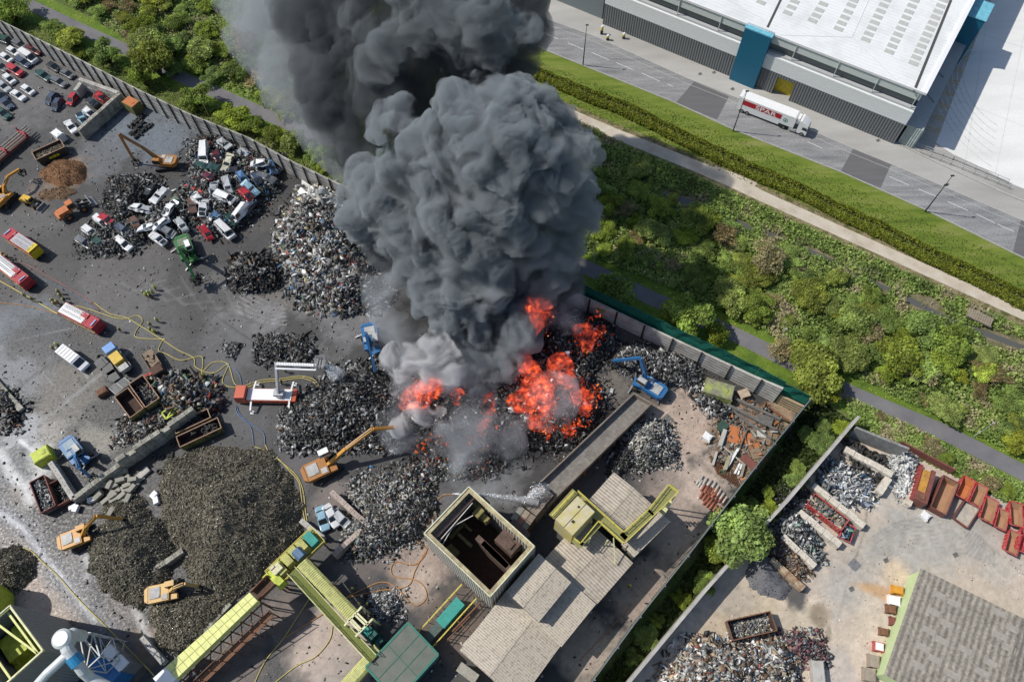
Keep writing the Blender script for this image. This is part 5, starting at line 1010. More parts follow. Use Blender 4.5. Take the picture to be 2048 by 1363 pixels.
# ------------------------------------------------------------------ heaps of scrap
BX = np.array([[-1, -1, -1], [1, -1, -1], [1, 1, -1], [-1, 1, -1], [-1, -1, 1], [1, -1, 1], [1, 1, 1], [-1, 1, 1]])*.5; BF = np.array(BOXF)
def rot_rand(n, rng, flat=None):
    a = rng.normal(size=(n, 3)); 
    if flat is not None: a = a*flat+np.array([0, 0, 1.0])
    a /= np.linalg.norm(a, axis=1)[:, None]; b = np.cross(a, rng.normal(size=(n, 3))); b /= np.linalg.norm(b, axis=1)[:, None]+1e-9
    return np.stack([b, np.cross(a, b), a], 2)
def chips(pos, rng, smin, smax, pal, wts, thin=0.25, skew=2.2, flat=None, long=2.2):
    n = len(pos); s = smin+(smax-smin)*rng.random(n)**(skew*1.5)
    dim = np.stack([s*(1+(long-1)*rng.random(n)), s*(0.5+0.5*rng.random(n)), s*(thin*(0.4+rng.random(n)))], 1)
    V = BX[None]*dim[:, None, :]*(1+rng.uniform(-.35, .35, (n, 8, 3))); R = rot_rand(n, rng, flat); V = np.einsum('nij,nkj->nki', R, V)+pos[:, None, :]
    F_ = (BF[None]+8*np.arange(n)[:, None, None]).reshape(-1, 4); ci = rng.choice(len(pal), n, p=np.array(wts)/sum(wts)); c = np.array(pal)[ci]*((0.6+0.7*rng.random(n))*(.35+1.3*fbm(pos*.22+5, 3, .6)))[:, None]
    return V.reshape(-1, 3), F_, np.repeat(c, 8, 0)
class Field:
    def __init__(s, poly_px, h, slope=0.75, lump=0.35, seed=0, res=0.45, lsc=0.35, crest=1.0):
        s.poly = [G2(*p) for p in poly_px]; xs = [p[0] for p in s.poly]; ys = [p[1] for p in s.poly]; s.h = h; s.slope = slope; s.lump = lump; s.seed = seed; s.lsc = lsc; s.res = res
        s.b = (min(xs)-.5, max(xs)+.5, min(ys)-.5, max(ys)+.5)
    def z(s, X, Y):
        w1 = (fbm2(X, Y, .35, 3, .55, s.seed+3)-.5)*2.4
        ins = inpoly(X, Y, s.poly); d = np.where(ins, pol_dist(X, Y, s.poly), -pol_dist(X, Y, s.poly))+w1
        t = np.clip(d*s.slope/s.h/1.6, 0, 1); z = s.h*(1-(1-t)**2)
        n = fbm2(X, Y, s.lsc, 4, .6, s.seed); z = z*(1+s.lump*(n-.5)*2.2)+(n-.5)*.3*(t > 0)
        return np.where(d > 0, np.maximum(z, 0.02), -0.15), d
def heap(name, label, cat, poly, h, n, pal, wts, base, smin=.07, smax=.9, seed=1, lump=.35, slope=.75, lsc=.35, thin=.25, skew=2.4, rough=.55, metal=.0, kind='stuff', loose=0.22, fine=.25, bases=None, flat=None, long=2.2, group=None):
    n = int(n*1.7) if not flat else int(n*.7); rng = np.random.default_rng(seed); F_ = Field(poly, h, slope, lump, seed, lsc=lsc); x0, x1, y0, y1 = F_.b
    gx = np.arange(x0, x1, .4); gy = np.arange(y0, y1, .4); X, Y = np.meshgrid(gx, gy); Z, d = F_.z(X, Y); Z = Z+(fbm2(X, Y, 1.6, 3, .7, seed+9)-.5)*fine*2*(d > 0)
    c = np.array(base)*(0.55+0.9*fbm2(X, Y, 1.1, 4, .7, seed+5))[..., None]
    V = np.stack([X, Y, Z], -1).reshape(-1, 3); ny, nx = X.shape; ii = np.arange(ny*nx).reshape(ny, nx); Q = np.stack([ii[:-1, :-1], ii[:-1, 1:], ii[1:, 1:], ii[1:, :-1]], -1).reshape(-1, 4)
    keep = (d.reshape(-1)[Q] > -.5).all(1); Q = Q[keep]; us = np.unique(Q); re = np.zeros(len(V), int); re[us] = np.arange(len(us)); Vm = V[us]; Qm = re[Q]; Cm = c.reshape(-1, 3)[us]
    x = rng.uniform(x0, x1, n*3); y = rng.uniform(y0, y1, n*3); z, dd = F_.z(x, y); k = (dd > 0) | ((dd > -2.6*rng.random(len(x))**.5) & (rng.random(len(x)) < loose)); x, y, z, dd = x[k][:n], y[k][:n], np.maximum(z[k][:n], 0.05), dd[k][:n]
    pos = np.stack([x, y, z+rng.uniform(-.05, .22, len(x))*(dd > 0)], 1); v, f, cc = chips(pos, rng, smin, smax, pal, wts, thin, skew, flat, long)
    if smax > .5: v2, f2, c2 = chips(pos[:n//9]+[0, 0, .1], rng, .05, .12, pal, wts, .8, 1, None, 22); v, f, cc = np.concatenate([v, v2]), np.concatenate([f, f2+len(v)]), np.concatenate([cc, c2*.8])
    o = npmesh(name, np.concatenate([Vm, v]), np.concatenate([Qm, f+len(Vm)]), mat_attr('scrap_%s' % (int(rough*10)), rough=rough, var=.25, scale=4), col=np.concatenate([Cm, cc]))
    tag(o, label, cat, group, kind); return F_
BLK, SIL, WH, GRN, RED, BLU, BRN, GRY = (0.022, 0.021, 0.02), (0.30, 0.31, 0.31), (0.60, 0.60, 0.58), (0.06, 0.11, 0.06), (0.32, 0.04, 0.03), (0.06, 0.16, 0.3), (0.13, 0.075, 0.045), (0.13, 0.13, 0.125)
MIX = [BLK, GRY, SIL, WH, BRN, (0.28, 0.26, 0.2), RED, BLU, GRN, (.4, .36, .2)]
def H_(*a, **k): return heap('scrap_heap', *a, **k)
H_('big grey heap of mixed shredder scrap left of the smoke', 'scrap heap', [(600, 392), (640, 400), (690, 425), (735, 480), (765, 530), (790, 590), (760, 615), (690, 630), (620, 605), (585, 580), (572, 545), (545, 530), (548, 470), (575, 430)], 5.0, 11000, MIX, [5, 4.5, 3.2, 1.4, 1.2, 1.2, .25, .3, .2, .15], (0.06, 0.058, 0.055), smax=1.1, seed=11)
H_('small black tangled scrap heap left of the big grey heap', 'scrap heap', [(460, 530), (490, 510), (540, 520), (560, 545), (555, 575), (505, 582), (465, 565)], 2.6, 2600, [BLK, GRY, SIL, BRN], [7, 2, .8, .5], (0.02, 0.02, 0.02), smax=.9, seed=12, thin=.15, long=4)
H_('dark heap of shredded black parts above the white-roofed scrapped cars', 'scrap heap', [(215, 370), (245, 352), (300, 355), (330, 372), (300, 400), (270, 432), (235, 440), (222, 410)], 2.0, 2600, [BLK, GRY, SIL, BRN], [7, 2, .8, .3], (0.02, 0.02, 0.02), smax=.8, seed=13)
H_('black low scrap heap under the aerial platform boom', 'scrap heap', [(510, 690), (560, 672), (600, 680), (628, 705), (610, 728), (560, 722), (530, 712)], 2.4, 2400, [BLK, GRY, SIL, BRN], [6, 3, 1.4, .3], (0.03, 0.03, 0.03), smax=.8, seed=14)
H_('wide black scrap heap between red platform truck and smoke', 'scrap heap', [(620, 790), (680, 745), (730, 720), (770, 745), (800, 790), (830, 850), (840, 895), (760, 890), (680, 905), (600, 895), (565, 860), (575, 820)], 4.4, 11000, [BLK, GRY, SIL, WH, BRN], [8, 3, 1.6, .35, .3], (0.022, 0.022, 0.022), smax=.85, seed=15)
H_('pale silver fringe of crushed scrap at the foot of the black heap', 'scrap heap', [(560, 835), (600, 820), (650, 830), (690, 860), (690, 900), (620, 900), (570, 875)], 1.6, 2600, [GRY, SIL, WH, BLK], [3, 3, 1, 3], (0.06, 0.06, 0.06), smax=.8, seed=16)
H_('smouldering heap of burnt scrap under the smoke and flames', 'scrap heap', [(790, 800), (830, 770), (900, 760), (1000, 740), (1040, 690), (1050, 620), (1130, 610), (1230, 655), (1235, 690), (1190, 740), (1210, 810), (1190, 870), (1130, 900), (1060, 905), (1000, 940), (930, 945), (860, 925), (810, 890), (790, 850)], 3.8, 17000, [BLK, (0.05, 0.047, 0.043), GRY, SIL, WH, BRN], [7, 4, 2.2, .9, .25, 1], (0.026, 0.024, 0.023), smax=.8, seed=17, lump=.6)
H_('long low heap of light scrap fragments between orange crane and tower', 'scrap heap', [(700, 980), (760, 945), (830, 930), (870, 975), (865, 1020), (840, 1070), (790, 1100), (740, 1120), (700, 1110), (690, 1060), (715, 1030), (700, 1000)], 2.6, 8000, MIX, [3.4, 4, 3, 1.1, 1, 2, .1, .1, .2, .1], (0.075, 0.072, 0.065), smax=.75, seed=18)
H_('narrow trail of pale fragments below the fire', 'scrap heap', [(840, 925), (900, 915), (990, 930), (1000, 945), (930, 955), (850, 950)], .7, 1800, MIX, [3.4, 4, 3, 1.1, 1, 2, .1, .1, .2, .1], (0.07, 0.068, 0.062), smax=.6, seed=19)
H_('round heap of pale shredded metal right of the trough conveyor', 'scrap heap', [(1258, 862), (1290, 842), (1330, 850), (1352, 885), (1345, 920), (1300, 938), (1262, 925), (1250, 890)], 3.0, 3600, [BLK, GRY, SIL, (.42, .4, .33), WH], [3, 2, 2.5, 2, .7], (0.07, 0.068, 0.06), smax=.7, seed=20)
H_('black scrap spilled along the right side of the trough conveyor', 'scrap heap', [(1215, 940), (1240, 900), (1275, 855), (1290, 870), (1262, 925), (1235, 955)], 1.4, 1500, [BLK, GRY, SIL], [6, 2, 1], (0.02, 0.02, 0.02), smax=.7, seed=21)
H_('black shiny scrap heap against the netted wall by the blue crane', 'scrap heap', [(1235, 690), (1280, 690), (1335, 705), (1390, 732), (1410, 765), (1370, 775), (1330, 760), (1290, 745), (1240, 725)], 2.6, 4200, [BLK, GRY, SIL, WH], [6, 3, 1.6, .5], (0.024, 0.024, 0.025), smax=.8, seed=22)
H_('large heap of white and brown household scrap at the bottom edge', 'scrap heap', [(1375, 1290), (1430, 1272), (1500, 1285), (1560, 1280), (1590, 1310), (1600, 1363), (1580, 1420), (1300, 1440), (1335, 1340)], 3.4, 7600, [WH, SIL, GRY, BRN, (.35, .25, .15), (.3, .28, .22), BLU, RED, BLK], [3.5, 2, 2.4, 2, 1.6, 2, .25, .2, 1.5], (0.16, 0.13, 0.10), smax=1.0, seed=23)
H_('purple and grey baled scrap beside the rusty skip', 'scrap heap', [(1562, 1275), (1590, 1262), (1630, 1288), (1655, 1310), (1640, 1330), (1600, 1320), (1570, 1300)], 2.0, 1500, [(.12, .05, .06), GRY, SIL, BLK, (.25, .1, .1)], [3, 3, 1.5, 2, 1], (0.07, 0.055, 0.055), smax=.7, seed=24)
H_('mixed scrap heap with rusty pipes behind the two brown skips', 'scrap heap', [(300, 762), (350, 750), (395, 765), (440, 790), (435, 815), (400, 830), (360, 825), (330, 800)], 1.8, 2800, MIX, [5, 3, 1.6, .5, 2.4, 1, .3, .2, .4, .4], (0.05, 0.045, 0.035), smax=1.1, seed=25, long=4)
H_('heap of black parts at the far left under the grey beam', 'scrap heap', [(-20, 775), (10, 775), (35, 800), (45, 850), (25, 865), (5, 830), (-20, 810)], 1.4, 900, [BLK, GRY, SIL, BRN], [6, 2, 1, 1], (0.025, 0.024, 0.02), smax=.9, seed=26)
H_('fragments and tyres scattered at the foot of the block wall', 'scrap heap', [(240, 852), (300, 832), (330, 840), (300, 870), (255, 890), (230, 880)], .8, 900, MIX, [3, 3, 2, 1.5, 2, 2, .1, .1, .2, .1], (0.08, 0.075, 0.06), smax=.7, seed=27)
H_('tangled dark wreckage ground between the scrapped car rows', 'scrap heap', [(380, 285), (430, 272), (500, 290), (560, 320), (560, 380), (520, 420), (470, 470), (420, 480), (380, 440), (330, 470), (280, 480), (300, 420), (350, 400), (385, 350)], 1.6, 5200, [BLK, GRY, SIL, WH, GRN, RED, BLU], [7, 3, 2.2, .9, .4, .25, .3], (0.025, 0.025, 0.024), smax=.8, seed=28, long=3)
H_('dark debris around the white scrapped cars near the fire engines', 'scrap heap', [(155, 480), (190, 450), (240, 440), (290, 460), (300, 490), (260, 500), (210, 515), (165, 505)], .9, 1600, [BLK, GRY, SIL, GRN], [6, 3, 1.6, .5], (0.035, 0.034, 0.033), smax=.8, seed=29)
H_('pile of broken white panels at the wall end beside the smoke', 'scrap heap', [(600, 395), (640, 378), (680, 392), (700, 420), (660, 432), (620, 425)], 2.8, 700, [WH, SIL, GRY, (.45, .42, .33)], [4, 1.5, 1, 1], (0.12, 0.115, 0.1), smax=2.2, seed=30, thin=.12, skew=1.2)
H_('scattered dark scrap on the ground near the hoses', 'scrap heap', [(450, 690), (480, 690), (482, 715), (455, 715)], .3, 160, [BLK, GRY, SIL], [3, 1, 2], (0.07, 0.07, 0.07), smax=.6, seed=31)
H_('loose silver turnings piled at the foot of the conveyor machine', 'scrap heap', [(735, 1190), (790, 1180), (810, 1210), (780, 1235), (745, 1225)], .9, 1200, [GRY, SIL, BLK, WH], [3, 3, 2, .5], (0.07, 0.07, 0.07), smax=.5, seed=32)
# earthy mounds
def mound(label, poly, h, n, base, pal, wts, seed, cat='mound', smax=.45, name='mound', **k): return heap(name, label, cat, poly, h, n, pal, wts, base, smin=.04, smax=smax*.62, seed=seed, rough=.9, loose=.015, fine=.15, **k)
EP = [(0.045, 0.042, 0.03), (0.10, 0.09, 0.065), (0.20, 0.18, 0.14), (0.34, 0.32, 0.26)]
EP = [(0.06, 0.055, 0.04), (0.14, 0.125, 0.09), (0.24, 0.22, 0.165), (0.36, 0.34, 0.28)]
mound('largest brown-grey mound of shredder residue', [(335, 915), (390, 895), (450, 893), (540, 905), (590, 960), (608, 1020), (600, 1090), (560, 1130), (520, 1165), (480, 1190), (440, 1205), (400, 1190), (360, 1130), (330, 1050), (318, 970)], 7.0, 20000, (0.125, 0.112, 0.082), EP, [5, 4, 2, .8], 41, lump=.3, slope=.6, lsc=.2)
mound('dark residue mound between two yellow excavators', [(215, 1040), (290, 1010), (330, 1040), (350, 1090), (345, 1150), (330, 1190), (280, 1215), (220, 1195), (178, 1140), (180, 1080)], 4.6, 8000, (0.10, 0.094, 0.072), EP, [6, 4, 2, 1], 42, lump=.3, slope=.65, lsc=.25)
mound('small round residue mound inside the yellow hose loop', [(0, 1098), (40, 1092), (72, 1115), (72, 1150), (40, 1180), (-20, 1185), (-40, 1130)], 2.8, 3000, (0.085, 0.082, 0.068), EP, [6, 4, 2, 1], 43, slope=.7)
mound('low grey residue mound behind the tumbled concrete blocks', [(215, 1000), (250, 985), (300, 1000), (290, 1035), (230, 1050), (205, 1030)], 1.8, 2200, (0.13, 0.118, 0.088), EP, [4, 4, 2.4, 1], 44)
mound('flat grey residue bank below the second yellow excavator', [(300, 1195), (400, 1185), (470, 1200), (450, 1240), (400, 1290), (350, 1310), (320, 1290), (295, 1240)], 1.2, 5000, (0.15, 0.135, 0.1), EP, [3, 4, 2.4, .8], 45, lump=.2)
mound('rust-brown mound of swarf beside the dark skip', [(80, 345), (110, 322), (150, 318), (178, 335), (170, 362), (120, 372), (90, 362)], 2.6, 1500, (0.20, 0.10, 0.045), [(0.16, .08, .035), (.26, .14, .07), (.08, .05, .03)], [3, 2, 1], 46, smax=.3)
mound('brown earth spread in front of the rust-brown mound', [(70, 385), (130, 372), (160, 385), (130, 400), (80, 400)], .5, 500, (0.16, 0.10, 0.055), [(0.16, .10, .06), (.08, .05, .03)], [3, 2], 47, smax=.3)
mound('smooth grey dust pile in the second yard', [(1505, 1110), (1535, 1108), (1560, 1140), (1578, 1175), (1560, 1195), (1520, 1192), (1495, 1175), (1488, 1140)], 3.2, 500, (0.135, 0.135, 0.14), [(0.1, .1, .105), (.17, .17, .175)], [1, 1], 48, smax=.25, lump=.2, name='dust_pile')
# second yard bays
H_('white aluminium profiles piled in the bay left of the tyres', 'scrap heap', [(1652, 950), (1674, 925), (1712, 948), (1752, 970), (1742, 990), (1700, 1012), (1668, 997), (1643, 974)], 1.1, 2000, [WH, SIL, (.5, .55, .62), GRY, BLU, BLK], [5, 3, 2, 1.2, .5, .5], (0.2, 0.21, 0.22), smax=.75, seed=51, thin=.12, long=5)
H_('bright white bent aluminium heap right of the tyre bay', 'scrap heap', [(1782, 910), (1815, 912), (1838, 930), (1830, 970), (1812, 1005), (1800, 985), (1790, 955), (1778, 935)], 1.5, 1300, [WH, SIL, (.55, .6, .6)], [7, 2, 1], (0.4, 0.4, 0.4), smax=.7, seed=52, thin=.15, long=4)
H_('dark and silver alloy scrap in the bay below the red container', 'scrap heap', [(1545, 1040), (1572, 1015), (1620, 1050), (1636, 1080), (1632, 1125), (1600, 1100), (1560, 1070)], 2.0, 2400, [GRY, SIL, WH, BLK, (.2, .3, .25)], [3, 3, 1.6, 3, .5], (0.08, 0.085, 0.085), smax=.9, seed=53)
H_('brown motor and cable scrap in the lowest bay', 'scrap heap', [(1530, 1085), (1555, 1070), (1600, 1110), (1622, 1140), (1600, 1155), (1560, 1125), (1535, 1105)], 1.6, 1700, [BRN, (.2, .14, .09), GRY, SIL, BLK], [4, 3, 2, 1, 3], (0.08, 0.06, 0.04), smax=.6, seed=54)
H_('blackened scrap against the retaining wall behind the bays', 'scrap heap', [(1540, 1050), (1575, 1005), (1600, 970), (1612, 985), (1590, 1020), (1560, 1060)], 1.6, 900, [BLK, GRY, SIL], [4, 2, .6], (0.03, 0.03, 0.03), smax=.8, seed=55)
H_('bent steel frames leaning in the aluminium bay', 'scrap heap', [(1637, 965), (1662, 932), (1680, 945), (1655, 985)], 1.3, 500, [SIL, GRY, (.3, .36, .42)], [2, 3, 2], (0.1, 0.11, 0.12), smax=.8, seed=56, thin=.08, long=6)
# ------------------------------------------------------------------ concrete block walls
def blocks(label, a, b_, h, m=M_BLOCK, w_=0.85, bl=1.65, bh=0.8, seed=0, name='block_wall', group=None, drop=0.0, h2=None):
    p, q = G(*a), G(*b_); T = thing(name, label, 'wall', p, math.atan2(q.y-p.y, q.x-p.x), group); Ln = (q-p).length; r_ = random.Random(seed); n = max(1, round(Ln/bl)); rows = max(1, round(h/bh)); b = MB(); dl = Ln/n
    for j in range(rows):
        for i in range(n):
            if j == rows-1 and r_.random() < drop: continue
            if h2 and (i/n) > .42 and j*bh >= h2: continue
            b.box((dl*(i+.5)+r_.uniform(-.03, .03), r_.uniform(-.05, .05), bh*(j+.5)), (dl-.05, w_, bh-.03), rz=r_.uniform(-.012, .012))
    tb = MB()
    b.build('blocks', m, T)
    for i in range(n*2): tb.box((dl*(i+.5)/2, 0, rows*bh+.0), (.16, .16, .12))
    tb.build('lugs', m, T); return T
blocks('tall dividing block wall running diagonally below the brown skips', (252, 935), (402, 832), 4.0, seed=1, drop=.1)
blocks('lower end of the diagonal block wall by the blue crane', (160, 1004), (250, 937), 2.5, seed=2)
blocks('short block wall joining the diagonal wall, left of the blue crane', (114, 932), (160, 1004), 2.5, m=M_CONCP, seed=3)
blocks('block wall behind the red car bay along the yard wall', (172, 178), (250, 206), 3.2, m=M_CONCP, seed=4)
blocks('block wall of the car bay facing the tyre stacks', (252, 206), (170, 280), 3.2, m=M_BLOCK, seed=5)
blocks('short crumbling block stub at the corner of the car bay', (160, 196), (174, 178), 2.4, m=M_CONCP, seed=6)
blocks('pinkish block wall of the small car bay, upper arm', (668, 990), (738, 1054), 2.5, m=mat('pink_block', (0.40, 0.33, 0.28), .9, var=.25, dirt=(.25, .2, .16)), seed=7)
blocks('pinkish block wall of the small car bay, lower arm', (738, 1056), (672, 1116), 2.5, m=MATS['pink_block'], seed=8)
blocks('short block wall behind the yellow sorting machine', (606, 1044), (650, 1080), 2.0, m=M_CONCP, seed=9)
blocks('weathered block row beside the second yellow excavator', (300, 1152), (372, 1104), 1.7, seed=10, drop=.2)
blocks('narrow pale block wall near the white conveyor end', (291, 1276), (334, 1326), 1.7, m=M_CONCP, seed=11)
blocks('low block edge along the bottom of the residue bank', (386, 1288), (462, 1206), 1.0, seed=12)
blocks('dusty block edge at the right foot of the residue bank', (372, 1240), (330, 1330), .9, seed=13, drop=.3)
blocks('long grey beam of blocks at the left edge of the yard', (-12, 758), (46, 822), 1.2, seed=14, w_=1.1, bl=2.6)
M_BAY = mat('bay_block', (0.64, 0.58, 0.48), .85, var=.15, dirt=(.33, .3, .25), dscale=1.2)
blocks('cream bay wall between tyres and aluminium', (1680, 906), (1774, 957), 2.4, m=M_BAY, seed=15, w_=1.1)
blocks('cream block stub at the open end of the aluminium bay', (1771, 960), (1750, 990), 1.8, m=M_BAY, seed=16, w_=1.2)
blocks('cream bay wall above the red container', (1620, 975), (1722, 1056), 1.8, m=M_BAY, seed=17, w_=1.1)
blocks('cream bay wall below the red container', (1593, 1027), (1674, 1094), 1.8, m=M_BAY, seed=18, w_=1.1)
blocks('cream bay wall between alloy scrap and cable scrap', (1560, 1075), (1624, 1136), 1.8, m=M_BAY, seed=19, w_=1.0)
blocks('rust stained bay wall beside the grey dust pile', (1537, 1122), (1602, 1179), 1.6, m=mat('rusty_block', (0.42, 0.33, 0.22), .9, var=.25, dirt=(.2, .08, .03), dscale=1, damt=.9), seed=20, w_=1.0)
blocks('cream bay wall right of the bright white heap', (1839, 940), (1808, 1014), 1.8, m=M_BAY, seed=21, w_=1.0)
def tumbled(label, pts, seed, m=M_BLOCK, name='concrete_block', size=(1.6, .8, .8), group=None, cat='block'):
    r_ = random.Random(seed); src = None
    for i, (px, py, rz, z_) in enumerate(pts):
        if src is None:
            b = MB(); b.box((0, 0, 0), size, taper=.94); src = b.build(name, m); tag(src, label, cat, group); o = src
        else: o = src.copy(); link(o)
        p = G(px, py); o.location = (p.x, p.y, z_+size[2]/2); o.rotation_euler = (r_.uniform(-.12, .12), r_.uniform(-.12, .12), rz)
tumbled('grey concrete block tumbled at the foot of the diagonal wall', [(200+k % 5*13+k//5*7+random.Random(k+9).uniform(-6, 6), 985-k % 5*9+k//5*9+random.Random(k).uniform(-6, 6), .7+random.Random(k).uniform(-.7, .7), .35*(k % 3)) for k in range(24)], 1, group='tumbled blocks below the diagonal wall')
tumbled('pale broken slab lying beside the largest residue mound', [(272, 962, .7, .1), (285, 950, .8, .1), (262, 972, .6, .2)], 2, m=M_CONCP, size=(3.2, 1.3, .4), name='concrete_slab', cat='slab', group='pale slabs beside the largest mound')
tumbled('white lump of concrete at the edge of the small residue mound', [(148, 1015, .4, 0), (155, 1018, 1.4, .2), (310, 990, .9, 0), (315, 1002, 2.0, .1), (185, 1000, .3, 0)], 3, m=M_WHITE, size=(1.3, .9, .7), name='concrete_lump', cat='lump', group='white concrete lumps')
# ------------------------------------------------------------------ skips and containers
def skip(label, px, py, ang_px, Ln, W_, H_s, outer, inner, fill=None, slope=.5, rust_rim=None, name='skip', ribs=True, group=None, cat='skip', closed=False, z=0):
    """open container; ang_px = direction of its long axis in the picture, as a (dx, dy) pair"""
    yaw = yaw_of((px, py), (px+ang_px[0]*20, py+ang_px[1]*20)); p = G(px, py, H_s*.5); T = thing(name, label, cat, (p.x, p.y, z), yaw, group); t = .1; hx = Ln/2; s = slope
    b = MB()
    for sy in (-1, 1): b.prism_xz([(-hx+s, .15), (hx-s, .15), (hx, H_s), (-hx, H_s)], sy*(W_/2)-t/2, sy*(W_/2)+t/2)
    for sx in (-1, 1): b.add([(sx*(hx-s), -W_/2+t/2+.001, .15), (sx*(hx-s), W_/2-t/2-.001, .15), (sx*(hx-s-t), W_/2-t/2-.001, .15), (sx*(hx-s-t), -W_/2+t/2+.001, .15), (sx*hx, -W_/2+t/2+.001, H_s-.002), (sx*hx, W_/2-t/2-.001, H_s-.002), (sx*(hx-t), W_/2-t/2-.001, H_s-.002), (sx*(hx-t), -W_/2+t/2+.001, H_s-.002)], BOXF)
    if ribs:
        n = int(Ln/.9)
        for k in range(n):
            x = -hx+s+(Ln-2*s)*(k+.5)/n
            for sy in (-1, 1): b.box((x, sy*(W_/2+t/2+.05), H_s*.55), (.12, .1, H_s*.75))
    b.build('shell', outer, T)
    b = MB(); b.box((0, 0, .2), (Ln-2*s-.05, W_-t-.02, .08)); 
    for sy in (-1, 1): b.prism_xz([(-hx+s+.1, .2), (hx-s-.1, .2), (hx-.12, H_s-.05), (-hx+.12, H_s-.05)], sy*(W_/2-.075)-.01, sy*(W_/2-.075)+.01)
    for sx in (-1, 1): b.quad((sx*(hx-s-t-.02), -W_/2+.1, .2), (sx*(hx-s-t-.02), W_/2-.1, .2), (sx*(hx-t-.02), W_/2-.1, H_s-.03), (sx*(hx-t-.02), -W_/2+.1, H_s-.03))
    b.build('lining', inner, T)
    b = MB()
    for sy in (-1, 1): b.bar((-hx-.04, sy*W_/2, H_s+.04), (hx+.04, sy*W_/2, H_s+.04), .16, .1)
    for sx in (-1, 1): b.bar((sx*hx, -W_/2+.08, H_s+.04), (sx*hx, W_/2-.08, H_s+.04), .14, .1)
    b.build('rim', rust_rim or outer, T)
    if fill:
        pal, wts, lv, sz, seed = fill; rng = np.random.default_rng(seed); n = int(Ln*W_*26); pos = np.stack([rng.uniform(-hx+s*.6, hx-s*.6, n), rng.uniform(-W_/2+.2, W_/2-.2, n), np.zeros(n)], 1)
        pos[:, 2] = H_s*lv*(.85+.3*rng.random(n))*(1-.25*(pos[:, 1]/(W_/2))**2); v, f, c = chips(pos, rng, .1, sz, pal, wts, .25, 1.8)
        bb = np.array([[-hx+s*.5, -W_/2+.12, .3], [hx-s*.5, -W_/2+.12, .3], [hx-s*.5, W_/2-.12, .3], [-hx+s*.5, W_/2-.12, .3]]); tt = bb.copy(); tt[:, 2] = H_s*lv*.85
        o = npmesh('load', np.concatenate([bb, tt, v]), np.concatenate([BF, f+8]), mat_attr('scrap_5', rough=.55, var=.25, scale=4), col=np.concatenate([np.tile(np.array(pal[0])*.5, (8, 1)), c]), parent=T); tag(o, kind='stuff')
    return T
M_RED = mat('skip_red', (0.42, 0.015, 0.015), .45, var=.15, scale=1.5, dirt=(.55, .4, .38), dscale=2.5, damt=.35)
M_BRED = mat('brown_red', (0.20, 0.065, 0.05), .75, var=.25, dirt=(.1, .05, .04)); M_SAND = mat('sandy_rust', (0.40, 0.23, 0.13), .85, var=.2, dirt=(.25, .13, .08), dscale=.8); M_ORG = mat('orange_rust', (0.48, 0.16, 0.05), .85, var=.2, dirt=(.35, .15, .08))
M_MOSS = mat('mossy_yellow', (0.20, 0.21, 0.05), .85, var=.4, scale=1.5, dirt=(.06, .04, .03), dscale=.9, damt=.9); M_DBR = mat('dark_brown_inner', (0.06, 0.035, 0.025), .9, var=.4)
gs = 'red skips in the second yard'
skip('red skip with orange rusty inside next to the bank', 1927, 978, (-.4, .92), 4.2, 2.0, 1.5, M_RED, M_ORG, slope=.7)
skip('red skip with yellowish puddle, second from the big brown container', 1953, 992, (-.4, .92), 4.2, 1.9, 1.4, M_RED, M_SAND, slope=.7)
skip('grey-brown low container standing skewed in front of the red skips', 1931, 1026, (-.55, .83), 4.6, 2.6, .9, M_BRED, mat('pale_floor', (.40, .36, .3), .9), slope=.05, ribs=False)
skip('wide red skip with white patches along its side', 1974, 1021, (-.3, .95), 4.4, 2.1, 1.4, M_RED, M_SAND, slope=.8)
skip('red skip tucked behind the wide patched one', 2000, 1040, (-.25, .95), 3.6, 1.8, 1.3, M_RED, M_SAND, slope=.7)
skip('red skip standing upright of the row near the right edge', 2028, 1030, (.05, 1), 4.2, 2.0, 1.5, M_RED, M_SAND, slope=.7)
skip('lowest red skip, alone in front of the row', 2022, 1086, (-.25, 1), 4.0, 1.9, 1.3, M_RED, M_SAND, slope=.7)
skip('bright red skip cut by the right edge beside the lowest one', 2046, 1083, (-.15, 1), 4.2, 1.9, 1.4, M_RED, M_RED, slope=.7)
skip('red skip mostly out of frame at the right edge', 2056, 1040, (-.1, 1), 4.2, 1.9, 1.4, M_RED, M_SAND, slope=.7)
skip('large brown-red open container between press and red skips', 1884, 992, (-.38, .92), 6.6, 2.6, 1.9, M_BRED, M_SAND, slope=.05, name='container', cat='container')
skip('long red container full of mixed rubbish inside a bay', 1652, 1026, (.78, .62), 6.6, 2.4, 1.8, M_RED, M_DBR, fill=([(.35, .3, .24), WH, GRY, (.4, .2, .1), BLK, BLU, (.5, .45, .3)], [4, 2, 3, 1, 2, .6, 2], .85, .8, 5), slope=.1, name='container', cat='container')
skip('small red skip holding blue and white bags', 1692, 1066, (-.35, .93), 2.9, 1.8, 1.2, M_RED, M_DBR, fill=([BLU, WH, (.1, .25, .35), BLK, (.1, .3, .15)], [4, 3, 2, 2, 1], .9, .6, 6), slope=.5)
skip('rusty brown open container with pale scrap near the bottom edge', 1500, 1252, (.97, -.22), 7.2, 2.9, 2.0, M_RUST, M_DBR, fill=([SIL, (.5, .48, .4), GRY, BRN], [3, 3, 3, 1], .35, .5, 7), slope=.1, name='container', cat='container')
skip('brown skip with rusty box inside, left of the pair by the trucks', 263, 809, (.6, .8), 5.6, 2.7, 2.0, M_MOSS, M_DBR, slope=.1, rust_rim=mat('rust_rim', (.33, .2, .13), .8))
skip('brown skip with wire scrap inside, right of the pair by the trucks', 293, 786, (.58, .82), 6.2, 2.8, 2.0, M_MOSS, M_DBR, fill=([BLK, GRY, SIL], [4, 3, 1.5], .3, .6, 8), slope=.1, rust_rim=MATS['rust_rim'])
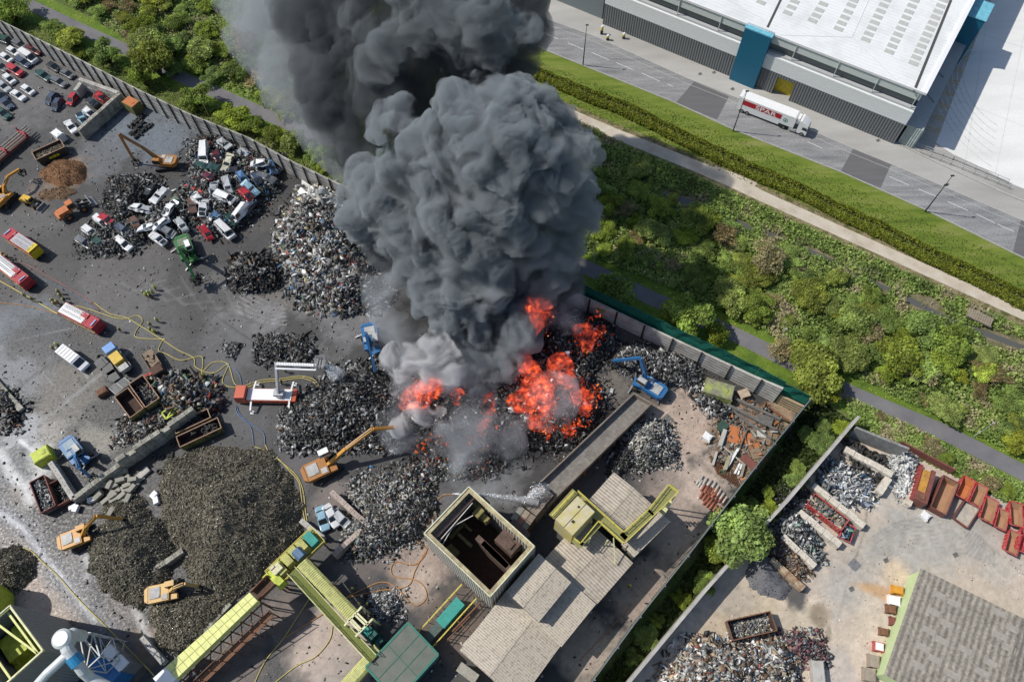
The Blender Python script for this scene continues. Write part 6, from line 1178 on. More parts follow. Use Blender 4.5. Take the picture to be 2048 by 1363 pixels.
skip('mossy container of tyres, front half beside the residue mound', 402, 868, (.9, -.42), 7.6, 2.2, 2.0, M_MOSS, M_DBR, slope=.1, rust_rim=MATS['rust_rim'], name='container', cat='container')
skip('dark container of wheels behind the mossy tyre container', 388, 846, (.9, -.42), 6.4, 1.9, 2.1, M_MOSS, M_DBR, slope=.1, rust_rim=MATS['rust_rim'], name='container', cat='container')
skip('dark brown skip filled with silver aluminium bits', 91, 990, (.35, .93), 6.4, 2.5, 1.9, M_BRED, M_DBR, fill=([SIL, WH, GRY, BLK], [4, 2, 2, 1.5], .75, .5, 9), slope=.1)
skip('nearly empty brown skip beside the short block wall', 124, 985, (.35, .93), 4.6, 2.2, 1.6, M_BRED, M_DBR, fill=([BLK, GRY, SIL], [5, 2, 1], .3, .4, 10), slope=.1)
T = skip('dark green skip with sandy load and a yellow plate', 102, 306, (.92, -.42), 6.4, 2.7, 2.2, mat('skip_black', (.03, .035, .03), .6), M_DBR, fill=([(.3, .27, .2), (.26, .22, .15), (.2, .18, .13)], [3, 2, 1], .8, .2, 11), slope=.3, rust_rim=MATS['rust_rim'])
b = MB(); b.box((.3, -1.47, 1.2), (2.2, .06, .6)); b.build('plate', mat('plate_yellow', (.5, .48, .02), .5), T)
def crate(name, label, cat, px, py, ang, dims, m, extra=None, z=0, topm=None, group=None):
    yaw = yaw_of((px, py), (px+ang[0]*20, py+ang[1]*20)); p = G(px, py, dims[2]/2); T = thing(name, label, cat, (p.x, p.y, z), yaw, group)
    b = MB(); b.box((0, 0, dims[2]/2), dims); [b.box((x*(dims[0]/2+.03), y*(dims[1]/2+.03), dims[2]/2), (.14, .14, dims[2]+.04)) for x in (-1, 1) for y in (-1, 1)]; b.build('body', m, T)
    b = MB(); b.box((0, 0, dims[2]+.05), (dims[0]-.2, dims[1]-.2, .08)); b.box((dims[0]*.2, 0, dims[2]+.12), (dims[0]*.2, dims[1]*.3, .12)); b.build('lid', topm or m, T); return T
crate('container', 'rusty topped green container against the wall end of the car bay', 'container', 266, 212, (.9, .5), (3.4, 2.4, 2.6), mat('olive_box', (.14, .15, .05), .8, var=.4, dirt=(.1, .05, .03)), topm=M_ORG)
crate('tank', 'bright lime rectangular tank beside the blue crane', 'tank', 88, 912, (.85, -.5), (2.9, 2.2, 2.4), M_LIME)
crate('bin', 'small rusty bin standing alone left of the brown skips', 'bin', 206, 784, (.9, -.5), (1.8, 1.2, 1.2), M_RUST)
crate('container', 'patchy lime and grey container against the netted wall', 'container', 1436, 782, (.95, .3), (5.2, 3.0, 2.2), mat('patchy_lime', (.20, .19, .14), .8, var=.3, dirt=(.38, .45, .08), dscale=.5, damt=.95))
crate('box', 'white square box standing near the scattered steel sections', 'box', 1414, 874, (.8, .55), (1.5, 1.3, 1.0), M_WHITE)
crate('van_body', 'white box van body standing by the dark green skip', 'van body', 118, 272, (.85, .6), (2.4, 1.6, 2.0), M_WHITE)
crate('bin', 'orange tipping bin beside the lime wall', 'bin', 1794, 1180, (.9, .2), (1.6, 1.2, 1.1), mat('bin_orange', (.6, .28, .03), .6)); crate('bin', 'white square bin beside the lime wall', 'bin', 1787, 1201, (.9, .2), (1.7, 1.4, 1.1), M_WHITE)
crate('bin', 'brown open bin below the white one by the lime wall', 'bin', 1781, 1218, (.9, .2), (1.4, 1.2, 1.0), M_RUST); crate('bin', 'dark red bin against the lime wall', 'bin', 1786, 1242, (.9, .2), (1.0, 1.2, 1.0), M_BRED); crate('bin', 'small brown bin in the middle along the lime wall', 'bin', 1767, 1263, (.9, .2), (1.3, 1.0, .9), M_RUST)
crate('bin', 'red and white bin second from the bottom edge by the lime wall', 'bin', 1756, 1293, (.9, .2), (1.4, 1.3, 1.1), M_RED, topm=M_WHITE); crate('bin', 'grey-brown bin near the bottom edge by the lime wall', 'bin', 1746, 1322, (.9, .2), (1.6, 1.8, 1.1), mat('greybrown', (.3, .25, .2), .8)); crate('bin', 'last grey bin cut by the bottom edge by the lime wall', 'bin', 1737, 1349, (.9, .2), (1.8, 1.8, 1.1), MATS['greybrown'])
crate('bale_bag', 'crumpled white bulk bag lying in front of the press', 'bag', 1850, 1031, (.7, .6), (1.3, 1.2, .7), M_WHITE); crate('concrete_tank', 'upright pale concrete ring piece at the bottom edge of the second yard', 'tank', 1634, 1345, (.1, 1), (3.4, 1.8, 1.6), M_CONCP)
# the press with ribbed red side
T = thing('baling_press', 'brown and yellow baling press with slanting ribbed red side', 'press', G(1846, 975, 1), yaw_of((1855, 945), (1838, 1005))); T.location.z = 0
b = MB(); b.add([(-3.4, -2.1, .2), (3.4, -2.1, .2), (3.4, -.9, .2), (-3.4, -.9, .2), (-3.4, -1.6, 2.3), (3.4, -1.6, 2.3), (3.4, -1.3, 2.3), (-3.4, -1.3, 2.3)], BOXF)
for k in range(9): b.bar((-3.1+k*.78, -2.2, .3), (-3.1+k*.78, -1.7, 2.3), .1)
b.build('ribbed_side', mat('press_red', (.26, .05, .045), .7, var=.2), T)
b = MB(); b.box((-.4, -.55, 1.3), (4.6, 1.2, 2.2)); b.build('ram_bed', mat('press_ochre', (.5, .25, .04), .7, var=.3, dirt=(.2, .1, .05)), T)
b = MB(); b.box((0, .5, 1.2), (6.4, .7, 2.4)); b.box((2.6, -.4, 1.5), (1.7, 2.2, 2.6)); b.build('frame', M_BRED, T); b = MB(); b.tube([(2.6, -.4, 2.8), (2.6, -.4, 3.0)], .5, 14); b.build('motor', M_RUST, T)
wl = MB(); wl.box((0, 0, .9), (9.5, .25, 1.8)); o = wl.build('steel_barrier', M_BRED); tag(o, 'dark red steel barrier along the bank behind the press', 'barrier'); p = G(1848, 917); o.location = p; o.rotation_euler = (0, 0, yaw_of((1800, 895), (1900, 948)))
# ------------------------------------------------------------------ tyres
def torus(R, r, n=12, m=6):
    V = []; F_ = []
    for i in range(n):
        for j in range(m):
            a, b_ = 2*PI*i/n, 2*PI*j/m; V.append(((R+r*math.cos(b_))*math.cos(a), (R+r*math.cos(b_))*math.sin(a), r*1.2*math.sin(b_))); F_.append((i*m+j, ((i+1) % n)*m+j, ((i+1) % n)*m+(j+1) % m, i*m+(j+1) % m))
    return V, F_
V_, F__ = torus(.42, .16); b = MB(); b.add(V_, F__); TYRE = b.build('tyre', mat('tyre_rubber', (.035, .033, .03), .8, var=.3, objvar=.5), smooth=True); tag(TYRE, 'worn black tyre', 'tyre')
rt = random.Random(3)
def tyre(px, py, z_, s, label, group, tilt=.35):
    o = TYRE.copy(); link(o); p = G(px, py, z_); o.location = p; o.scale = (s,)*3; o.rotation_euler = (rt.uniform(-tilt, tilt), rt.uniform(-tilt, tilt), 0); o['label'] = label; o['group'] = group
for k in range(70):
    f, g = rt.random(), rt.random(); px = 1690+f*88+g*-8; py = 886+f*36+g*52-8; zz = .25+1.6*math.sin(PI*min(1, g*.9+.1))*rt.uniform(.6, 1)
    if px < 1700 and py > 905: continue
    tyre(px, py, zz, rt.uniform(.9, 1.5), 'worn truck tyre in the heap filling the tyre bay', 'tyres in the bay', .6)
for k in range(34): tyre(372+rt.random()*62, 868-rt.random()*26+rt.uniform(-5, 5), rt.uniform(1.2, 1.7), rt.uniform(.8, 1.05), 'grey tyre among those filling the mossy container', 'tyres in the mossy container', .7)
for k in range(14): tyre(366+rt.random()*38, 846-rt.random()*14, rt.uniform(1.1, 1.6), rt.uniform(.8, 1), 'grey wheel in the dark container behind', 'wheels in the rear container', .7)
for px, py, lab in ((249, 836, 'single tyre lying below the left brown skip'), (284, 862, 'upper of two tyres at the foot of the block wall'), (293, 864, 'lower of two tyres at the foot of the block wall'), (318, 942, 'tyre beside the largest mound, nearest the slabs'), (306, 914, 'left tyre in the shade of the tall block wall'), (322, 913, 'right tyre in the shade of the tall block wall'), (345, 888, 'tyre between block wall and mossy container'), (341, 907, 'tyre at the upper edge of the largest mound'), (340, 912, 'tyre touching the largest mound'), (199, 713, 'tyre left of the blue and yellow truck')):
    tyre(px, py, .2, 1, lab, 'loose tyres on the yard', .1)
bpy.data.objects.remove(TYRE)
# rows of black wheel bundles near the orange crane
for k, (px, py) in enumerate([(262+i*6, 254-i*5) for i in range(5)][::-1]+[(266+i*7, 268-i*7) for i in range(4)]+[(276+i*6, 274-i*5.5) for i in range(5)]):
    b = MB(); r_ = random.Random(k)
    for _ in range(9): b.box((r_.uniform(-.5, .5), r_.uniform(-.5, .5), r_.uniform(.1, .5)), (r_.uniform(.3, .9), r_.uniform(.2, .5), r_.uniform(.2, .5)), rz=r_.uniform(0, 3), ry=r_.uniform(-.5, .5))
    o = b.build('engine_block', M_DARK); o.location = G(px, py); tag(o, 'black oily engine lump in the rows beyond the orange crane', 'engine', 'rows of engine lumps')
# ------------------------------------------------------------------ gas cylinders, coils, steel stock
b = MB(); b.tube([(-.75, 0, 0), (-.6, 0, 0), (.6, 0, 0), (.75, 0, 0)], [.12, .22, .22, .12], 8); CYL = b.build('gas_cylinder', mat('cyl_rust', (.24, .08, .045), .6, var=.3, objvar=.5), smooth=True); tag(CYL, 'x', 'cylinder')
M_CS = mat('cyl_pale', (.42, .38, .34), .5, var=.2)
yawc = yaw_of((1425, 960), (1408, 985)); cm = CYL.data.copy(); cm.materials[0] = M_CS
rows = [((1401, 958), (1427, 970), 4, 1), ((1405, 975), (1432, 985), 5, 0), ((1412, 980), (1448, 1003), 6, 0), ((1402, 990), (1428, 1006), 5, 0), ((1432, 978), (1449, 1000), 4, 1), ((1410, 1003), (1436, 1020), 5, 0), ((1396, 962), (1404, 972), 3, 1)]
for (a_, c_, n, pale) in rows:
    for k in range(n):
        o = CYL.copy(); link(o); f = k/max(1, n-1); p = G(a_[0]+(c_[0]-a_[0])*f, a_[1]+(c_[1]-a_[1])*f); o.location = (p.x, p.y, .24); o.rotation_euler = (0, 0, yawc+rt.uniform(-.06, .06))
        if pale: o.data = cm
        o['label'] = 'pale grey gas cylinder lying in the rows by the green fence' if pale else 'rust brown gas cylinder lying in the rows by the green fence'; o['group'] = 'gas cylinders in rows'
bpy.data.objects.remove(CYL)
for k in range(9):
    a_ = G(1428+k*5.5, 930+k*3.6); T = thing('coil_spring', 'rusty coil row in the striped patch between cylinders and fence', 'coil', (a_.x, a_.y, .15), yaw_of((1430, 935), (1455, 990)), 'rusty coil rows'); b = MB(); n = 60; r0 = .22
    b.tube([(-1.8+3.6*i/n, math.cos(i*1.57)*r0, math.sin(i*1.57)*r0) for i in range(n)], .05, 4); b.build('coil', M_RUST, T); b = MB(); b.bar((-1.9, 0, 0), (1.9, 0, 0), .06); b.build('rod', M_RUST, T)
rs = random.Random(12)
def beam(label, a_, c_, z_, w_, m, name='steel_beam', cat='beam'):
    p, q = G(*a_), G(*c_); b = MB(); ln_ = (q-p).length/2
    b.box((0, 0, w_*.5), (2*ln_, w_, .06)); b.box((0, 0, 0), (2*ln_, .06, w_)); b.box((0, 0, -w_*.5), (2*ln_, w_, .06)); o = b.build(name, m); o.location = ((p.x+q.x)/2, (p.y+q.y)/2, z_+w_*.5); o.rotation_euler = (0, 0, math.atan2(q.y-p.y, q.x-p.x)); tag(o, label, cat)
M_GB = mat('beam_grey', (.13, .125, .115), .7, var=.3)
beam('long grey steel beam, upper of the pair beside the netted wall corner', (1466, 800), (1558, 842), .5, .5, M_GB); beam('long grey steel beam, lower of the pair beside the netted wall corner', (1452, 812), (1548, 862), .5, .5, M_GB); beam('grey beam below the pair, ending at the green fence', (1440, 806), (1540, 880), .3, .4, M_GB)
beam('rusty beam near the fence corner', (1535, 815), (1585, 850), .3, .35, M_RUST); beam('orange rusted angle bar among the steel plates', (1470, 862), (1478, 885), .3, .25, M_ORG); beam('white steel length pointing down-left below the plates', (1432, 905), (1424, 932), .3, .4, M_CONCP)
beam('white beam lying across the coils', (1474, 900), (1450, 940), .5, .4, M_WHITE); beam('thin diagonal rod across the rusty plates', (1445, 895), (1488, 932), .6, .15, M_CONCP); beam('leaning dark bar across the orange plates', (1492, 862), (1478, 895), .5, .2, M_GB); beam('pale girder with cross bars above the coils', (1457, 915), (1447, 942), .5, .6, mat('khaki', (.33, .3, .2), .7))
beam('short white tube, left of three near the green fence', (1478, 928), (1468, 948), .3, .3, M_WHITE); beam('short white tube, middle of three near the green fence', (1482, 930), (1474, 950), .3, .3, M_WHITE); beam('short grey tube, right of three near the green fence', (1487, 930), (1480, 955), .3, .4, MATS['greybrown'])
beam('bundle bar of pale steel lengths left of the orange plates', (1448, 862), (1437, 895), .3, .7, M_CONCP); beam('second pale steel length left of the orange plates', (1452, 866), (1440, 900), .4, .3, M_CONCP)
def plate(label, px, py, ang, dx, dy, z_, m, name='steel_plate'):
    b = MB(); b.box((0, 0, 0), (dx, dy, .07)); b.box((dx*.3, dy*.25, .07), (.3, .3, .08)); o = b.build(name, m); p = G(px, py, z_); o.location = p; o.rotation_euler = (rs.uniform(-.05, .05), rs.uniform(-.05, .05), ang); tag(o, label, 'plate')
M_PLB = mat('plate_brown', (.27, .19, .13), .85, var=.2, dirt=(.17, .09, .05)); 
plate('orange rusted plate, largest in the steel stock', 1500, 880, -.35, 3.4, 2.6, .25, M_ORG); plate('orange rusted plate standing by the dark green scrap', 1467, 868, -.3, 1.8, 3.2, .4, M_ORG); plate('brown plate left of the green fence with a grey sheet on it', 1524, 868, -.4, 3.4, 3.2, .3, M_PLB); plate('pale grey square sheet lying on the brown plate', 1523, 866, -.15, 1.6, 1.5, .5, mat('pale_sheet', (.48, .46, .42), .7))
plate('brown round-cornered plate beside the fence', 1512, 906, .2, 1.9, 1.9, .3, M_PLB); plate('reddish plank stack by the fence', 1500, 925, -.9, 3.4, 1.5, .4, M_BRED); plate('brown floor plate between the two long beams', 1500, 838, -.45, 6.0, 2.2, .12, M_PLB); plate('dark plate with a square hole above the orange plates', 1530, 838, -.45, 2.8, 1.6, .8, M_GB)
plate('buff sheet near the wall corner', 1488, 786, .3, 2.0, 1.6, 1.4, mat('buff_sheet', (.42, .33, .24), .8)); plate('dark green sheet left of the orange plates', 1443, 852, .5, 2.2, 1.6, .5, mat('dark_green_sheet', (.03, .07, .05), .7)); plate('grey steel square dropped on the yard beside the scrap cone', 1335, 838, .7, 1.6, 1.6, .05, M_GB)
plate('dark square drain cover plate in the middle of the second yard', 1709, 1129, .7, 1.6, 1.6, .03, M_STEEL); 
for px, py, lab in ((1703, 1177, 'small square gully below the large cover plate'), (1911, 1109, 'small dark gully at the right of the second yard'), (1772, 1120, 'faint small gully between the cover plates'), (1400, 148, 'left gully on the forecourt by the blue block'), (1465, 178, 'right gully on the forecourt behind the lorry'), (1428, 145, 'gully on the forecourt close to the warehouse wall'), (1756, 281, 'gully on the forecourt near the warehouse corner')): plate(lab, px, py, .4, .8, .7, .02, M_GB, name='gully')
H_('jumbled rusty odds and ends covering the steel stock area', 'scrap heap', [(1425, 800), (1500, 800), (1570, 840), (1560, 880), (1500, 950), (1450, 960), (1420, 900), (1425, 850)], .12, 1300, [(.26, .17, .11), (.35, .15, .06), GRY, SIL, (.3, .3, .25), GRN, (.5, .48, .4)], [4, 2, 2, 1, 2, .6, .6], (0.2, 0.145, 0.1), smax=.7, seed=61, thin=.12, long=5, flat=.4)
H_('line of dark and silver scrap at the foot of the lime container', 'scrap heap', [(1385, 775), (1405, 770), (1430, 800), (1460, 825), (1440, 835), (1405, 805)], .8, 800, [BLK, GRY, SIL, WH], [4, 2, 1.5, .6], (0.04, 0.038, 0.036), smax=.9, seed=62)
# wooden footbridge
T = thing('footbridge', 'weathered timber footbridge beside the stream', 'bridge', G(1957, 638, .5), yaw_of((1935, 628), (1982, 650))); b = MB(); [b.box((-2.2+k*.42, 0, .75), (.36, 2.2, .08)) for k in range(11)]; M_WOOD = mat('weathered_wood', (.26, .22, .16), .9, var=.3); b.build('deck', M_WOOD, T); b = MB(); [b.bar((-2.4, y, .5), (2.4, y, .5), .25) for y in (-.9, .9)]; b.build('bearer', M_WOOD, T); b = MB(); [b.bar((x, 1.0, .7), (x, 1.0, 1.7), .12) for x in (-2.2, 0, 2.2)]; b.bar((-2.3, 1.0, 1.6), (2.3, 1.0, 1.6), .12); b.build('handrail', M_WOOD, T)

litter('litter', 'small scrap fragments trodden all over the dark scrapyard', WALL1+FENCE2[1:]+[(1000, 1500), (-150, 1400)], 15000, [BLK, GRY, SIL, (.3, .28, .22), WH], [6, 4, 2, 1.6, .7], .42, 91, thr=.46)
litter('litter', 'scattered pale chips and dirt on the second yard floor', [(1700, 900), (2048, 1040), (2048, 1363), (1300, 1363), (1560, 1060)], 1800, [(.3, .27, .22), GRY, BRN, WH], [5, 1, 2, 1], .2, 92, thr=.54)
# ------------------------------------------------------------------ vehicles
M_GLASS = mat('car_glass', (0.02, 0.027, 0.03), .12, var=.1, spec=.8); M_TY = mat('vehicle_tyre', (.02, .02, .02), .8); M_HUB = mat('hub', (.3, .3, .3), .4, metal=.5)
def paint(n, c, d=.35): return mat('paint_'+n, c, .32, var=.06, scale=2, dirt=mul(c, .5), dscale=2.5, damt=d, coat=.4)
PT = {'white': paint('white', (.72, .72, .71), .2), 'silver': paint('silver', (.42, .44, .45)), 'grey': paint('grey', (.13, .14, .15)), 'black': paint('black', (.02, .022, .024)), 'red': paint('red', (.45, .03, .035)), 'maroon': paint('maroon', (.13, .02, .03)), 'navy': paint('navy', (.05, .07, .11)), 'blue': paint('blue', (.09, .2, .38)), 'green': paint('green', (.02, .07, .055)), 'sky': paint('sky', (.25, .42, .52)), 'cream': paint('cream', (.6, .56, .42)), 'brown': paint('brown', (.16, .09, .06)), 'olive': paint('olive', (.15, .18, .12))}
SH = {  # length, width, bonnet start, screen top, rear-window top, tail, bonnet z, roof z
 'hatch': (3.9, 1.68, .62, .18, -.62, -.92, .86, 1.42), 'saloon': (4.4, 1.74, .48, .10, -.42, -.68, .86, 1.40), 'estate': (4.6, 1.74, .52, .16, -.78, -.96, .88, 1.45), '4x4': (4.6, 1.9, .52, .24, -.82, -.97, 1.1, 1.8), 'van': (5.0, 1.95, .74, .50, -.95, -.99, 1.1, 2.15), 'pickup': (4.8, 1.8, .5, .2, -.12, -.22, 1.0, 1.6)}
def warp(v, cr, sd_):
    if not cr: return v
    q = Vector(v)*.9+Vector((sd_*7.1, 0, 0)); n = noise.noise_vector(q)
    return (v[0]+n.x*.25*cr, v[1]+n.y*.28*cr, max(.05, v[2]*(1-.18*cr)+n.z*.35*cr*min(1, v[2])))
def car_parts(kind, cr=0, sd_=0, bonnet_open=False):
    Ln, W_, bs, stp, rt_, tl, zb, zr = SH[kind]; h = Ln/2; w_ = W_/2; body = MB(); gl = MB()
    xs = [-h, -h+.12, -h*.8, -h*.5, -h*.2, 0, h*.25, h*.5, h*.8, h-.12, h]; rings = []
    for x in xs:
        e = abs(x)/h; ww = w_*(1-.12*max(0, e-.8)*5); zt = zb*(1-.10*max(0, (x/h-.5))*2) if x > 0 else zb+.02
        if e > .99: zt -= .18
        rings.append([(x, -ww, .25), (x, -ww*1.0, .55), (x, -ww*.95, zt-.06), (x, -ww*.8, zt), (x, ww*.8, zt), (x, ww*.95, zt-.06), (x, ww, .55), (x, ww, .25)])
    vs = [warp(v, cr, sd_) for r in rings for v in r]; n = 8; fs = []
    for i in range(len(xs)-1):
        for k in range(n): fs.append((i*n+k, i*n+(k+1) % n, (i+1)*n+(k+1) % n, (i+1)*n+k))
    fs += [tuple(range(n))[::-1], tuple(range((len(xs)-1)*n, len(xs)*n))]; body.add(vs, [f[::-1] for f in fs])
    x1, x2, x3, x4 = bs*h, stp*h, rt_*h, tl*h; a_, c_ = w_*.93, w_*.74; zb2 = zb-.01
    def P(x, y, z): return warp((x, y, z), cr, sd_)
    G8 = [P(x1, -a_*.93, zb2), P(x1, a_*.93, zb2), P(x4, a_*.93, zb2), P(x4, -a_*.93, zb2), P(x2, -c_, zr-.03), P(x2, c_, zr-.03), P(x3, c_, zr-.03), P(x3, -c_, zr-.03)]
    gl.add(G8, BOXF)
    r_ = .05; body.add([P(x2+.1, -c_-.03, zr-.06), P(x2+.1, c_+.03, zr-.06), P(x3-.1, c_+.03, zr-.06), P(x3-.1, -c_-.03, zr-.06), P(x2-.02, -c_*.9, zr+r_), P(x2-.02, c_*.9, zr+r_), P(x3+.05, c_*.9, zr+r_), P(x3+.05, -c_*.9, zr+r_)], BOXF)
    for sy in (-1, 1):
        for (xa_, xb_) in ((x1, x2), ((x1+x4)/2*.5+x2*.3, (x2+x3)/2+.1), (x4, x3)): body.bar(P(xa_, sy*a_*.94, zb2), P(xb_, sy*(c_+.01), zr-.02), .09)
    if kind == 'van':
        for sy in (-1, 1): body.add([P(x4-.02, sy*(a_+.02), zb-.05), P(x2-.7, sy*(a_+.02), zb-.05), P(x2-.7, sy*(c_+.12), zr-.02), P(x4-.02, sy*(c_+.12), zr-.02)], [(0, 1, 2, 3)])
        body.add([P(x4-.03, -a_, zb-.05), P(x4-.03, a_, zb-.05), P(x3-.02, c_, zr), P(x3-.02, -c_, zr)], [(0, 1, 2, 3)])
    if kind == 'pickup': gl.add([(x4-.1, -w_*.75, zb+.015), (-h+.15, -w_*.75, zb+.015), (-h+.15, w_*.75, zb+.015), (x4-.1, w_*.75, zb+.015)], [(0, 1, 2, 3)])
    if bonnet_open: gl.add([P(x1+.15, -w_*.7, zb+.02), P(h*.92, -w_*.7, zb-.04), P(h*.92, w_*.7, zb-.04), P(x1+.15, w_*.7, zb+.02)], [(0, 1, 2, 3)])  # dark sheet standing in for the shaded hollow of the engine bay
    return body, gl, Ln, W_
CARS = {}
def car_proto(kind, cr, sd_, wheels=True, bo=False, col='white'):
    k = (kind, cr, sd_, wheels, bo)
    if k in CARS: return CARS[k]
    body, gl, Ln, W_ = car_parts(kind, cr, sd_, bo); T = thing('parked_car' if not cr else 'scrapped_car', 'x', 'car'); body.build('body', PT[col], T, smooth=False); gl.build('windows_and_openings', M_GLASS, T)  # on wrecks the dark glass colour stands in for the shaded interior
    if wheels:
        for sx in (-1, 1):
            for sy in (-1, 1):
                b = MB(); x, y = sx*Ln*.31, sy*(W_/2-.08); b.tube([(x, y-.11, .32), (x, y+.11, .32)], .33, 12); wl_ = b.build('wheel', M_TY, T); b = MB(); b.tube([(x, y+sy*.06, .32), (x, y+sy*.12, .32)], .18, 8); b.build('hub', M_HUB, wl_)
    if not cr:
        for sy in (-1, 1): b = MB(); b.box((Ln/2-.03, sy*W_*.34, .62), (.1, .32, .14)); b.build('headlight', M_DUCT, T); b = MB(); b.box((-Ln/2+.02, sy*W_*.36, .68), (.08, .26, .16)); b.build('tail_light', PT['red'], T)
    elif sd_ % 2: b = MB(); b.box((-.2, 0, .72), (1.6, 1.1, .3), rz=.3); b.build('seat_frame', M_STEEL, T)
    note_kids(T); CARS[k] = T; return T
def img_yaw(px, py, a): return yaw_of((px, py), (px+20*math.cos(math.radians(a)), py+20*math.sin(math.radians(a))))
def put_car(px, py, a, kind, col, label, z=0, cr=0, sd_=0, wheels=True, bo=False, group=None, tilt=0):
    s = car_proto(kind, cr, sd_, wheels, bo); p = G(px, py, z+.7); p.z = z; r_ = random.Random(int(px*7+py))
    dup(s, p, label=label, group=group, swap={'body': PT[col]}, rot=(r_.uniform(-tilt, tilt), r_.uniform(-tilt, tilt), img_yaw(px, py, a)))
gp = 'cars parked in the top left of the yard'
for px, py, a, k, c, lab in (
 (6, 79, 200, '4x4', 'green', 'black-green off-roader cut by the left edge near the wall'), (39, 89, 28, 'estate', 'grey', 'dark grey estate nearest the wall in the crowded group'), (68, 99, 28, 'estate', 'maroon', 'maroon estate at the wall end of the crowded group'), (26, 102, 30, 'hatch', 'white', 'white hatchback behind the dark grey estate'),
 (58, 114, 32, 'van', 'white', 'small white van beside the maroon estate'), (46, 124, 30, 'estate', 'navy', 'dark blue estate between white van and red off-roader'), (12, 115, 32, 'hatch', 'white', 'white hatchback above the bright red off-roader near the left edge'), (31, 141, 30, '4x4', 'red', 'bright red off-roader in the crowded group'),
 (2, 133, 30, 'saloon', 'grey', 'grey saloon cut by the left edge'), (18, 157, 38, 'hatch', 'white', 'white car just below the red off-roader'), (7, 172, 38, 'saloon', 'silver', 'silver saloon below the white car at the left edge'), (1, 190, 38, 'hatch', 'navy', 'dark hatchback at the left edge below the silver saloon'),
 (55, 179, 32, 'hatch', 'white', 'white hatchback, upper of two standing alone'), (36, 190, 32, 'saloon', 'white', 'white saloon, lower of two standing alone'), (13, 206, 45, 'saloon', 'navy', 'dark blue-grey saloon, upper of two near the left edge'), (6, 226, 40, 'saloon', 'green', 'dark teal saloon, lower of two near the left edge'),
 (107, 133, 30, 'hatch', 'black', 'black hatchback of the loose four, top'), (87, 151, 32, 'pickup', 'green', 'dark green pickup of the loose four, left'), (134, 147, 28, 'hatch', 'grey', 'grey hatchback of the loose four, right'), (117, 163, 28, 'estate', 'grey', 'charcoal estate of the loose four, bottom'),
 (103, 196, 132, 'hatch', 'navy', 'purple-grey hatchback, left of three parked side by side'), (114, 208, 122, 'hatch', 'blue', 'blue-grey hatchback, middle of three parked side by side'), (145, 197, 125, 'hatch', 'red', 'red hatchback, right of three parked side by side')):
    put_car(px, py, a, k, c if c != 'blue' else 'navy', lab, group=gp)
gs_ = 'scrapped cars'
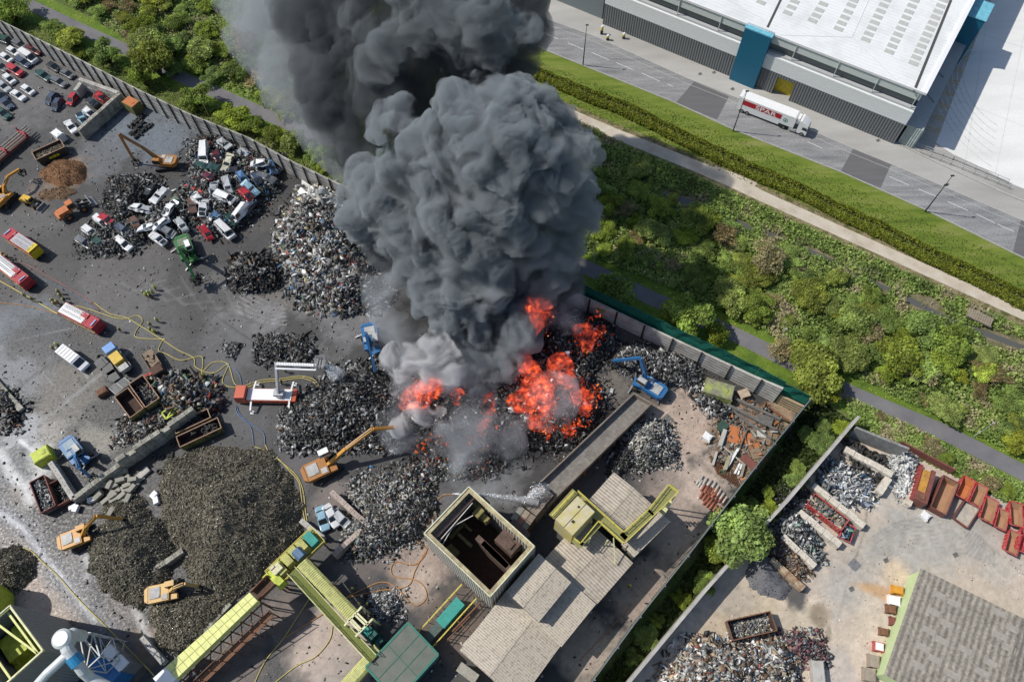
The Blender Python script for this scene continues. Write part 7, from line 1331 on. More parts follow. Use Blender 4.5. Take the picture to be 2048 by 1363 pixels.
for px, py, a, k, c, z, lab in (
 (200, 193, 35, 'hatch', 'red', .4, 'red scrapped car inside the block bay'), (184, 204, 35, 'hatch', 'black', 0, 'black scrapped car inside the block bay'), (178, 224, 35, 'hatch', 'white', 0, 'white scrapped car at the open side of the block bay'), (165, 238, 55, 'pickup', 'sky', 0, 'light blue scrapped car below the white one in the bay'), (141, 252, 55, 'saloon', 'white', 0, 'dark-nosed white car outside the end of the block bay'),
 (448, 285, 40, 'saloon', 'silver', 1.6, 'silver car on the heap closest to the yard wall'), (408, 303, 100, 'van', 'white', 1.2, 'white van body near the orange crane on the heap'), (432, 312, 60, 'hatch', 'maroon', 1.2, 'maroon wreck beside the white van body'), (455, 322, 120, 'saloon', 'cream', 1.6, 'cream wreck with open side near the wall'), (493, 307, 25, 'estate', 'silver', .8, 'silver estate lying along the yard wall'),
 (518, 325, 172, 'hatch', 'white', 2.6, 'white hatchback on top of the heap by the wall'), (540, 333, 60, 'saloon', 'blue', 1.2, 'blue wreck right of the topmost white hatchback'), (404, 330, 20, 'hatch', 'green', 1.0, 'green wreck below the white van body'), (432, 335, 15, 'hatch', 'green', 1.0, 'dark green wreck in the middle of the upper heap'),
 (484, 352, 55, 'hatch', 'blue', 1.8, 'blue and white wreck above the red one'), (512, 355, 60, 'hatch', 'navy', 1.4, 'dark blue crushed car near the heap edge'), (500, 372, 40, 'saloon', 'sky', 1.6, 'pale blue wreck stacked behind the bright red one'), (530, 352, 20, 'estate', 'grey', 1.4, 'grey estate wreck under the white hatchback'),
 (490, 386, 42, 'hatch', 'red', 1.8, 'bright red wreck at the right of the heap'), (450, 393, 25, 'van', 'white', 2.0, 'white box-backed van wreck in the heap middle'), (480, 426, 130, 'van', 'white', .9, 'white roofed wreck at the lower right of the heap'), (497, 412, 130, 'hatch', 'navy', .9, 'dark windowed wreck attached behind the white roofed one'),
 (455, 367, 80, 'estate', 'silver', 1.4, 'stripped silver shell above the white box van'), (412, 352, 200, 'hatch', 'maroon', 1.0, 'dark red wreck with white bonnet in upper heap'), (318, 388, 130, 'estate', 'white', 1.2, 'white-framed wreck leaning at the left of the heap'), (302, 378, 130, 'hatch', 'black', .6, 'black shell left of the white-framed wreck'),
 (275, 415, 20, 'hatch', 'white', .8, 'white wreck beside the black parts heap'), (295, 420, 10, 'hatch', 'silver', .6, 'silver wreck next to the white one by the parts heap'), (340, 415, 140, 'saloon', 'white', 1.4, 'white wreck in the centre left of the heap'), (352, 402, 50, 'hatch', 'olive', 1.0, 'pale green wreck behind the centre left white one'),
 (383, 408, 80, 'estate', 'brown', 1.4, 'rust brown flattened wreck standing on edge'), (404, 414, 100, 'saloon', 'white', 1.6, 'white twisted shell in the middle of the heap'), (395, 398, 40, 'hatch', 'white', 1.8, 'white bonnet-up wreck above the twisted shell'), (436, 434, 30, 'hatch', 'blue', .8, 'blue wreck in front of the heap middle'), (460, 436, 35, 'saloon', 'green', .8, 'dark green wreck beside the blue one'),
 (410, 462, 55, 'hatch', 'red', .5, 'red stripped wreck at the front of the heap'), (450, 460, 45, 'van', 'white', .3, 'flat-sided white body lying at the front of the heap'), (362, 446, 55, 'hatch', 'silver', .9, 'silver car with missing bonnet above the green crane'), (336, 462, 35, 'hatch', 'grey', .8, 'purple-grey wreck left of the green crane'), (315, 476, 35, 'saloon', 'white', .3, 'white sided green wreck at the heap foot left of the green crane'),
 (296, 454, 170, 'saloon', 'white', .6, 'battered white wreck on its sill, centre left'), (268, 443, 60, 'hatch', 'brown', .5, 'brown wreck behind the white car row'), (322, 446, 150, 'hatch', 'white', 1.2, 'long white shell edge above the purple-grey wreck'), (425, 378, 100, 'hatch', 'silver', 1.6, 'stripped silver frame in the heap centre'), (470, 340, 0, 'hatch', 'black', 1.0, 'black shell below the silver estate by the wall')):
    s_ = int(px*3+py) % 5+1; put_car(px, py, a, k, c, lab, z=z+.45, cr=1.5 if z > .3 else .8, sd_=s_, wheels=False, bo=(s_ % 2 == 0), group=gs_, tilt=.28 if z > .3 else .08)
for px, py, a, k, c, z, lab, cr_ in (
 (203, 441, 38, 'estate', 'white', .5, 'long white estate, topmost of the row by the orange loader', .35), (180, 463, 38, 'estate', 'white', .4, 'white estate with dotted roof below the topmost one', .35), (168, 483, 32, 'estate', 'grey', .3, 'grey-blue estate at the left end of the row', .4), (198, 485, 40, 'hatch', 'green', .3, 'dark green wreck behind the left end of the row', .7),
 (247, 459, 35, 'estate', 'navy', .4, 'dark blue car right of the white estates', .35), (247, 485, 38, 'estate', 'white', .1, 'white estate standing in front of the dark blue car', .35), (210, 437, 30, 'hatch', 'red', .8, 'small red wreck behind the white estates', 1.0),
 (645, 1035, 75, 'saloon', 'sky', .5, 'pale blue wreck inside the small block bay', .6), (662, 1030, 60, 'saloon', 'white', .5, 'white wreck inside the small block bay', .6), (682, 1035, 50, 'hatch', 'silver', .3, 'silver stripped wreck inside the small block bay', 1.0)):
    s_ = int(px+py) % 3; put_car(px, py, a, k, c, lab, z=z, cr=cr_, sd_=s_, wheels=False, group=gs_, tilt=.1)
for s in CARS.values(): hide_proto(s)
# ---- fire engines
M_FRED = mat('engine_red', (.46, .02, .035), .35, var=.12, coat=.3, dirt=(.2, .06, .05), dscale=1.6); M_FYEL = mat('engine_yellow', (.62, .48, .02), .4, var=.1); M_SILV = mat('alu_top', (.46, .46, .47), .4, var=.12, dirt=(.3, .3, .3), dscale=2); M_CHEV = mat('chevron', (.6, .33, .05), .5)
def wheels_(T, xs, w_, r=.5, m=M_TY, wd=.34):
    for x in xs:
        for sy in (-1, 1): b = MB(); b.tube([(x, sy*(w_/2-.18)-wd/2, r), (x, sy*(w_/2-.18)+wd/2, r)], r, 14); o = b.build('wheel', m, T); b = MB(); b.tube([(x, sy*(w_/2-.02), r), (x, sy*w_/2, r)], r*.5, 8); b.build('hub', M_HUB, o)
def engine(label, px, py, a, rear='red', Ln=8.0):
    T = thing('fire_engine', label, 'fire engine', G(px, py, 1.5).to_2d().to_3d(), img_yaw(px, py, a), 'fire engines'); h = Ln/2
    b = MB(); b.prism_xz([(h-2.3, .5), (h, .5), (h, 1.7), (h-.25, 2.9), (h-2.3, 3.0)], -1.22, 1.22); b.build('cab', M_FRED, T)
    b = MB(); b.add([(h+.01, -1.1, 1.6), (h+.01, 1.1, 1.6), (h-.22, 1.05, 2.75), (h-.22, -1.05, 2.75)], [(0, 1, 2, 3)]); b.quad((h-1.9, -1.235, 1.7), (h-.2, -1.235, 1.7), (h-.3, -1.235, 2.6), (h-1.9, -1.235, 2.6)); b.build('windscreen', M_GLASS, T)
    b = MB(); b.box((-1.2, 0, 1.75), (Ln-2.5, 2.44, 2.3)); b.build('body', M_FRED, T)
    b = MB(); b.box((-1.3, 0, 2.96), (Ln-3.0, 2.2, .12)); b.build('roof_deck', M_SILV if rear == 'yellow' else M_WHITE, T)
    for y in (-.45, .35, .8): 
        b = MB()
        for yy in (y-.18, y+.18): b.bar((-h+.6, yy, 3.2), (h-2.2 if y < .3 else h-3.4, yy, 3.2), .06, .1)
        for k in range(12): b.bar((-h+.8+k*.4, y-.18, 3.2), (-h+.8+k*.4, y+.18, 3.2), .04)
        b.build('ladder', M_SILV, T)
    b = MB(); b.box((h-.7, 0, 3.06), (.28, 1.5, .12)); b.build('light_bar', mat('beacon', (.3, .36, .5), .3), T)
    b = MB(); b.box((-h+.55, 0, 3.0), (1.0, 2.3, .22)) if rear == 'yellow' else b.box((h-3.2, .5, 3.12), (1.6, .9, .18)); b.build('locker', M_FYEL if rear == 'yellow' else M_FRED, T)
    b = MB(); b.box((-h-.02, 0, 1.7), (.06, 2.3, 2.0)); b.build('rear_door', M_FYEL if rear == 'yellow' else M_CHEV, T)
    b = MB(); b.box((0, -1.235, 1.15), (Ln-.6, .02, .3)); b.box((0, 1.235, 1.15), (Ln-.6, .02, .3)); b.build('side_stripe', M_FYEL, T)
    wheels_(T, (h-1.3, -h+1.9), 2.4); return T
engine('fire engine with yellow rear lockers parked nearest the scrapped cars', 47, 488, 213, 'yellow', 8.6)
engine('red fire engine with white ladders cut by the left edge', 27, 545, 38, 'red', 9.6); engine('red and white fire engine with firefighters behind it', 165, 638, 27, 'red', 8.8)
# aerial platform
T = thing('aerial_platform_truck', 'orange-red aerial platform fire truck with white folding boom and outriggers', 'fire engine', G(535, 792, 1).to_2d().to_3d(), img_yaw(535, 792, 181)); M_ORR = mat('orange_red', (.55, .08, .025), .4, var=.12, coat=.3, dirt=(.25, .07, .03), dscale=1.5)
b = MB(); b.prism_xz([(3.6, .5), (5.6, .5), (5.6, 1.7), (5.4, 2.9), (3.6, 3.0)], -1.25, 1.25); b.build('cab', M_ORR, T); b = MB(); b.quad((5.62, -1.1, 1.6), (5.62, 1.1, 1.6), (5.43, 1.05, 2.7), (5.43, -1.05, 2.7)); b.build('windscreen', M_GLASS, T)
b = MB(); b.box((-1.0, 0, 1.15), (9.0, 2.45, 1.1)); b.build('chassis_body', M_ORR, T); b = MB(); b.box((-.6, 0, 1.78), (8.2, 2.2, .14)); b.build('deck', M_WHITE, T)
for x in (2.6, -4.4):
    for sy in (-1, 1): b = MB(); b.bar((x, sy*1.1, 1.6), (x, sy*2.9, 1.1), .3, .25); b.bar((x, sy*2.9, 0), (x, sy*2.9, 1.2), .18); b.box((x, sy*2.9, .05), (.6, .6, .1)); b.build('outrigger', M_WHITE, T)
b = MB(); b.tube([(-2.6, 0, 1.8), (-2.6, 0, 2.6)], .9, 16); b.box((-2.6, 0, 2.8), (1.8, 1.4, .6)); b.build('turntable', M_SILV, T)
b = MB()
a1 = local(T, 553, 728, 9.0); a0 = Vector((-2.6, 0, 3.0)); b.bar(a0+Vector((0, .2, 0)), a1, .35, .5); b.bar(a0+Vector((.35, -.3, 0)), a1+Vector((.3, -.3, 0)), .15, .3); b.build('lower_boom', M_SILV, T)
b = MB(); a2 = local(T, 634, 731, 8.5); b.bar(a1, a2, .55, .5); b.bar(a1+Vector((0, .95, .2)), a2+Vector((0, .95, .2)), .3, .25)
for k in range(16): q = a1+(a2-a1)*k/16; b.bar(q+Vector((0, .3, .28)), q+Vector((.3, -.3, .28)), .06)
b.build('upper_boom', M_WHITE, T)
b = MB(); c = local(T, 641, 727, 8.5)
for zz in (0, .55, 1.1):
    for (u, v) in (((-.8, -1), (.8, -1)), ((.8, -1), (.8, 1)), ((.8, 1), (-.8, 1)), ((-.8, 1), (-.8, -1))): b.bar(c+Vector((*u, zz)), c+Vector((*v, zz)), .12)
b.box((c.x, c.y, c.z), (1.6, 2, .08)); b.build('cage', M_STEEL, T); b = MB(); b.bar(c+Vector((-.6, .8, .3)), c+Vector((-1.3, 1.1, .1)), .15); b.build('monitor', M_DARK, T); wheels_(T, (4.4, -2.3, -3.5), 2.4)
# ---- excavators and material handlers
def digger(label, body, tip, tipz, col, elbow=None, elbow_z=None, tool='grab', base='track', cabcol=None, sc_=1.0, cab_z=1.9, name='excavator', baseyaw=None, stickcol=None, topcol=None, mid=None):
    P0 = G(*body, 1.8); tp = G(*tip, tipz); yaw = math.atan2(tp.y-P0.y, tp.x-P0.x); T = thing(name, label, name.replace('_', ' '), (P0.x, P0.y, 0), yaw); tip_l = Vector(((tp.to_2d()-P0.to_2d()).length, tipz))
    dirv = Vector((math.cos(yaw), math.sin(yaw)))
    if elbow:
        best = min((abs((G(*elbow, z).to_2d()-P0.to_2d()).cross(dirv)) if elbow_z is None else abs(z-elbow_z), z) for z in [i*.25 for i in range(6, 64)]); ez = best[1]; e = G(*elbow, ez); el = Vector(((e.to_2d()-P0.to_2d()).dot(dirv), ez))
    else: el = Vector((tip_l.x*.62, tipz+3.5))
    s = sc_; by = baseyaw or .25
    if base == 'track':
        for sy in (-1, 1):
            b = MB(); R = Matrix.Rotation(by, 3, 'Z')
            prof = [(-2.0*s, .35), (-1.7*s, .0), (1.7*s, .0), (2.0*s, .35), (2.0*s, .6), (1.7*s, .9), (-1.7*s, .9), (-2.0*s, .6)]; tb = MB(); tb.prism_xz(prof, sy*1.25*s-.28*s, sy*1.25*s+.28*s); b.add([R @ Vector(v) for v in tb.v], tb.f); b.build('track', M_DARK, T)
        b = MB(); b.box((0, 0, .6), (2.0*s, 2.2*s, .6), rz=by); b.build('undercarriage', M_STEEL, T)
    else:
        b = MB(); b.box((0, 0, .9), (4.4*s, 1.4*s, .6), rz=by); b.build('chassis', stickcol or col, T)
        for sx in (-1, 1):
            for sy in (-1, 1):
                R = Matrix.Rotation(by, 3, 'Z'); b = MB(); q = [R @ Vector((sx*1.5*s, sy*1.15*s+o_, .5)) for o_ in (-.2, .2)]; b.tube(q, .5, 12); b.build('wheel', M_TY, T); b = MB(); b.bar(R @ Vector((sx*2.1*s, sy*.5, .8)), R @ Vector((sx*2.4*s, sy*2.0*s, .15)), .25); b.build('outrigger', M_STEEL, T)
    b = MB(); b.tube([(0, 0, 1.0), (0, 0, 1.3)], .9*s, 16); b.build('slew_ring', M_DARK, T)
    b = MB(); b.box((-1.0*s, 0, 1.8), (2.9*s, 2.5*s, 1.0)); b.prism([(-2.5*s, -1.25*s), (-3.0*s, -.8*s), (-3.0*s, .8*s), (-2.5*s, 1.25*s)], 1.3, 2.35); b.box((.9*s, -.85*s, 1.6), (1.3*s, .75*s, .7)); b.build('house', col, T)
    b = MB(); b.box((-1.5*s, .1, 2.36), (1.5*s, 1.6*s, .14)); b.box((-1.1*s, -.5*s, 2.45), (.5*s, .3*s, .12)); b.box((-.1*s, -.7*s, 2.33), (.8*s, .8*s, .1)); b.build('engine_cover', topcol or M_STEEL, T)
    b = MB(); b.box((.8*s, .85*s, cab_z+.55), (1.5*s, .85*s, 1.3), taper=.9); o = b.build('cab', cabcol or col, T); b = MB(); b.box((.85*s, .85*s, cab_z+.62), (1.54*s, .88*s, .8), taper=.94); b.build('cab_glass', M_GLASS, o)
    if cab_z > 2.5: b = MB(); b.bar((.7*s, .7*s, 1.5), (.8*s, .8*s, cab_z), .4); b.build('cab_riser', col, T)
    piv = Vector((.6*s, 1.9)); b = MB(); mp_ = piv.lerp(el, .45)+Vector((-.2, 1.0 if elbow is None else .35)); pts = [piv, mp_, el]
    for p_, q_, w0 in ((pts[0], pts[1], .62*s), (pts[1], pts[2], .5*s)): b.bar((p_.x, -.1, p_.y), (q_.x, -.1, q_.y), .42*s, w0)
    b.build('boom', stickcol or col, T); b = MB(); b.bar((el.x, -.1, el.y), (tip_l.x, -.1, tip_l.y), .36*s, .42*s); b.build('stick', stickcol or col, T)
    b = MB()
    for sy in (-.38, .18): b.tube([(1.2*s, sy, 1.6), (mp_.x*.95, sy, mp_.y-.1)], .1, 6)
    b.tube([(mp_.x, -.1, mp_.y+.35), (el.x-.3, -.1, el.y+.4)], .09, 6); b.build('cylinder', M_STEEL, T)
    b = MB(); x, z = tip_l.x, tip_l.y
    if tool == 'grab':
        b.tube([(x, -.1, z), (x, -.1, z-.6)], .25, 8)
        for k in range(5):
            a = 2*PI*k/5; d = Vector((math.cos(a), math.sin(a), 0)); c0 = Vector((x, -.1, z-.5)); b.bar(c0, c0+d*.8+Vector((0, 0, -.3)), .22); b.bar(c0+d*.8+Vector((0, 0, -.3)), c0+d*.7+Vector((0, 0, -1.1)), .2); b.bar(c0+d*.7+Vector((0, 0, -1.1)), c0+d*.15+Vector((0, 0, -1.5)), .12)
    elif tool == 'load':
        r_ = random.Random(5)
        for k in range(110): d = Vector((r_.gauss(0, .5), r_.gauss(0, .5), r_.gauss(-.7, .4))); b.box((x+d.x, d.y, max(.3, z+d.z)), (r_.uniform(.3, 1.2), r_.uniform(.1, .4), .12), rz=r_.uniform(0, 6), ry=r_.uniform(-1, 1))
    else: b.prism_xz([(x-.2, z+.1), (x+.3, z), (x+.5, z-.8), (x-.2, z-1.1), (x-.7, z-.8)], -.7, .5)
    b.build(tool if tool != 'load' else 'loaded_grab', M_DARK if tool != 'bucket' else M_STEEL, T); return T
M_OR = mat('crane_orange', (.42, .17, .03), .45, var=.2, dirt=(.16, .08, .03), dscale=1.5); M_AMB = mat('digger_amber', (.60, .28, .035), .45, var=.15, dirt=(.3, .16, .05), dscale=1.5); M_TAN = mat('digger_tan', (.60, .38, .13), .5, var=.15); M_CBL = mat('crane_blue', (.02, .15, .38), .4, var=.2, dirt=(.05, .08, .1), dscale=1.5); M_CGR = mat('crane_green', (.025, .16, .035), .45, var=.25, dirt=(.03, .06, .02), dscale=1.3); M_LGT = mat('light_grey_deck', (.42, .42, .40), .5, var=.15, dirt=(.2, .2, .18))
digger('orange tracked crane with folded jib on the blue-grey slab by the tyre rows', (326, 321), (266, 318), 1.6, M_OR, elbow=(238, 268), tool='grab', topcol=M_LGT, name='material_handler', sc_=1.05)
digger('yellow excavator at the left edge reaching up-right over brown earth', (4, 392), (38, 338), 3.5, M_AMB, elbow=(14, 352), tool='grab', sc_=1.1)
digger('green material handler with dark raised load beside the wrecks', (372, 500), (391, 556), 3.2, M_CGR, elbow=(352, 500), elbow_z=8.5, tool='load', base='wheel', topcol=mat('green_deck', (.16, .2, .13), .7, var=.4), cabcol=M_WHITE, cab_z=3.6, name='material_handler', sc_=1.25)
digger('blue material handler wedged between the block walls', (150, 905), (180, 950), 2.6, M_CBL, elbow=(146, 944), elbow_z=5.5, tool='grab', base='wheel', topcol=mat('blue_deck', (.2, .28, .33), .5, var=.3), cabcol=M_LGT, cab_z=3.2, name='material_handler', sc_=1.15)
digger('blue crane half veiled in steam, boom pointing down to the fire', (742, 680), (752, 742), 2.5, M_CBL, elbow=(728, 668), elbow_z=9, tool='grab', base='wheel', topcol=M_LGT, cabcol=M_LGT, cab_z=3.2, name='material_handler', sc_=1.2)
digger('blue material handler at the netted wall swinging a grab over soot', (1296, 768), (1226, 722), 2.0, M_CBL, elbow=(1288, 706), elbow_z=9.0, tool='grab', base='wheel', topcol=M_LGT, cabcol=M_LGT, cab_z=3.0, name='material_handler', sc_=1.2)
digger('orange long-reach material handler with white cab reaching into the fire', (648, 932), (806, 852), 3.0, M_OR, elbow=(745, 856), tool='grab', topcol=M_LGT, cabcol=M_WHITE, cab_z=4.2, name='material_handler', sc_=1.3, stickcol=M_AMB)
digger('amber excavator tearing at the residue mound, upper of two', (158, 1072), (244, 1036), 2.2, M_AMB, elbow=(192, 1030), tool='grab', topcol=M_LGT, sc_=1.1)
digger('tan excavator beside the weathered block row, lower of two', (333, 1183), (395, 1170), 1.6, M_TAN, elbow=(368, 1165), tool='grab', topcol=M_STEEL, sc_=1.1)
# ---- loader, telehandler
def loader(label, px, py, a, col, s=1.0, name='wheel_loader'):
    T = thing(name, label, 'loader', G(px, py, 1).to_2d().to_3d(), img_yaw(px, py, a)); b = MB(); b.box((-1.9*s, 0, 1.7*s), (2.6*s, 1.9*s, 1.1*s), taper=.9); b.box((-3.3*s, 0, 1.3*s), (.5*s, 2.2*s, .9*s)); b.build('engine_hood', col, T)
    b = MB(); b.box((0, 0, 2.4*s), (1.6*s, 1.5*s, 1.7*s), taper=.88); o = b.build('cab', col, T); b = MB(); b.box((0, 0, 2.45*s), (1.64*s, 1.54*s, 1.0*s), taper=.93); b.build('cab_glass', M_GLASS, o)
    b = MB(); b.box((1.5*s, 0, 1.1*s), (1.9*s, 1.2*s, .9*s)); b.build('front_frame', M_STEEL, T); b = MB()
    for sy in (-.5, .5): b.bar((1.2*s, sy*s, 1.9*s), (3.6*s, sy*s, .8*s), .25*s, .4*s)
    b.build('lift_arm', M_DARK, T); b = MB(); b.prism_xz([(3.4*s, .1), (4.6*s, .1), (4.5*s, .25), (3.7*s, .5*s), (3.6*s, 1.4*s), (3.4*s, 1.4*s)], -1.5*s, 1.5*s); b.build('bucket', M_STEEL, T)
    for x in (-1.7*s, 1.6*s):
        for sy in (-1, 1): b = MB(); b.tube([(x, sy*1.15*s-.3*s, .8*s), (x, sy*1.15*s+.3*s, .8*s)], .8*s, 16); o = b.build('wheel', M_TY, T); b = MB(); b.tube([(x, sy*1.46*s, .8*s), (x, sy*1.5*s, .8*s)], .38*s, 10); b.build('rim', col, o)
    return T
loader('orange wheel loader with black bucket raised toward the parts heap', 147, 418, -30, mat('loader_orange', (.55, .16, .03), .45, var=.2, dirt=(.2, .08, .04)), 1.0)
loader('small yellow loader with grey bucket left of the orange one', 62, 403, 25, mat('loader_yellow', (.62, .38, .02), .45, var=.15, dirt=(.3, .18, .05)), .72)
# ---- white van, old lorries, trailer
T = thing('ambulance_van', 'white high-roofed van standing alone among the hoses', 'van', G(148, 718, 1.2).to_2d().to_3d(), img_yaw(148, 718, 36)); b = MB(); b.prism_xz([(-3.2, .4), (2.9, .4), (3.2, .9), (3.0, 1.25), (2.3, 1.5), (1.5, 2.4), (1.2, 2.6), (-3.2, 2.6)], -1.0, 1.0); b.build('body', M_WHITE, T)
b = MB(); b.quad((2.33, -.9, 1.52), (2.33, .9, 1.52), (1.52, .85, 2.44), (1.52, -.85, 2.44)); b.quad((1.1, -1.01, 1.4), (2.0, -1.01, 1.4), (1.5, -1.01, 2.1), (1.1, -1.01, 2.1)); b.build('windscreen', M_GLASS, T); b = MB(); [b.box((-2.6+k*.75, 0, 2.63), (.06, 1.8, .05)) for k in range(6)]; b.build('roof_rib', M_LGT, T); wheels_(T, (2.0, -1.9), 2.0, .36, wd=.25)
def lorry(label, px, py, a, Ln, cabm, bedm, extra=None):
    T = thing('scrap_lorry', label, 'lorry', G(px, py, 1.2).to_2d().to_3d(), img_yaw(px, py, a)); h = Ln/2; b = MB(); b.box((h-.9, 0, 1.7), (1.8, 2.2, 2.2), taper=.93); b.build('cab', cabm, T); b = MB(); b.quad((h+.02, -1.0, 1.6), (h+.02, 1.0, 1.6), (h-.04, .95, 2.5), (h-.04, -.95, 2.5)); b.build('windscreen', M_GLASS, T)
    b = MB(); b.box((-1, 0, 1.1), (Ln-2.2, 2.2, .4)); [b.box((-1, y, 1.5), (Ln-2.2, .1, .7)) for y in (-1.1, 1.1)]; b.build('bed', bedm, T); b = MB(); r_ = random.Random(int(px))
    for k in range(7): b.box((r_.uniform(-h+.8, h-2.6), r_.uniform(-.6, .6), 1.5), (r_.uniform(.4, 1.3), r_.uniform(.3, .8), r_.uniform(.2, .6)), rz=r_.uniform(0, 3))
    o = b.build('load', extra or bedm, T); wheels_(T, (h-1, -h+1.2), 2.2, .48); return T
lorry('dusty brown flatbed lorry beside the hoses', 308, 727, 58, 6.6, M_RUSTD, mat('dusty_brown', (.25, .19, .13), .9, var=.3, dirt=(.12, .09, .07))); T = lorry('old lorry with blue cab and yellow middle section', 237, 718, 232, 6.4, mat('faded_blue', (.15, .3, .6), .5, var=.15), M_STEEL, mat('faded_yellow', (.6, .4, .05), .6, var=.2))
b = MB(); b.box((-.4, .1, 2.0), (2.4, 1.9, 1.4)); b.build('yellow_section', MATS['faded_yellow'], T); b = MB(); b.box((-2.7, .1, 1.6), (1.3, 1.7, 1.0)); b.build('white_section', M_LGT, T)
for px, py, lab in ((208, 728, 'upper stack of dark flattened pressings left of the old lorry'), (222, 745, 'middle stack of dark flattened pressings left of the old lorry'), (232, 757, 'lower stack of dark flattened pressings near the brown skips')):
    b = MB(); r_ = random.Random(px)
    for k in range(9): b.box((r_.uniform(-.4, .4), r_.uniform(-.4, .4), .15+k*.12), (2.6-r_.uniform(0, .8), 1.8-r_.uniform(0, .5), .1), rz=r_.uniform(-.15, .15))
    o = b.build('pressed_metal', mat('pressed', (.10, .10, .095), .6, var=.4)); o.location = G(px, py); o.rotation_euler = (0, 0, img_yaw(px, py, 55)); tag(o, lab, 'stack')
b = MB(); [b.bar((-1.6, -.9+k*.3, .3), (1.6, -.9+k*.3, .3), .12) for k in range(7)]; [b.bar((x, -1, .35), (x, 1, .35), .14) for x in (-1.6, 0, 1.6)]; o = b.build('barred_grid', M_LGT); o.location = G(241, 773, .8); o.rotation_euler = (0, .15, img_yaw(241, 773, -42)); tag(o, 'pale barred frame leaning at the left brown skip', 'frame')
b = MB(); [b.bar((-1.6, y, .3), (1.6, y, .3), .25) for y in (-.8, .8)]; b.bar((-1.6, -.8, .3), (1.4, .8, .3), .2); b.bar((-1.6, -.8, .3), (-1.6, .8, .3), .25); b.bar((1.2, -.8, .3), (-.2, .8, .3), .2); o = b.build('bent_steelwork', M_LIME); o.location = G(345, 822, .6); o.rotation_euler = (0, 0, img_yaw(345, 822, -35)); tag(o, 'bright lime bent frame above the diagonal block wall', 'frame')
T = thing('flat_trailer', 'red flat trailer loaded with long pale pipes at the left edge', 'trailer', G(24, 292, 1).to_2d().to_3d(), img_yaw(24, 292, -40)); b = MB(); b.box((-2, 0, .9), (12, 2.4, .4)); b.build('bed', M_BRED, T)
for x in (3.6, -2.0): b = MB(); b.box((x, 0, 1.5), (.5, 3.0, 1.0)); [b.box((x, y, 2.2), (.3, .2, 1.2)) for y in (-1.4, 1.4)]; b.build('bolster', mat('trailer_red', (.3, .03, .04), .5), T)
for k in range(6): b = MB(); b.tube([(-8, -1.0+k*.4, 1.5+.3*(k % 2)), (4.8+.4*(k % 3), -1.0+k*.4, 1.5+.3*(k % 2))], .17, 8); b.build('pipe', mat('pale_pipe', (.3, .26, .22), .7, var=.3), T)
wheels_(T, (-6, -4.8), 2.3, .45)
# ---- articulated supermarket lorry
p, q = G(1471, 221), G(1609, 275); T = thing('articulated_lorry', 'white articulated supermarket lorry with red lettered band on the road', 'lorry', p, math.atan2(q.y-p.y, q.x-p.x)); W2 = 2.5
b = MB(); b.prism_xz([(.05, .7), (10.0, .7), (10.0, 1.25), (13.3, 1.25), (13.3, 4.0), (13.0, 4.15), (.25, 4.15), (.05, 4.0)], 0, W2); b.build('trailer_box', M_WHITE, T)
b = MB(); b.box((6.6, W2/2, 1.0), (12.6, 2.1, .4)); b.box((10.6, -.0, .8), (1.1, .3, .5)); b.build('trailer_frame', M_DARK, T)
b = MB(); b.box((-.02, W2/2, 2.4), (.06, 2.3, 3.1)); b.box((0.2, W2/2, 4.2), (.8, 2.4, .1)); b.build('rear_doors', M_WHITE, T)
b = MB(); b.box((13.7, W2/2, 3.3), (.7, 2.0, 1.3), taper=.85); b.build('fridge_unit', M_WHITE, T)
b = MB(); b.prism_xz([(14.2, .5), (16.45, .5), (16.5, 1.6), (16.25, 2.9), (15.6, 3.3), (14.6, 3.85), (14.2, 3.85)], .02, W2-.02); b.build('cab', M_WHITE, T)
b = MB(); b.quad((16.51, .2, 1.65), (16.51, W2-.2, 1.65), (16.29, W2-.25, 2.8), (16.29, .25, 2.8)); b.quad((15.2, 0, 1.7), (16.25, 0, 1.7), (16.1, 0, 2.5), (15.2, 0, 2.5)); b.build('windscreen', M_GLASS, T)
b = MB(); b.box((13.3, .15, .75), (1.6, .5, .55)); b.build('side_tank', M_LGT, T)
b = MB(); b.box((16.3, -.15, 2.1), (.15, .25, .6)); b.build('mirror', M_DARK, T)
b = MB(); b.box((5.55, -.012, 3.0), (9.1, .02, 1.3)); b.build('red_band', mat('band_red', (.42, .01, .02), .4, var=.04), T)
def text_mesh(s, size, m, parent, loc, rot, name, bold=.012, sx=1.0):
    cu = bpy.data.curves.new('t', 'FONT'); cu.body = s; cu.size = size; cu.extrude = .006; cu.offset = bold; to = bpy.data.objects.new('t', cu); link(to); dg = bpy.context.evaluated_depsgraph_get(); me = bpy.data.meshes.new_from_object(to.evaluated_get(dg)); bpy.data.objects.remove(to)
    me.materials.clear(); me.materials.append(m); o = bpy.data.objects.new(name, me); link(o); o.parent = parent; o.location = loc; o.rotation_euler = rot; o.scale = (sx, 1, 1); return o
text_mesh('SPAR', 1.5, M_WHITE, T, (4.0, -.035, 2.48), (PI/2, 0, 0), 'lettering', .022, 1.45)
b = MB(); n = 28
for k in range(n):
    a0, a1_ = 2*PI*k/n, 2*PI*(k+1)/n
    b.quad((11.2+.42*math.cos(a0), -.012, 2.55+.42*math.sin(a0)), (11.2+.42*math.cos(a1_), -.012, 2.55+.42*math.sin(a1_)), (11.2+.56*math.cos(a1_), -.012, 2.55+.56*math.sin(a1_)), (11.2+.56*math.cos(a0), -.012, 2.55+.56*math.sin(a0)))
for (w0, z0_, z1_) in ((.30, 2.35, 2.62), (.25, 2.5, 2.75), (.18, 2.66, 2.9)): b.add([(11.2-w0, -.014, z0_), (11.2+w0, -.014, z0_), (11.2, -.014, z1_)], [(0, 1, 2)])
b.box((11.2, -.014, 2.27), (.09, .004, .18)); b.build('emblem', mat('emblem_green', (.0, .2, .1), .5), T)
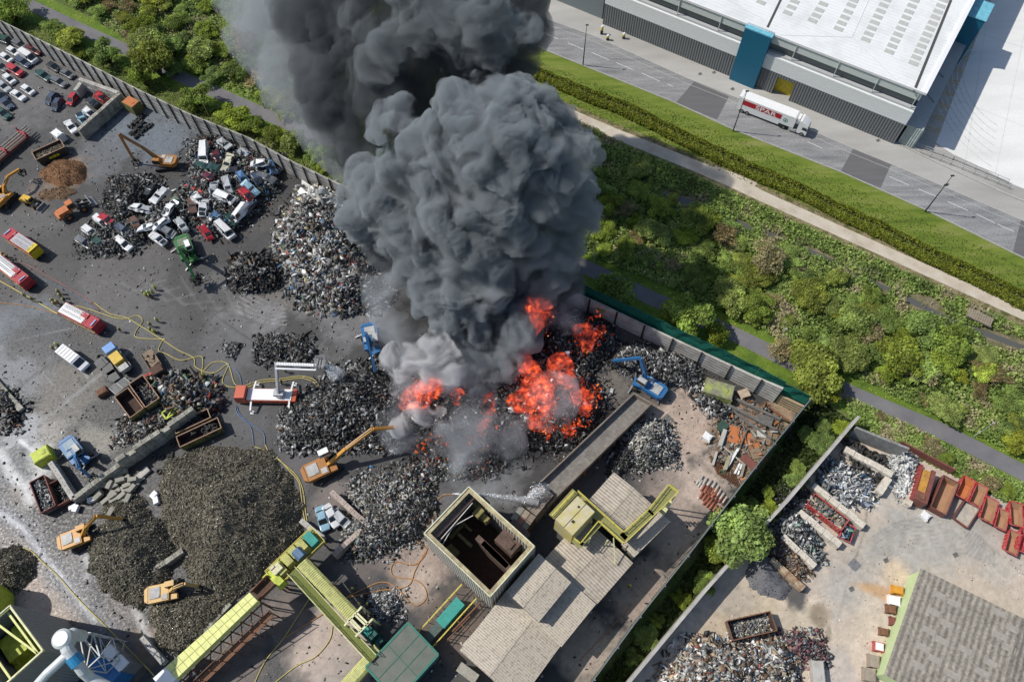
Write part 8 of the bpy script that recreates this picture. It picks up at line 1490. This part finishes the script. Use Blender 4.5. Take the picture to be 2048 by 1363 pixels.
for x in (1.35, 2.65, 11.3, 15.6):
    for y in (.12, W2-.12): b = MB(); b.tube([(x, y-.17, .52), (x, y+.17, .52)], .52, 16); o = b.build('wheel', M_TY, T); b = MB(); b.tube([(x, y-.19, .52), (x, y-.16, .52)], .26, 12); b.build('rim', M_HUB, o)
# ------------------------------------------------------------------ lamps, bollards, rails
def lamp(label, px, py, h, head=.5, m=M_POST, group=None, arm=0):
    T = thing('street_lamp', label, 'street lamp', G(px, py), 0, group); b = MB(); b.tube([(0, 0, 0), (0, 0, h*.5), (0, 0, h)], [.09*h/8+.02, .07*h/8+.01, .05], 8); b.build('pole', m, T); b = MB(); b.box((arm+.1, .1, h+.05), (head*1.4, head*.7, .12)); b.build('lamp_head', m if h > 8 else M_LGT, T)
gl_ = 'tall lamp posts along the road'
lamp('tall dark lamp post left on the road verge near the smoke', 1166, 130, 11.2, group=gl_); lamp('tall dark lamp post in front of the white lorry', 1466, 262, 11.6, group=gl_); lamp('tall dark lamp post right on the verge casting a shadow on the road', 1850, 423, 11.2, group=gl_)
b = MB(); o_ = [x for x in sc.collection.objects if x.name.startswith('street_lamp')][-1]; b.box((.15, 0, 8.6), (.9, .1, .7)); b.build('sign_panel', M_STEEL, o_)
lamp('short pale lamp beside the cycle path, right', 1948, 872, 6.1, .35, M_LGT); lamp('short pale lamp beside the cycle path at the large yellow-green tree', 1551, 690, 6.2, .35, M_LGT); lamp('short lamp beside the cycle path in deep smoke shadow', 1187, 528, 6.2, .35, M_LGT); lamp('thin pale leaning pole in the bushes behind the left wall', 418, 232, 6.5, .15, mat('pole_yellow', (.45, .4, .2), .7))
for px, py, h_, lab in ((1203, 68, 2.4, 'tallest black and yellow bollard at the warehouse corner'), (1215, 80, 1.5, 'black and yellow bollard nearest the road'), (1247, 77, 1.6, 'black and yellow bollard right, by the warehouse wall')):
    T = thing('bollard', lab, 'bollard', G(px, py)); b = MB(); b.tube([(0, 0, 0), (0, 0, h_*.5)], .34, 14); b.build('base', M_DARK, T); b = MB(); b.tube([(0, 0, h_*.5), (0, 0, h_*.85)], .34, 14); b.build('band', M_FYEL, T); b = MB(); b.tube([(0, 0, h_*.85), (0, 0, h_)], [.34, .25], 14); b.build('cap', M_WHITE, T)
def railing(label, pts, h, m, post=2.2, r=.06, rails_=(1, .5)):
    P = [G(*p) for p in pts]; T = thing('railing', label, 'railing', P[0]); b = MB(); c_ = MB()
    for a, c in zip(P[:-1], P[1:]):
        a, c = a-P[0], c-P[0]
        for k in rails_: b.bar(a+Vector((0, 0, h*k)), c+Vector((0, 0, h*k)), r)
        n = max(1, int((c-a).length/post)); [c_.bar(a+(c-a)*j/n, a+(c-a)*j/n+Vector((0, 0, h)), r) for j in range(n+1)]
    b.build('rail', m, T); c_.build('post', m, T)
railing('grey steel railing beside the loading yard ramp, outer run', [(1800, 292), (1900, 330), (2018, 378)], 1.1, M_STEEL); railing('grey steel railing beside the loading yard ramp, inner run', [(1822, 290), (1905, 320), (2014, 366)], 1.1, M_LGT, r=.09)
kerb('ramp_kerb', [(1812, 296), (1900, 338), (2020, 392), (2060, 408)], .3, .3)
# ------------------------------------------------------------------ hoses
def smooth(pts, n=7):
    o = []; P = [Vector(p) for p in pts]
    for i in range(len(P)-1):
        p0, p1, p2, p3 = P[max(i-1, 0)], P[i], P[i+1], P[min(i+2, len(P)-1)]
        for k in range(n): t = k/n; o.append(.5*((2*p1)+(p2-p0)*t+(2*p0-5*p1+4*p2-p3)*t*t+(3*p1-p0-3*p2+p3)*t**3))
    o.append(P[-1]); return o
def hose(label, pts, m, r=.085, zf=None, zs=None):
    Q = smooth([G(*p, (zs[i] if zs else .09)) for i, p in enumerate(pts)]); b = MB(); b.tube(Q, r, 5); tag(b.build('fire_hose', m, smooth=True), label, 'hose', 'fire hoses')
M_HY = mat('hose_yellow', (.50, .42, .12), .6, var=.2); M_HO = mat('hose_orange', (.45, .22, .07), .6, var=.2); M_HB = mat('hose_blue', (.09, .15, .26), .5); M_HR = mat('hose_red', (.35, .12, .12), .6)
hose('straight yellow hose from the left edge to the third fire engine', [(-10, 556), (54, 592), (115, 627)], M_HY, .12); hose('thin hose from the left edge under the straight yellow one', [(-10, 604), (50, 611), (115, 627)], M_HO, .06)
hose('yellow hose curling in a loop right of the third fire engine', [(150, 611), (175, 617), (225, 634), (252, 637), (275, 631), (285, 642), (272, 662), (275, 675), (330, 678)], M_HY); hose('long yellow hose from the third fire engine to the junction', [(187, 604), (220, 627), (252, 635), (282, 652), (325, 679), (357, 700), (387, 715), (390, 732), (406, 742)], M_HY)
hose('yellow hose snaking through the junction to the orange-red truck', [(325, 681), (317, 700), (332, 707), (362, 720), (400, 712), (406, 725), (405, 742), (425, 725), (450, 724), (460, 737), (467, 762), (475, 772)], M_HY); hose('yellow hose making the lower loop at the orange-red truck', [(405, 742), (430, 745), (457, 727), (445, 760), (455, 772), (475, 774)], M_HY)
hose('yellow hose looping round the platform truck, outer', [(490, 771), (522, 760), (560, 757), (600, 752), (625, 757), (637, 770), (632, 787), (612, 800), (595, 800)], M_HY); hose('yellow hose looping round the platform truck, inner', [(495, 774), (525, 764), (560, 761), (600, 756), (622, 761), (633, 771), (628, 786), (610, 797), (595, 798)], M_HY)
hose('blue hose from the platform truck down to the yellow pair, left', [(471, 812), (475, 827), (490, 841), (502, 855), (506, 875), (507, 892)], M_HB); hose('blue hose from the platform truck down to the yellow pair, right', [(474, 812), (480, 828), (500, 846), (517, 856), (528, 868), (530, 888)], M_HB); hose('blue hose curling above the orange-red cab', [(450, 728), (470, 738), (480, 752), (483, 770)], M_HB)
hose('yellow hose along the largest mound, left of the pair', [(507, 892), (535, 902), (557, 917), (580, 942), (597, 962), (602, 985), (606, 1020), (612, 1048)], M_HY); hose('yellow hose along the largest mound, right of the pair', [(530, 888), (540, 905), (565, 925), (590, 947), (602, 967), (608, 990), (611, 1020), (616, 1050)], M_HY)
hose('orange hose laid in two big loops left of the roofless building', [(692, 1194), (729, 1176), (764, 1163), (792, 1173), (817, 1201), (835, 1210), (853, 1194), (847, 1171), (827, 1158), (790, 1153), (782, 1138), (792, 1123), (830, 1128), (853, 1100), (832, 1080), (832, 1068), (868, 1033), (872, 1005), (885, 990), (905, 988)], M_HO); hose('orange hose crossing the loops straight to the building corner', [(694, 1194), (760, 1180), (815, 1171), (830, 1140), (845, 1112), (856, 1095)], M_HO)
hose('yellow hose around the small mound and down the pale yard', [(-10, 1112), (28, 1095), (60, 1100), (85, 1123), (116, 1151), (156, 1196), (214, 1254), (304, 1345), (325, 1375)], M_HY, .1); hose('yellow hose under the walkway to the bottom edge', [(624, 1188), (591, 1239), (566, 1277), (530, 1322), (506, 1372)], M_HY); hose('yellow hose bending left from the walkway corner to the bottom edge', [(665, 1251), (659, 1279), (631, 1312), (591, 1332), (540, 1372)], M_HY); hose('orange hose joining the two bottom yellow hoses', [(655, 1221), (611, 1249), (571, 1274)], M_HO)
hose('thin orange hose along the alley beside the green fence', [(1264, 1209), (1200, 1277), (1160, 1320)], M_HO, .05); hose('thin red hose from the second fire engine', [(35, 526), (55, 530), (87, 547), (140, 577), (180, 602), (197, 619)], M_HR, .06); hose('thin blue hose beside the red one', [(80, 556), (140, 583), (176, 606), (193, 620)], M_HB, .06)
# ------------------------------------------------------------------ firefighters
def person_mesh(pose):
    """one skinned body; feet on z = 0"""
    J = {'walk': dict(kL=(.12, .10, .5), fL=(.0, .11, .06), kR=(-.02, -.1, .5), fR=(-.25, -.1, .08), eL=(-.05, .27, 1.15), hL=(.15, .28, .95), eR=(.08, -.27, 1.15), hR=(.25, -.24, 1.0)),
         'stand': dict(kL=(.02, .1, .5), fL=(0, .12, .05), kR=(.02, -.1, .5), fR=(0, -.12, .05), eL=(0, .27, 1.14), hL=(.14, .27, .92), eR=(0, -.27, 1.14), hR=(.12, -.27, .9)),
         'reach': dict(kL=(.06, .1, .5), fL=(.12, .12, .05), kR=(-.02, -.1, .5), fR=(-.14, -.12, .05), eL=(.18, .26, 1.2), hL=(.42, .16, 1.12), eR=(.18, -.26, 1.2), hR=(.42, -.12, 1.1))}[pose]
    V = [(0, 0, .95), (0, 0, 1.15), (0, 0, 1.38), (.01, 0, 1.5), (.02, 0, 1.62), (.02, 0, 1.74)]; E_ = [(0, 1), (1, 2), (2, 3), (3, 4), (4, 5)]; R = [.17, .17, .17, .07, .10, .09]
    for s, sd_ in (('L', 1), ('R', -1)):
        n = len(V); V += [(0, sd_*.1, .88), J['k'+s], (J['f'+s][0], J['f'+s][1], J['f'+s][2]+.04), (J['f'+s][0]+.16, J['f'+s][1], .05), (0, sd_*.2, 1.4), J['e'+s], J['h'+s]]
        E_ += [(0, n), (n, n+1), (n+1, n+2), (n+2, n+3), (2, n+4), (n+4, n+5), (n+5, n+6)]; R += [.12, .085, .07, .06, .09, .065, .05]
        h = len(V); hx = V[n+6]
        for k in range(4): V.append((hx[0]+.08-.01*abs(k-1.5), hx[1]+(k-1.5)*.022, hx[2]-.05)); E_.append((n+6, h+k)); R.append(.011)
        V.append((hx[0]+.03, hx[1]-sd_*.06, hx[2]-.01)); E_.append((n+6, h+4)); R.append(.012)
    me = bpy.data.meshes.new('p'); me.from_pydata(V, E_, []); o = bpy.data.objects.new('p', me); link(o); m_ = o.modifiers.new('s', 'SKIN'); o.modifiers.new('u', 'SUBSURF').levels = 1; o.modifiers['u'].render_levels = 1
    for i, sv in enumerate(me.skin_vertices[0].data): sv.radius = (R[i], R[i]); sv.use_root = (i == 0)
    out = bpy.data.meshes.new_from_object(o.evaluated_get(bpy.context.evaluated_depsgraph_get())); bpy.data.objects.remove(o); return out
M_KIT = mat('kit_tan', (.24, .20, .09), .8, var=.2); M_KITD = mat('kit_black', (.025, .025, .028), .8); M_HIV = mat('hi_vis', (.48, .58, .05), .6); M_SKIN = mat('skin', (.45, .26, .18), .6); M_HELM = mat('helmet_yellow', (.72, .68, .22), .35); M_HELW = mat('helmet_white', (.75, .75, .72), .35)
PP = {}
for pose in ('walk', 'stand', 'reach'):
    me = person_mesh(pose)
    for top, key in ((M_KIT, 'kit'), (M_HIV, 'vest')):
        m2 = me.copy(); m2.materials.clear(); [m2.materials.append(x) for x in (M_KIT if key == 'kit' else M_KITD, top, M_SKIN)]
        for f in m2.polygons: f.material_index = 2 if (f.center.z > 1.5 and f.center.x < .3) else (1 if f.center.z > .95 else 0)
        PP[(pose, key)] = m2
def person(px, py, a, pose, key, helm, label):
    o = bpy.data.objects.new('person', PP[(pose, key)]); link(o); o.location = G(px, py); o.rotation_euler = (0, 0, img_yaw(px, py, a)); tag(o, label, 'person', 'firefighters and yard staff')
    b = MB(); b.tube([(.02, 0, 1.68), (.02, 0, 1.74), (.02, 0, 1.82), (.02, 0, 1.86)], [.185, .16, .13, .05], 12); h = b.build('helmet', helm, o, smooth=True)
    b = MB(); b.box((-.17, 0, 1.22), (.16, .3, .5)); b.build('air_pack' if key == 'kit' else 'tabard', M_KITD if key == 'kit' else M_HIV, o)
Y, Wt = M_HELM, M_HELW
for px, py, a, po, k, he, lab in (
 (122, 588, 90, 'stand', 'kit', Y, 'firefighter furthest from the third engine in the group behind it'), (126, 596, 100, 'walk', 'kit', Y, 'firefighter in tan kit walking down towards the third engine'), (110, 606, 20, 'reach', 'kit', Y, 'leftmost firefighter at the rear of the third engine'), (114, 612, 40, 'reach', 'kit', Y, 'firefighter bending at the rear pump of the third engine'), (120, 609, 60, 'stand', 'kit', Y, 'firefighter standing at the rear corner of the third engine'), (133, 605, 180, 'stand', 'kit', Y, 'firefighter on the upper side of the third engine'),
 (291, 590, 0, 'stand', 'kit', Wt, 'left person of the group in front of the green crane, white helmet'), (296, 594, 45, 'stand', 'vest', Y, 'person with vest second from left before the green crane'), (301, 590, 90, 'stand', 'vest', Wt, 'person with vest in the middle of the group before the green crane'), (313, 580, 160, 'stand', 'vest', Y, 'hi-vis person on the right of the group before the green crane'), (304, 597, 200, 'stand', 'kit', Y, 'lowest person of the group before the green crane'), (308, 588, 180, 'walk', 'vest', Wt, 'person stepping into the group before the green crane'),
 (304, 653, 30, 'walk', 'kit', Y, 'person in dark kit left of three near the hose crossing'), (317, 644, 30, 'walk', 'vest', Wt, 'upper person of three near the hose crossing'), (305, 663, 10, 'stand', 'kit', Y, 'person beside the hose loop, lower left of three'), (312, 667, 20, 'walk', 'vest', Y, 'hi-vis person walking along the long yellow hose'), (244, 664, 200, 'reach', 'kit', Y, 'lone firefighter right of the third engine cab'),
 (54, 596, 30, 'reach', 'kit', Y, 'firefighter kneeling over the straight yellow hose'), (69, 603, 30, 'walk', 'kit', Y, 'firefighter following the straight yellow hose'), (12, 514, 30, 'stand', 'kit', Y, 'left firefighter between the first two engines'), (19, 519, 60, 'stand', 'kit', Y, 'right firefighter between the first two engines'),
 (119, 693, 60, 'stand', 'vest', Wt, 'hi-vis person behind the white van, upper'), (111, 700, 30, 'stand', 'kit', Y, 'person behind the white van, left'), (121, 703, 40, 'reach', 'kit', Wt, 'person at the rear doors of the white van'), (411, 753, 200, 'reach', 'vest', Y, 'hi-vis person crouching at the hose junction'), (572, 744, 270, 'stand', 'vest', Y, 'person in hi-vis standing under the white boom'), (565, 768, 180, 'stand', 'kit', Y, 'firefighter at the turntable of the platform truck'),
 (708, 1178, 90, 'stand', 'kit', Y, 'firefighter alone beside the inclined conveyor'), (727, 1194, 120, 'stand', 'kit', Wt, 'firefighter in white helmet near the lifting frame'), (722, 1209, 60, 'walk', 'kit', Y, 'firefighter beside the lifting frame, left'), (738, 1209, 180, 'stand', 'kit', Y, 'firefighter beside the lifting frame, right'), (1258, 1172, 120, 'stand', 'vest', Y, 'lone hi-vis person in the shaded alley by the green fence')):
    person(px, py, a, po, k, he, lab)
# ------------------------------------------------------------------ smoke, steam, spray, fire
def hull(name, puffs, matr, voxel, disp, label, seed=0, oct=4, dsc=1.0, crisp=True, grow=1.0):
    """closed billowing skin round a set of puffs (px, py, z, radius in px): spheres merged by voxels, then pushed out into lobes"""
    rnd = random.Random(seed); V = []; Fc = []; n = 0
    import bmesh
    bm = bmesh.new(); bmesh.ops.create_icosphere(bm, subdivisions=3, radius=1.0)
    sv = np.array([v.co for v in bm.verts]); sf = np.array([[v.index for v in f.verts] for f in bm.faces]); bm.free()
    for (px, py, z, rp) in puffs:
        c = np.array(G(px, py, z)); r = rp*mpp(px, py, z)
        r *= grow; V.append(sv*r+c); Fc.append(sf+n); n += len(sv)
    o = npmesh(name+'_tmp', np.concatenate(V), np.concatenate(Fc), matr)
    md = o.modifiers.new('r', 'REMESH'); md.mode = 'VOXEL'; md.voxel_size = voxel
    sm = o.modifiers.new('s', 'SMOOTH'); sm.factor = 0.6; sm.iterations = 3
    dg = bpy.context.evaluated_depsgraph_get(); ev = o.evaluated_get(dg); me = bpy.data.meshes.new_from_object(ev)
    co = np.empty(len(me.vertices)*3, np.float32); me.vertices.foreach_get('co', co); co = co.reshape(-1, 3).astype(float)
    no = np.empty(len(me.vertices)*3, np.float32); me.vertices.foreach_get('normal', no); no = no.reshape(-1, 3).astype(float)
    p = co*dsc/9.0+seed*5.1
    warp = np.stack([fbm(p*1.7+9, 2), fbm(p*1.7+31, 2), fbm(p*1.7+57, 2)], -1)-0.5
    q = p+warp*0.9
    h = 0
    a = 1.0
    for k in range(oct):                      # billow: rounded lobes with sharp creases between them
        b = vn3(q*(2.1**k)+k*13.7); b = 1-np.abs(2*b-1) if not crisp else np.sqrt(np.clip(np.abs(2*b-1), 0, 1))
        h = h+a*(b-0.45); a *= 0.52
    co = co+no*(h*disp)[:, None]
    me.vertices.foreach_set('co', co.astype(np.float32).ravel()); me.update()
    bpy.data.objects.remove(o)
    me.materials.clear(); me.materials.append(matr)
    ob = bpy.data.objects.new(name, me); link(ob)
    return tag(ob, label, 'smoke', kind='stuff')
dark = mat_vol('dark_smoke', (0.47, 0.515, 0.545), 1.15, nscale=.20, lo=.41, hi=.60, dmin=.0, det=7, step=.7); back = mat_vol('drifting_smoke', (0.20, 0.22, 0.235), 0.55, nscale=.10, lo=.38, hi=.60, dmin=.04, det=6, step=1.2); core = mat_vol('core_smoke', (0.10, 0.10, 0.11), 0.55)
PUFFS = [
 (960, 770, 3, 42), (1000, 720, 5, 52), (950, 690, 6, 58), (1010, 650, 8, 66), (930, 640, 9, 62), (960, 590, 11, 80), (1050, 560, 12, 58), (890, 590, 11, 58), (1095, 525, 15, 52),
 (860, 530, 15, 70), (950, 520, 18, 90), (1080, 490, 19, 82), (1115, 430, 24, 66), (830, 450, 20, 78), (1130, 370, 29, 52),
 (930, 430, 25, 105), (1040, 400, 28, 100), (1000, 300, 35, 118), (900, 330, 32, 95), (1085, 310, 35, 80), (1010, 215, 41, 72), (1150, 300, 36, 46), (830, 340, 30, 62), (800, 250, 34, 48), (945, 220, 39, 60), (1055, 225, 41, 55), (1185, 300, 36, 22), (1110, 250, 38, 42),
 (760, 390, 24, 62), (730, 430, 20, 45), (1120, 500, 16, 40), (725, 345, 24, 36), (700, 390, 20, 28),
]
hull('smoke', PUFFS, dark, 0.7, 3.6, 'dense grey smoke column billowing up from the burning scrap', seed=3, oct=6, grow=1.07)
hull('smoke', [(1010, 755, 2, 30), (985, 715, 3, 40), (1030, 690, 4, 42), (1045, 650, 4, 36), (1010, 650, 5, 50), (1085, 590, 6, 34), (1040, 600, 7, 50), (980, 600, 8, 45), (1120, 560, 9, 32), (930, 660, 5, 34)], core, 1.0, 2.4, 'near-black smoke core just above the flames', seed=15, oct=4)
BACK = [(790, 180, 26, 100), (720, 120, 26, 105), (880, 110, 30, 110), (980, 100, 36, 85), (1020, 40, 40, 80), (780, 20, 34, 120), (660, 70, 28, 110), (900, -10, 40, 120), (670, 210, 22, 75), (720, 280, 20, 60), (1000, -50, 44, 90), (700, -60, 38, 120), (1020, 620, 8, 70), (1000, 540, 12, 90), (1110, 560, 12, 40), (760, 500, 12, 40)]
hull('smoke', BACK, back, 1.2, 4.0, 'darker softer body of smoke drifting off behind the bright billow', seed=5, oct=4)
mid = mat_vol('mid_smoke', (.33, .365, .385), .8, nscale=.16, lo=.40, hi=.60, det=6, step=.9)
hull('smoke', [(850, 50, 42, 66), (790, 75, 40, 50), (905, 15, 46, 66), (990, 115, 42, 44), (925, 105, 41, 42), (975, 30, 48, 56), (720, 40, 38, 50), (760, 130, 36, 40), (1040, 60, 46, 40), (830, -20, 46, 60)], mid, 1.0, 3.6, 'mid-grey billows at the top of the plume', seed=6, oct=5)
veil = mat_vol('thin_smoke', (0.74, 0.78, 0.82), 0.17, nscale=0.14, lo=0.44, hi=0.70, det=5, step=1.5)
veil2 = mat_vol('edge_smoke', (0.60, 0.64, 0.68), 0.10, nscale=0.07, lo=0.22, hi=0.60, det=5, dmin=.02, step=2.0)
hull('smoke', [(560, 60, 26, 95), (520, -10, 26, 85), (600, 150, 24, 90), (650, 230, 20, 75), (700, 320, 14, 60), (660, 10, 26, 80), (545, 120, 24, 50), (735, 400, 10, 45)], veil2, 1.5, 4.0, 'pale grey smoke edge drifting over the left thicket', seed=9, oct=4)
VEIL = [(740, 430, 10, 55), (765, 520, 8, 55), (780, 600, 6, 60), (800, 690, 6, 60), (850, 760, 6, 75), (830, 840, 4, 70), (900, 800, 6, 80), (985, 850, 5, 66), (1000, 910, 4, 60), (1130, 620, 8, 50), (1100, 800, 6, 60), (950, 920, 3, 60)]
hull('smoke', VEIL, veil, 1.5, 3.4, 'thin pale grey smoke trailing along the left edge and over the flames', seed=8, oct=3)
steam = mat_vol('white_steam', (0.97, 0.975, 0.98), 1.1, nscale=0.24, lo=0.47, hi=0.66, det=7, step=.7)
hull('steam', [(772, 738, 6, 26), (795, 715, 8, 38), (835, 725, 9, 40), (870, 700, 10, 42), (845, 752, 8, 32), (800, 760, 6, 28), (905, 740, 9, 38), (835, 832, 4, 28), (800, 855, 3, 22), (860, 850, 3, 26), (880, 830, 4, 24)], steam, 1.0, 1.6, 'white steam rising where water meets the burning heap', seed=12, oct=4)
M_DROP = mat('drops', (.85, .88, .9), .2, var=.02)
def spray(label, a, b_, za, zb, ra, rb, dens):
    p, q = G(*a, za), G(*b_, zb); b = MB(); n = 9; b.tube([p.lerp(q, k/n)+Vector((0, 0, 1.2*math.sin(PI*k/n))) for k in range(n+1)], [ra+(rb-ra)*(k/n)**1.3 for k in range(n+1)], 10); rg = np.random.default_rng(a[0]); nd = int(260*(ra+rb)*(q-p).length**.5); t = rg.random(nd); pp = np.array([p.lerp(q, x) for x in t])+np.stack([0*t, 0*t, 1.2*np.sin(PI*t)], 1)+rg.normal(size=(nd, 3))*((ra+(rb-ra)*t**1.3)*.42)[:, None]; v, f, c = chips(pp, rg, .03, .16, [(.9, .92, .94)], [1], .5, 2); tag(npmesh('water_drops', v, f, M_DROP, col=c), label.replace('water', 'water droplets', 1) if 'water' in label else 'droplets of '+label, 'water', kind='stuff'); m = mat_vol('spray_%d' % a[0], (.97, .98, .99), dens, nscale=1.3, lo=.3, hi=.6, step=1.0); tag(b.build('water_jet', m), label, 'water', kind='stuff')
spray('white water spray from the platform cage falling left of the steam', (645, 732), (676, 752), 8.6, 2.6, .25, 1.7, .30)
spray('thin white water jet from behind the tower to the hood', (905, 987), (1075, 1003), 8.0, 7.2, .10, .7, 1.2)
spray('bouncing spray where the jet hits the hood', (1052, 998), (1085, 980), 7.0, 7.5, .3, 1.5, .12)
# fire: glowing volumes of flame plus glowing fragments in the heap
fm = bpy.data.materials.new('flame'); fm.use_nodes = True; N = fm.node_tree.nodes; L = fm.node_tree.links; N.remove(N['Principled BSDF']); v = N.new('ShaderNodeVolumePrincipled'); L.new(v.outputs[0], N['Material Output'].inputs['Volume']); v.inputs['Density'].default_value = .03; v.inputs['Color'].default_value = (.3, .1, .05, 1)
tc = N.new('ShaderNodeTexCoord'); n1 = N.new('ShaderNodeTexNoise'); n1.inputs['Scale'].default_value = .8; n1.inputs['Detail'].default_value = 5; n1.inputs['Roughness'].default_value = .68; n1.inputs['Distortion'].default_value = .5; L.new(tc.outputs['Object'], n1.inputs['Vector'])
r = ramp(N, [(.46, (0, 0, 0)), (.53, (.08, .008, .004)), (.61, (.34, .032, .012)), (.69, (.95, .17, .04)), (.77, (1.3, .38, .10))]); L.new(n1.outputs['Fac'], r.inputs[0]); L.new(r.outputs[0], v.inputs['Emission Color']); v.inputs['Emission Strength'].default_value = 1.5
try: fm.cycles.volume_step_rate = .6
except Exception: pass
FL = [([(1075, 620, 13, 26), (1060, 605, 13, 16), (1090, 610, 13, 16), (1078, 645, 12, 16), (1070, 668, 11, 10), (1108, 625, 12, 13)], 'tall orange flames at the upper end of the fire'),
 ([(1048, 700, 7, 16), (1058, 735, 7, 24), (1072, 770, 7, 32), (1055, 800, 6, 30), (1082, 812, 5, 32), (1075, 845, 4, 24), (1035, 805, 5, 22), (1090, 775, 5, 18)], 'broad red flames in the middle of the fire'),
 ([(1170, 670, 4, 24), (1155, 660, 4, 16), (1175, 690, 4, 15), (1120, 735, 5, 28), (1130, 755, 5, 22), (1200, 660, 3, 12), (1105, 720, 3, 12), (1145, 775, 3, 16)], 'lacy orange flames along the right shoulder of the heap'),
 ([(1165, 800, 4, 24), (1170, 825, 4, 15), (1155, 765, 4, 17), (1135, 860, 3, 16), (1100, 858, 3, 13), (1120, 850, 3, 8)], 'low orange flames near the trough conveyor'),
 ([(850, 782, 8, 24), (822, 795, 7, 20), (870, 775, 8, 18), (812, 812, 6, 12), (845, 800, 7, 18)], 'pinkish flames behind the white steam'),
 ([(918, 792, 4, 18), (905, 802, 3, 12), (977, 805, 4, 17), (985, 790, 4, 8), (980, 840, 3, 13), (970, 865, 3, 20), (950, 875, 2, 12), (985, 865, 3, 10), (885, 864, 2, 9), (910, 860, 2, 7)], 'orange flames scattered on the left part of the heap')]
for i, (pf, lab) in enumerate(FL):
    o = hull('fire', pf, fm, .7, 1.2, lab, seed=20+i, oct=3); o['category'] = 'fire'
em = bpy.data.materials.new('embers'); em.use_nodes = True; N = em.node_tree.nodes; L = em.node_tree.links; N.remove(N['Principled BSDF']); e_ = N.new('ShaderNodeEmission'); at = N.new('ShaderNodeAttribute'); at.attribute_name = 'Col'; L.new(at.outputs['Color'], e_.inputs[0]); e_.inputs[1].default_value = 1.0; L.new(e_.outputs[0], N['Material Output'].inputs['Surface'])
rng = np.random.default_rng(77); EM = [(1075, 625, 34, 300, 4), (1170, 670, 36, 300, 3), (1195, 655, 36, 110, 3), (1140, 700, 30, 90, 3), (1115, 740, 36, 260, 3.5), (1065, 780, 46, 300, 4), (1165, 790, 42, 430, 3.2), (1165, 830, 24, 220, 3), (1120, 700, 50, 260, 3), (1110, 800, 50, 120, 3.4), (1130, 858, 26, 200, 3), (1095, 856, 20, 120, 3), (1120, 885, 40, 60, 2.5), (850, 785, 40, 160, 3.6), (915, 795, 26, 160, 3.6), (975, 808, 24, 160, 3.6), (968, 868, 34, 260, 3.4), (885, 868, 26, 90, 3), (850, 895, 26, 50, 2), (940, 905, 50, 90, 2), (870, 920, 20, 20, 1.5)]
pos = []
for (px, py, rp, n, z) in EM:
    for _ in range(n): a, rr = rng.uniform(0, 6.28), rp*math.sqrt(rng.random()); pos.append(G(px+rr*math.cos(a), py+rr*math.sin(a), z+rng.uniform(-.3, .6)))
pos = np.array(pos); k = fbm(pos*.55+3, 3) > .50; pos = pos[k]; v_, f_, c_ = chips(pos, rng, .06, .42, [(.75, .09, .025), (.34, .03, .01), (1.0, .24, .06)], [3, 4, 1], thin=.3, long=2)
tag(npmesh('embers', v_, f_, em, col=c_), 'glowing orange fragments spread through the burning heap', 'embers', kind='stuff')
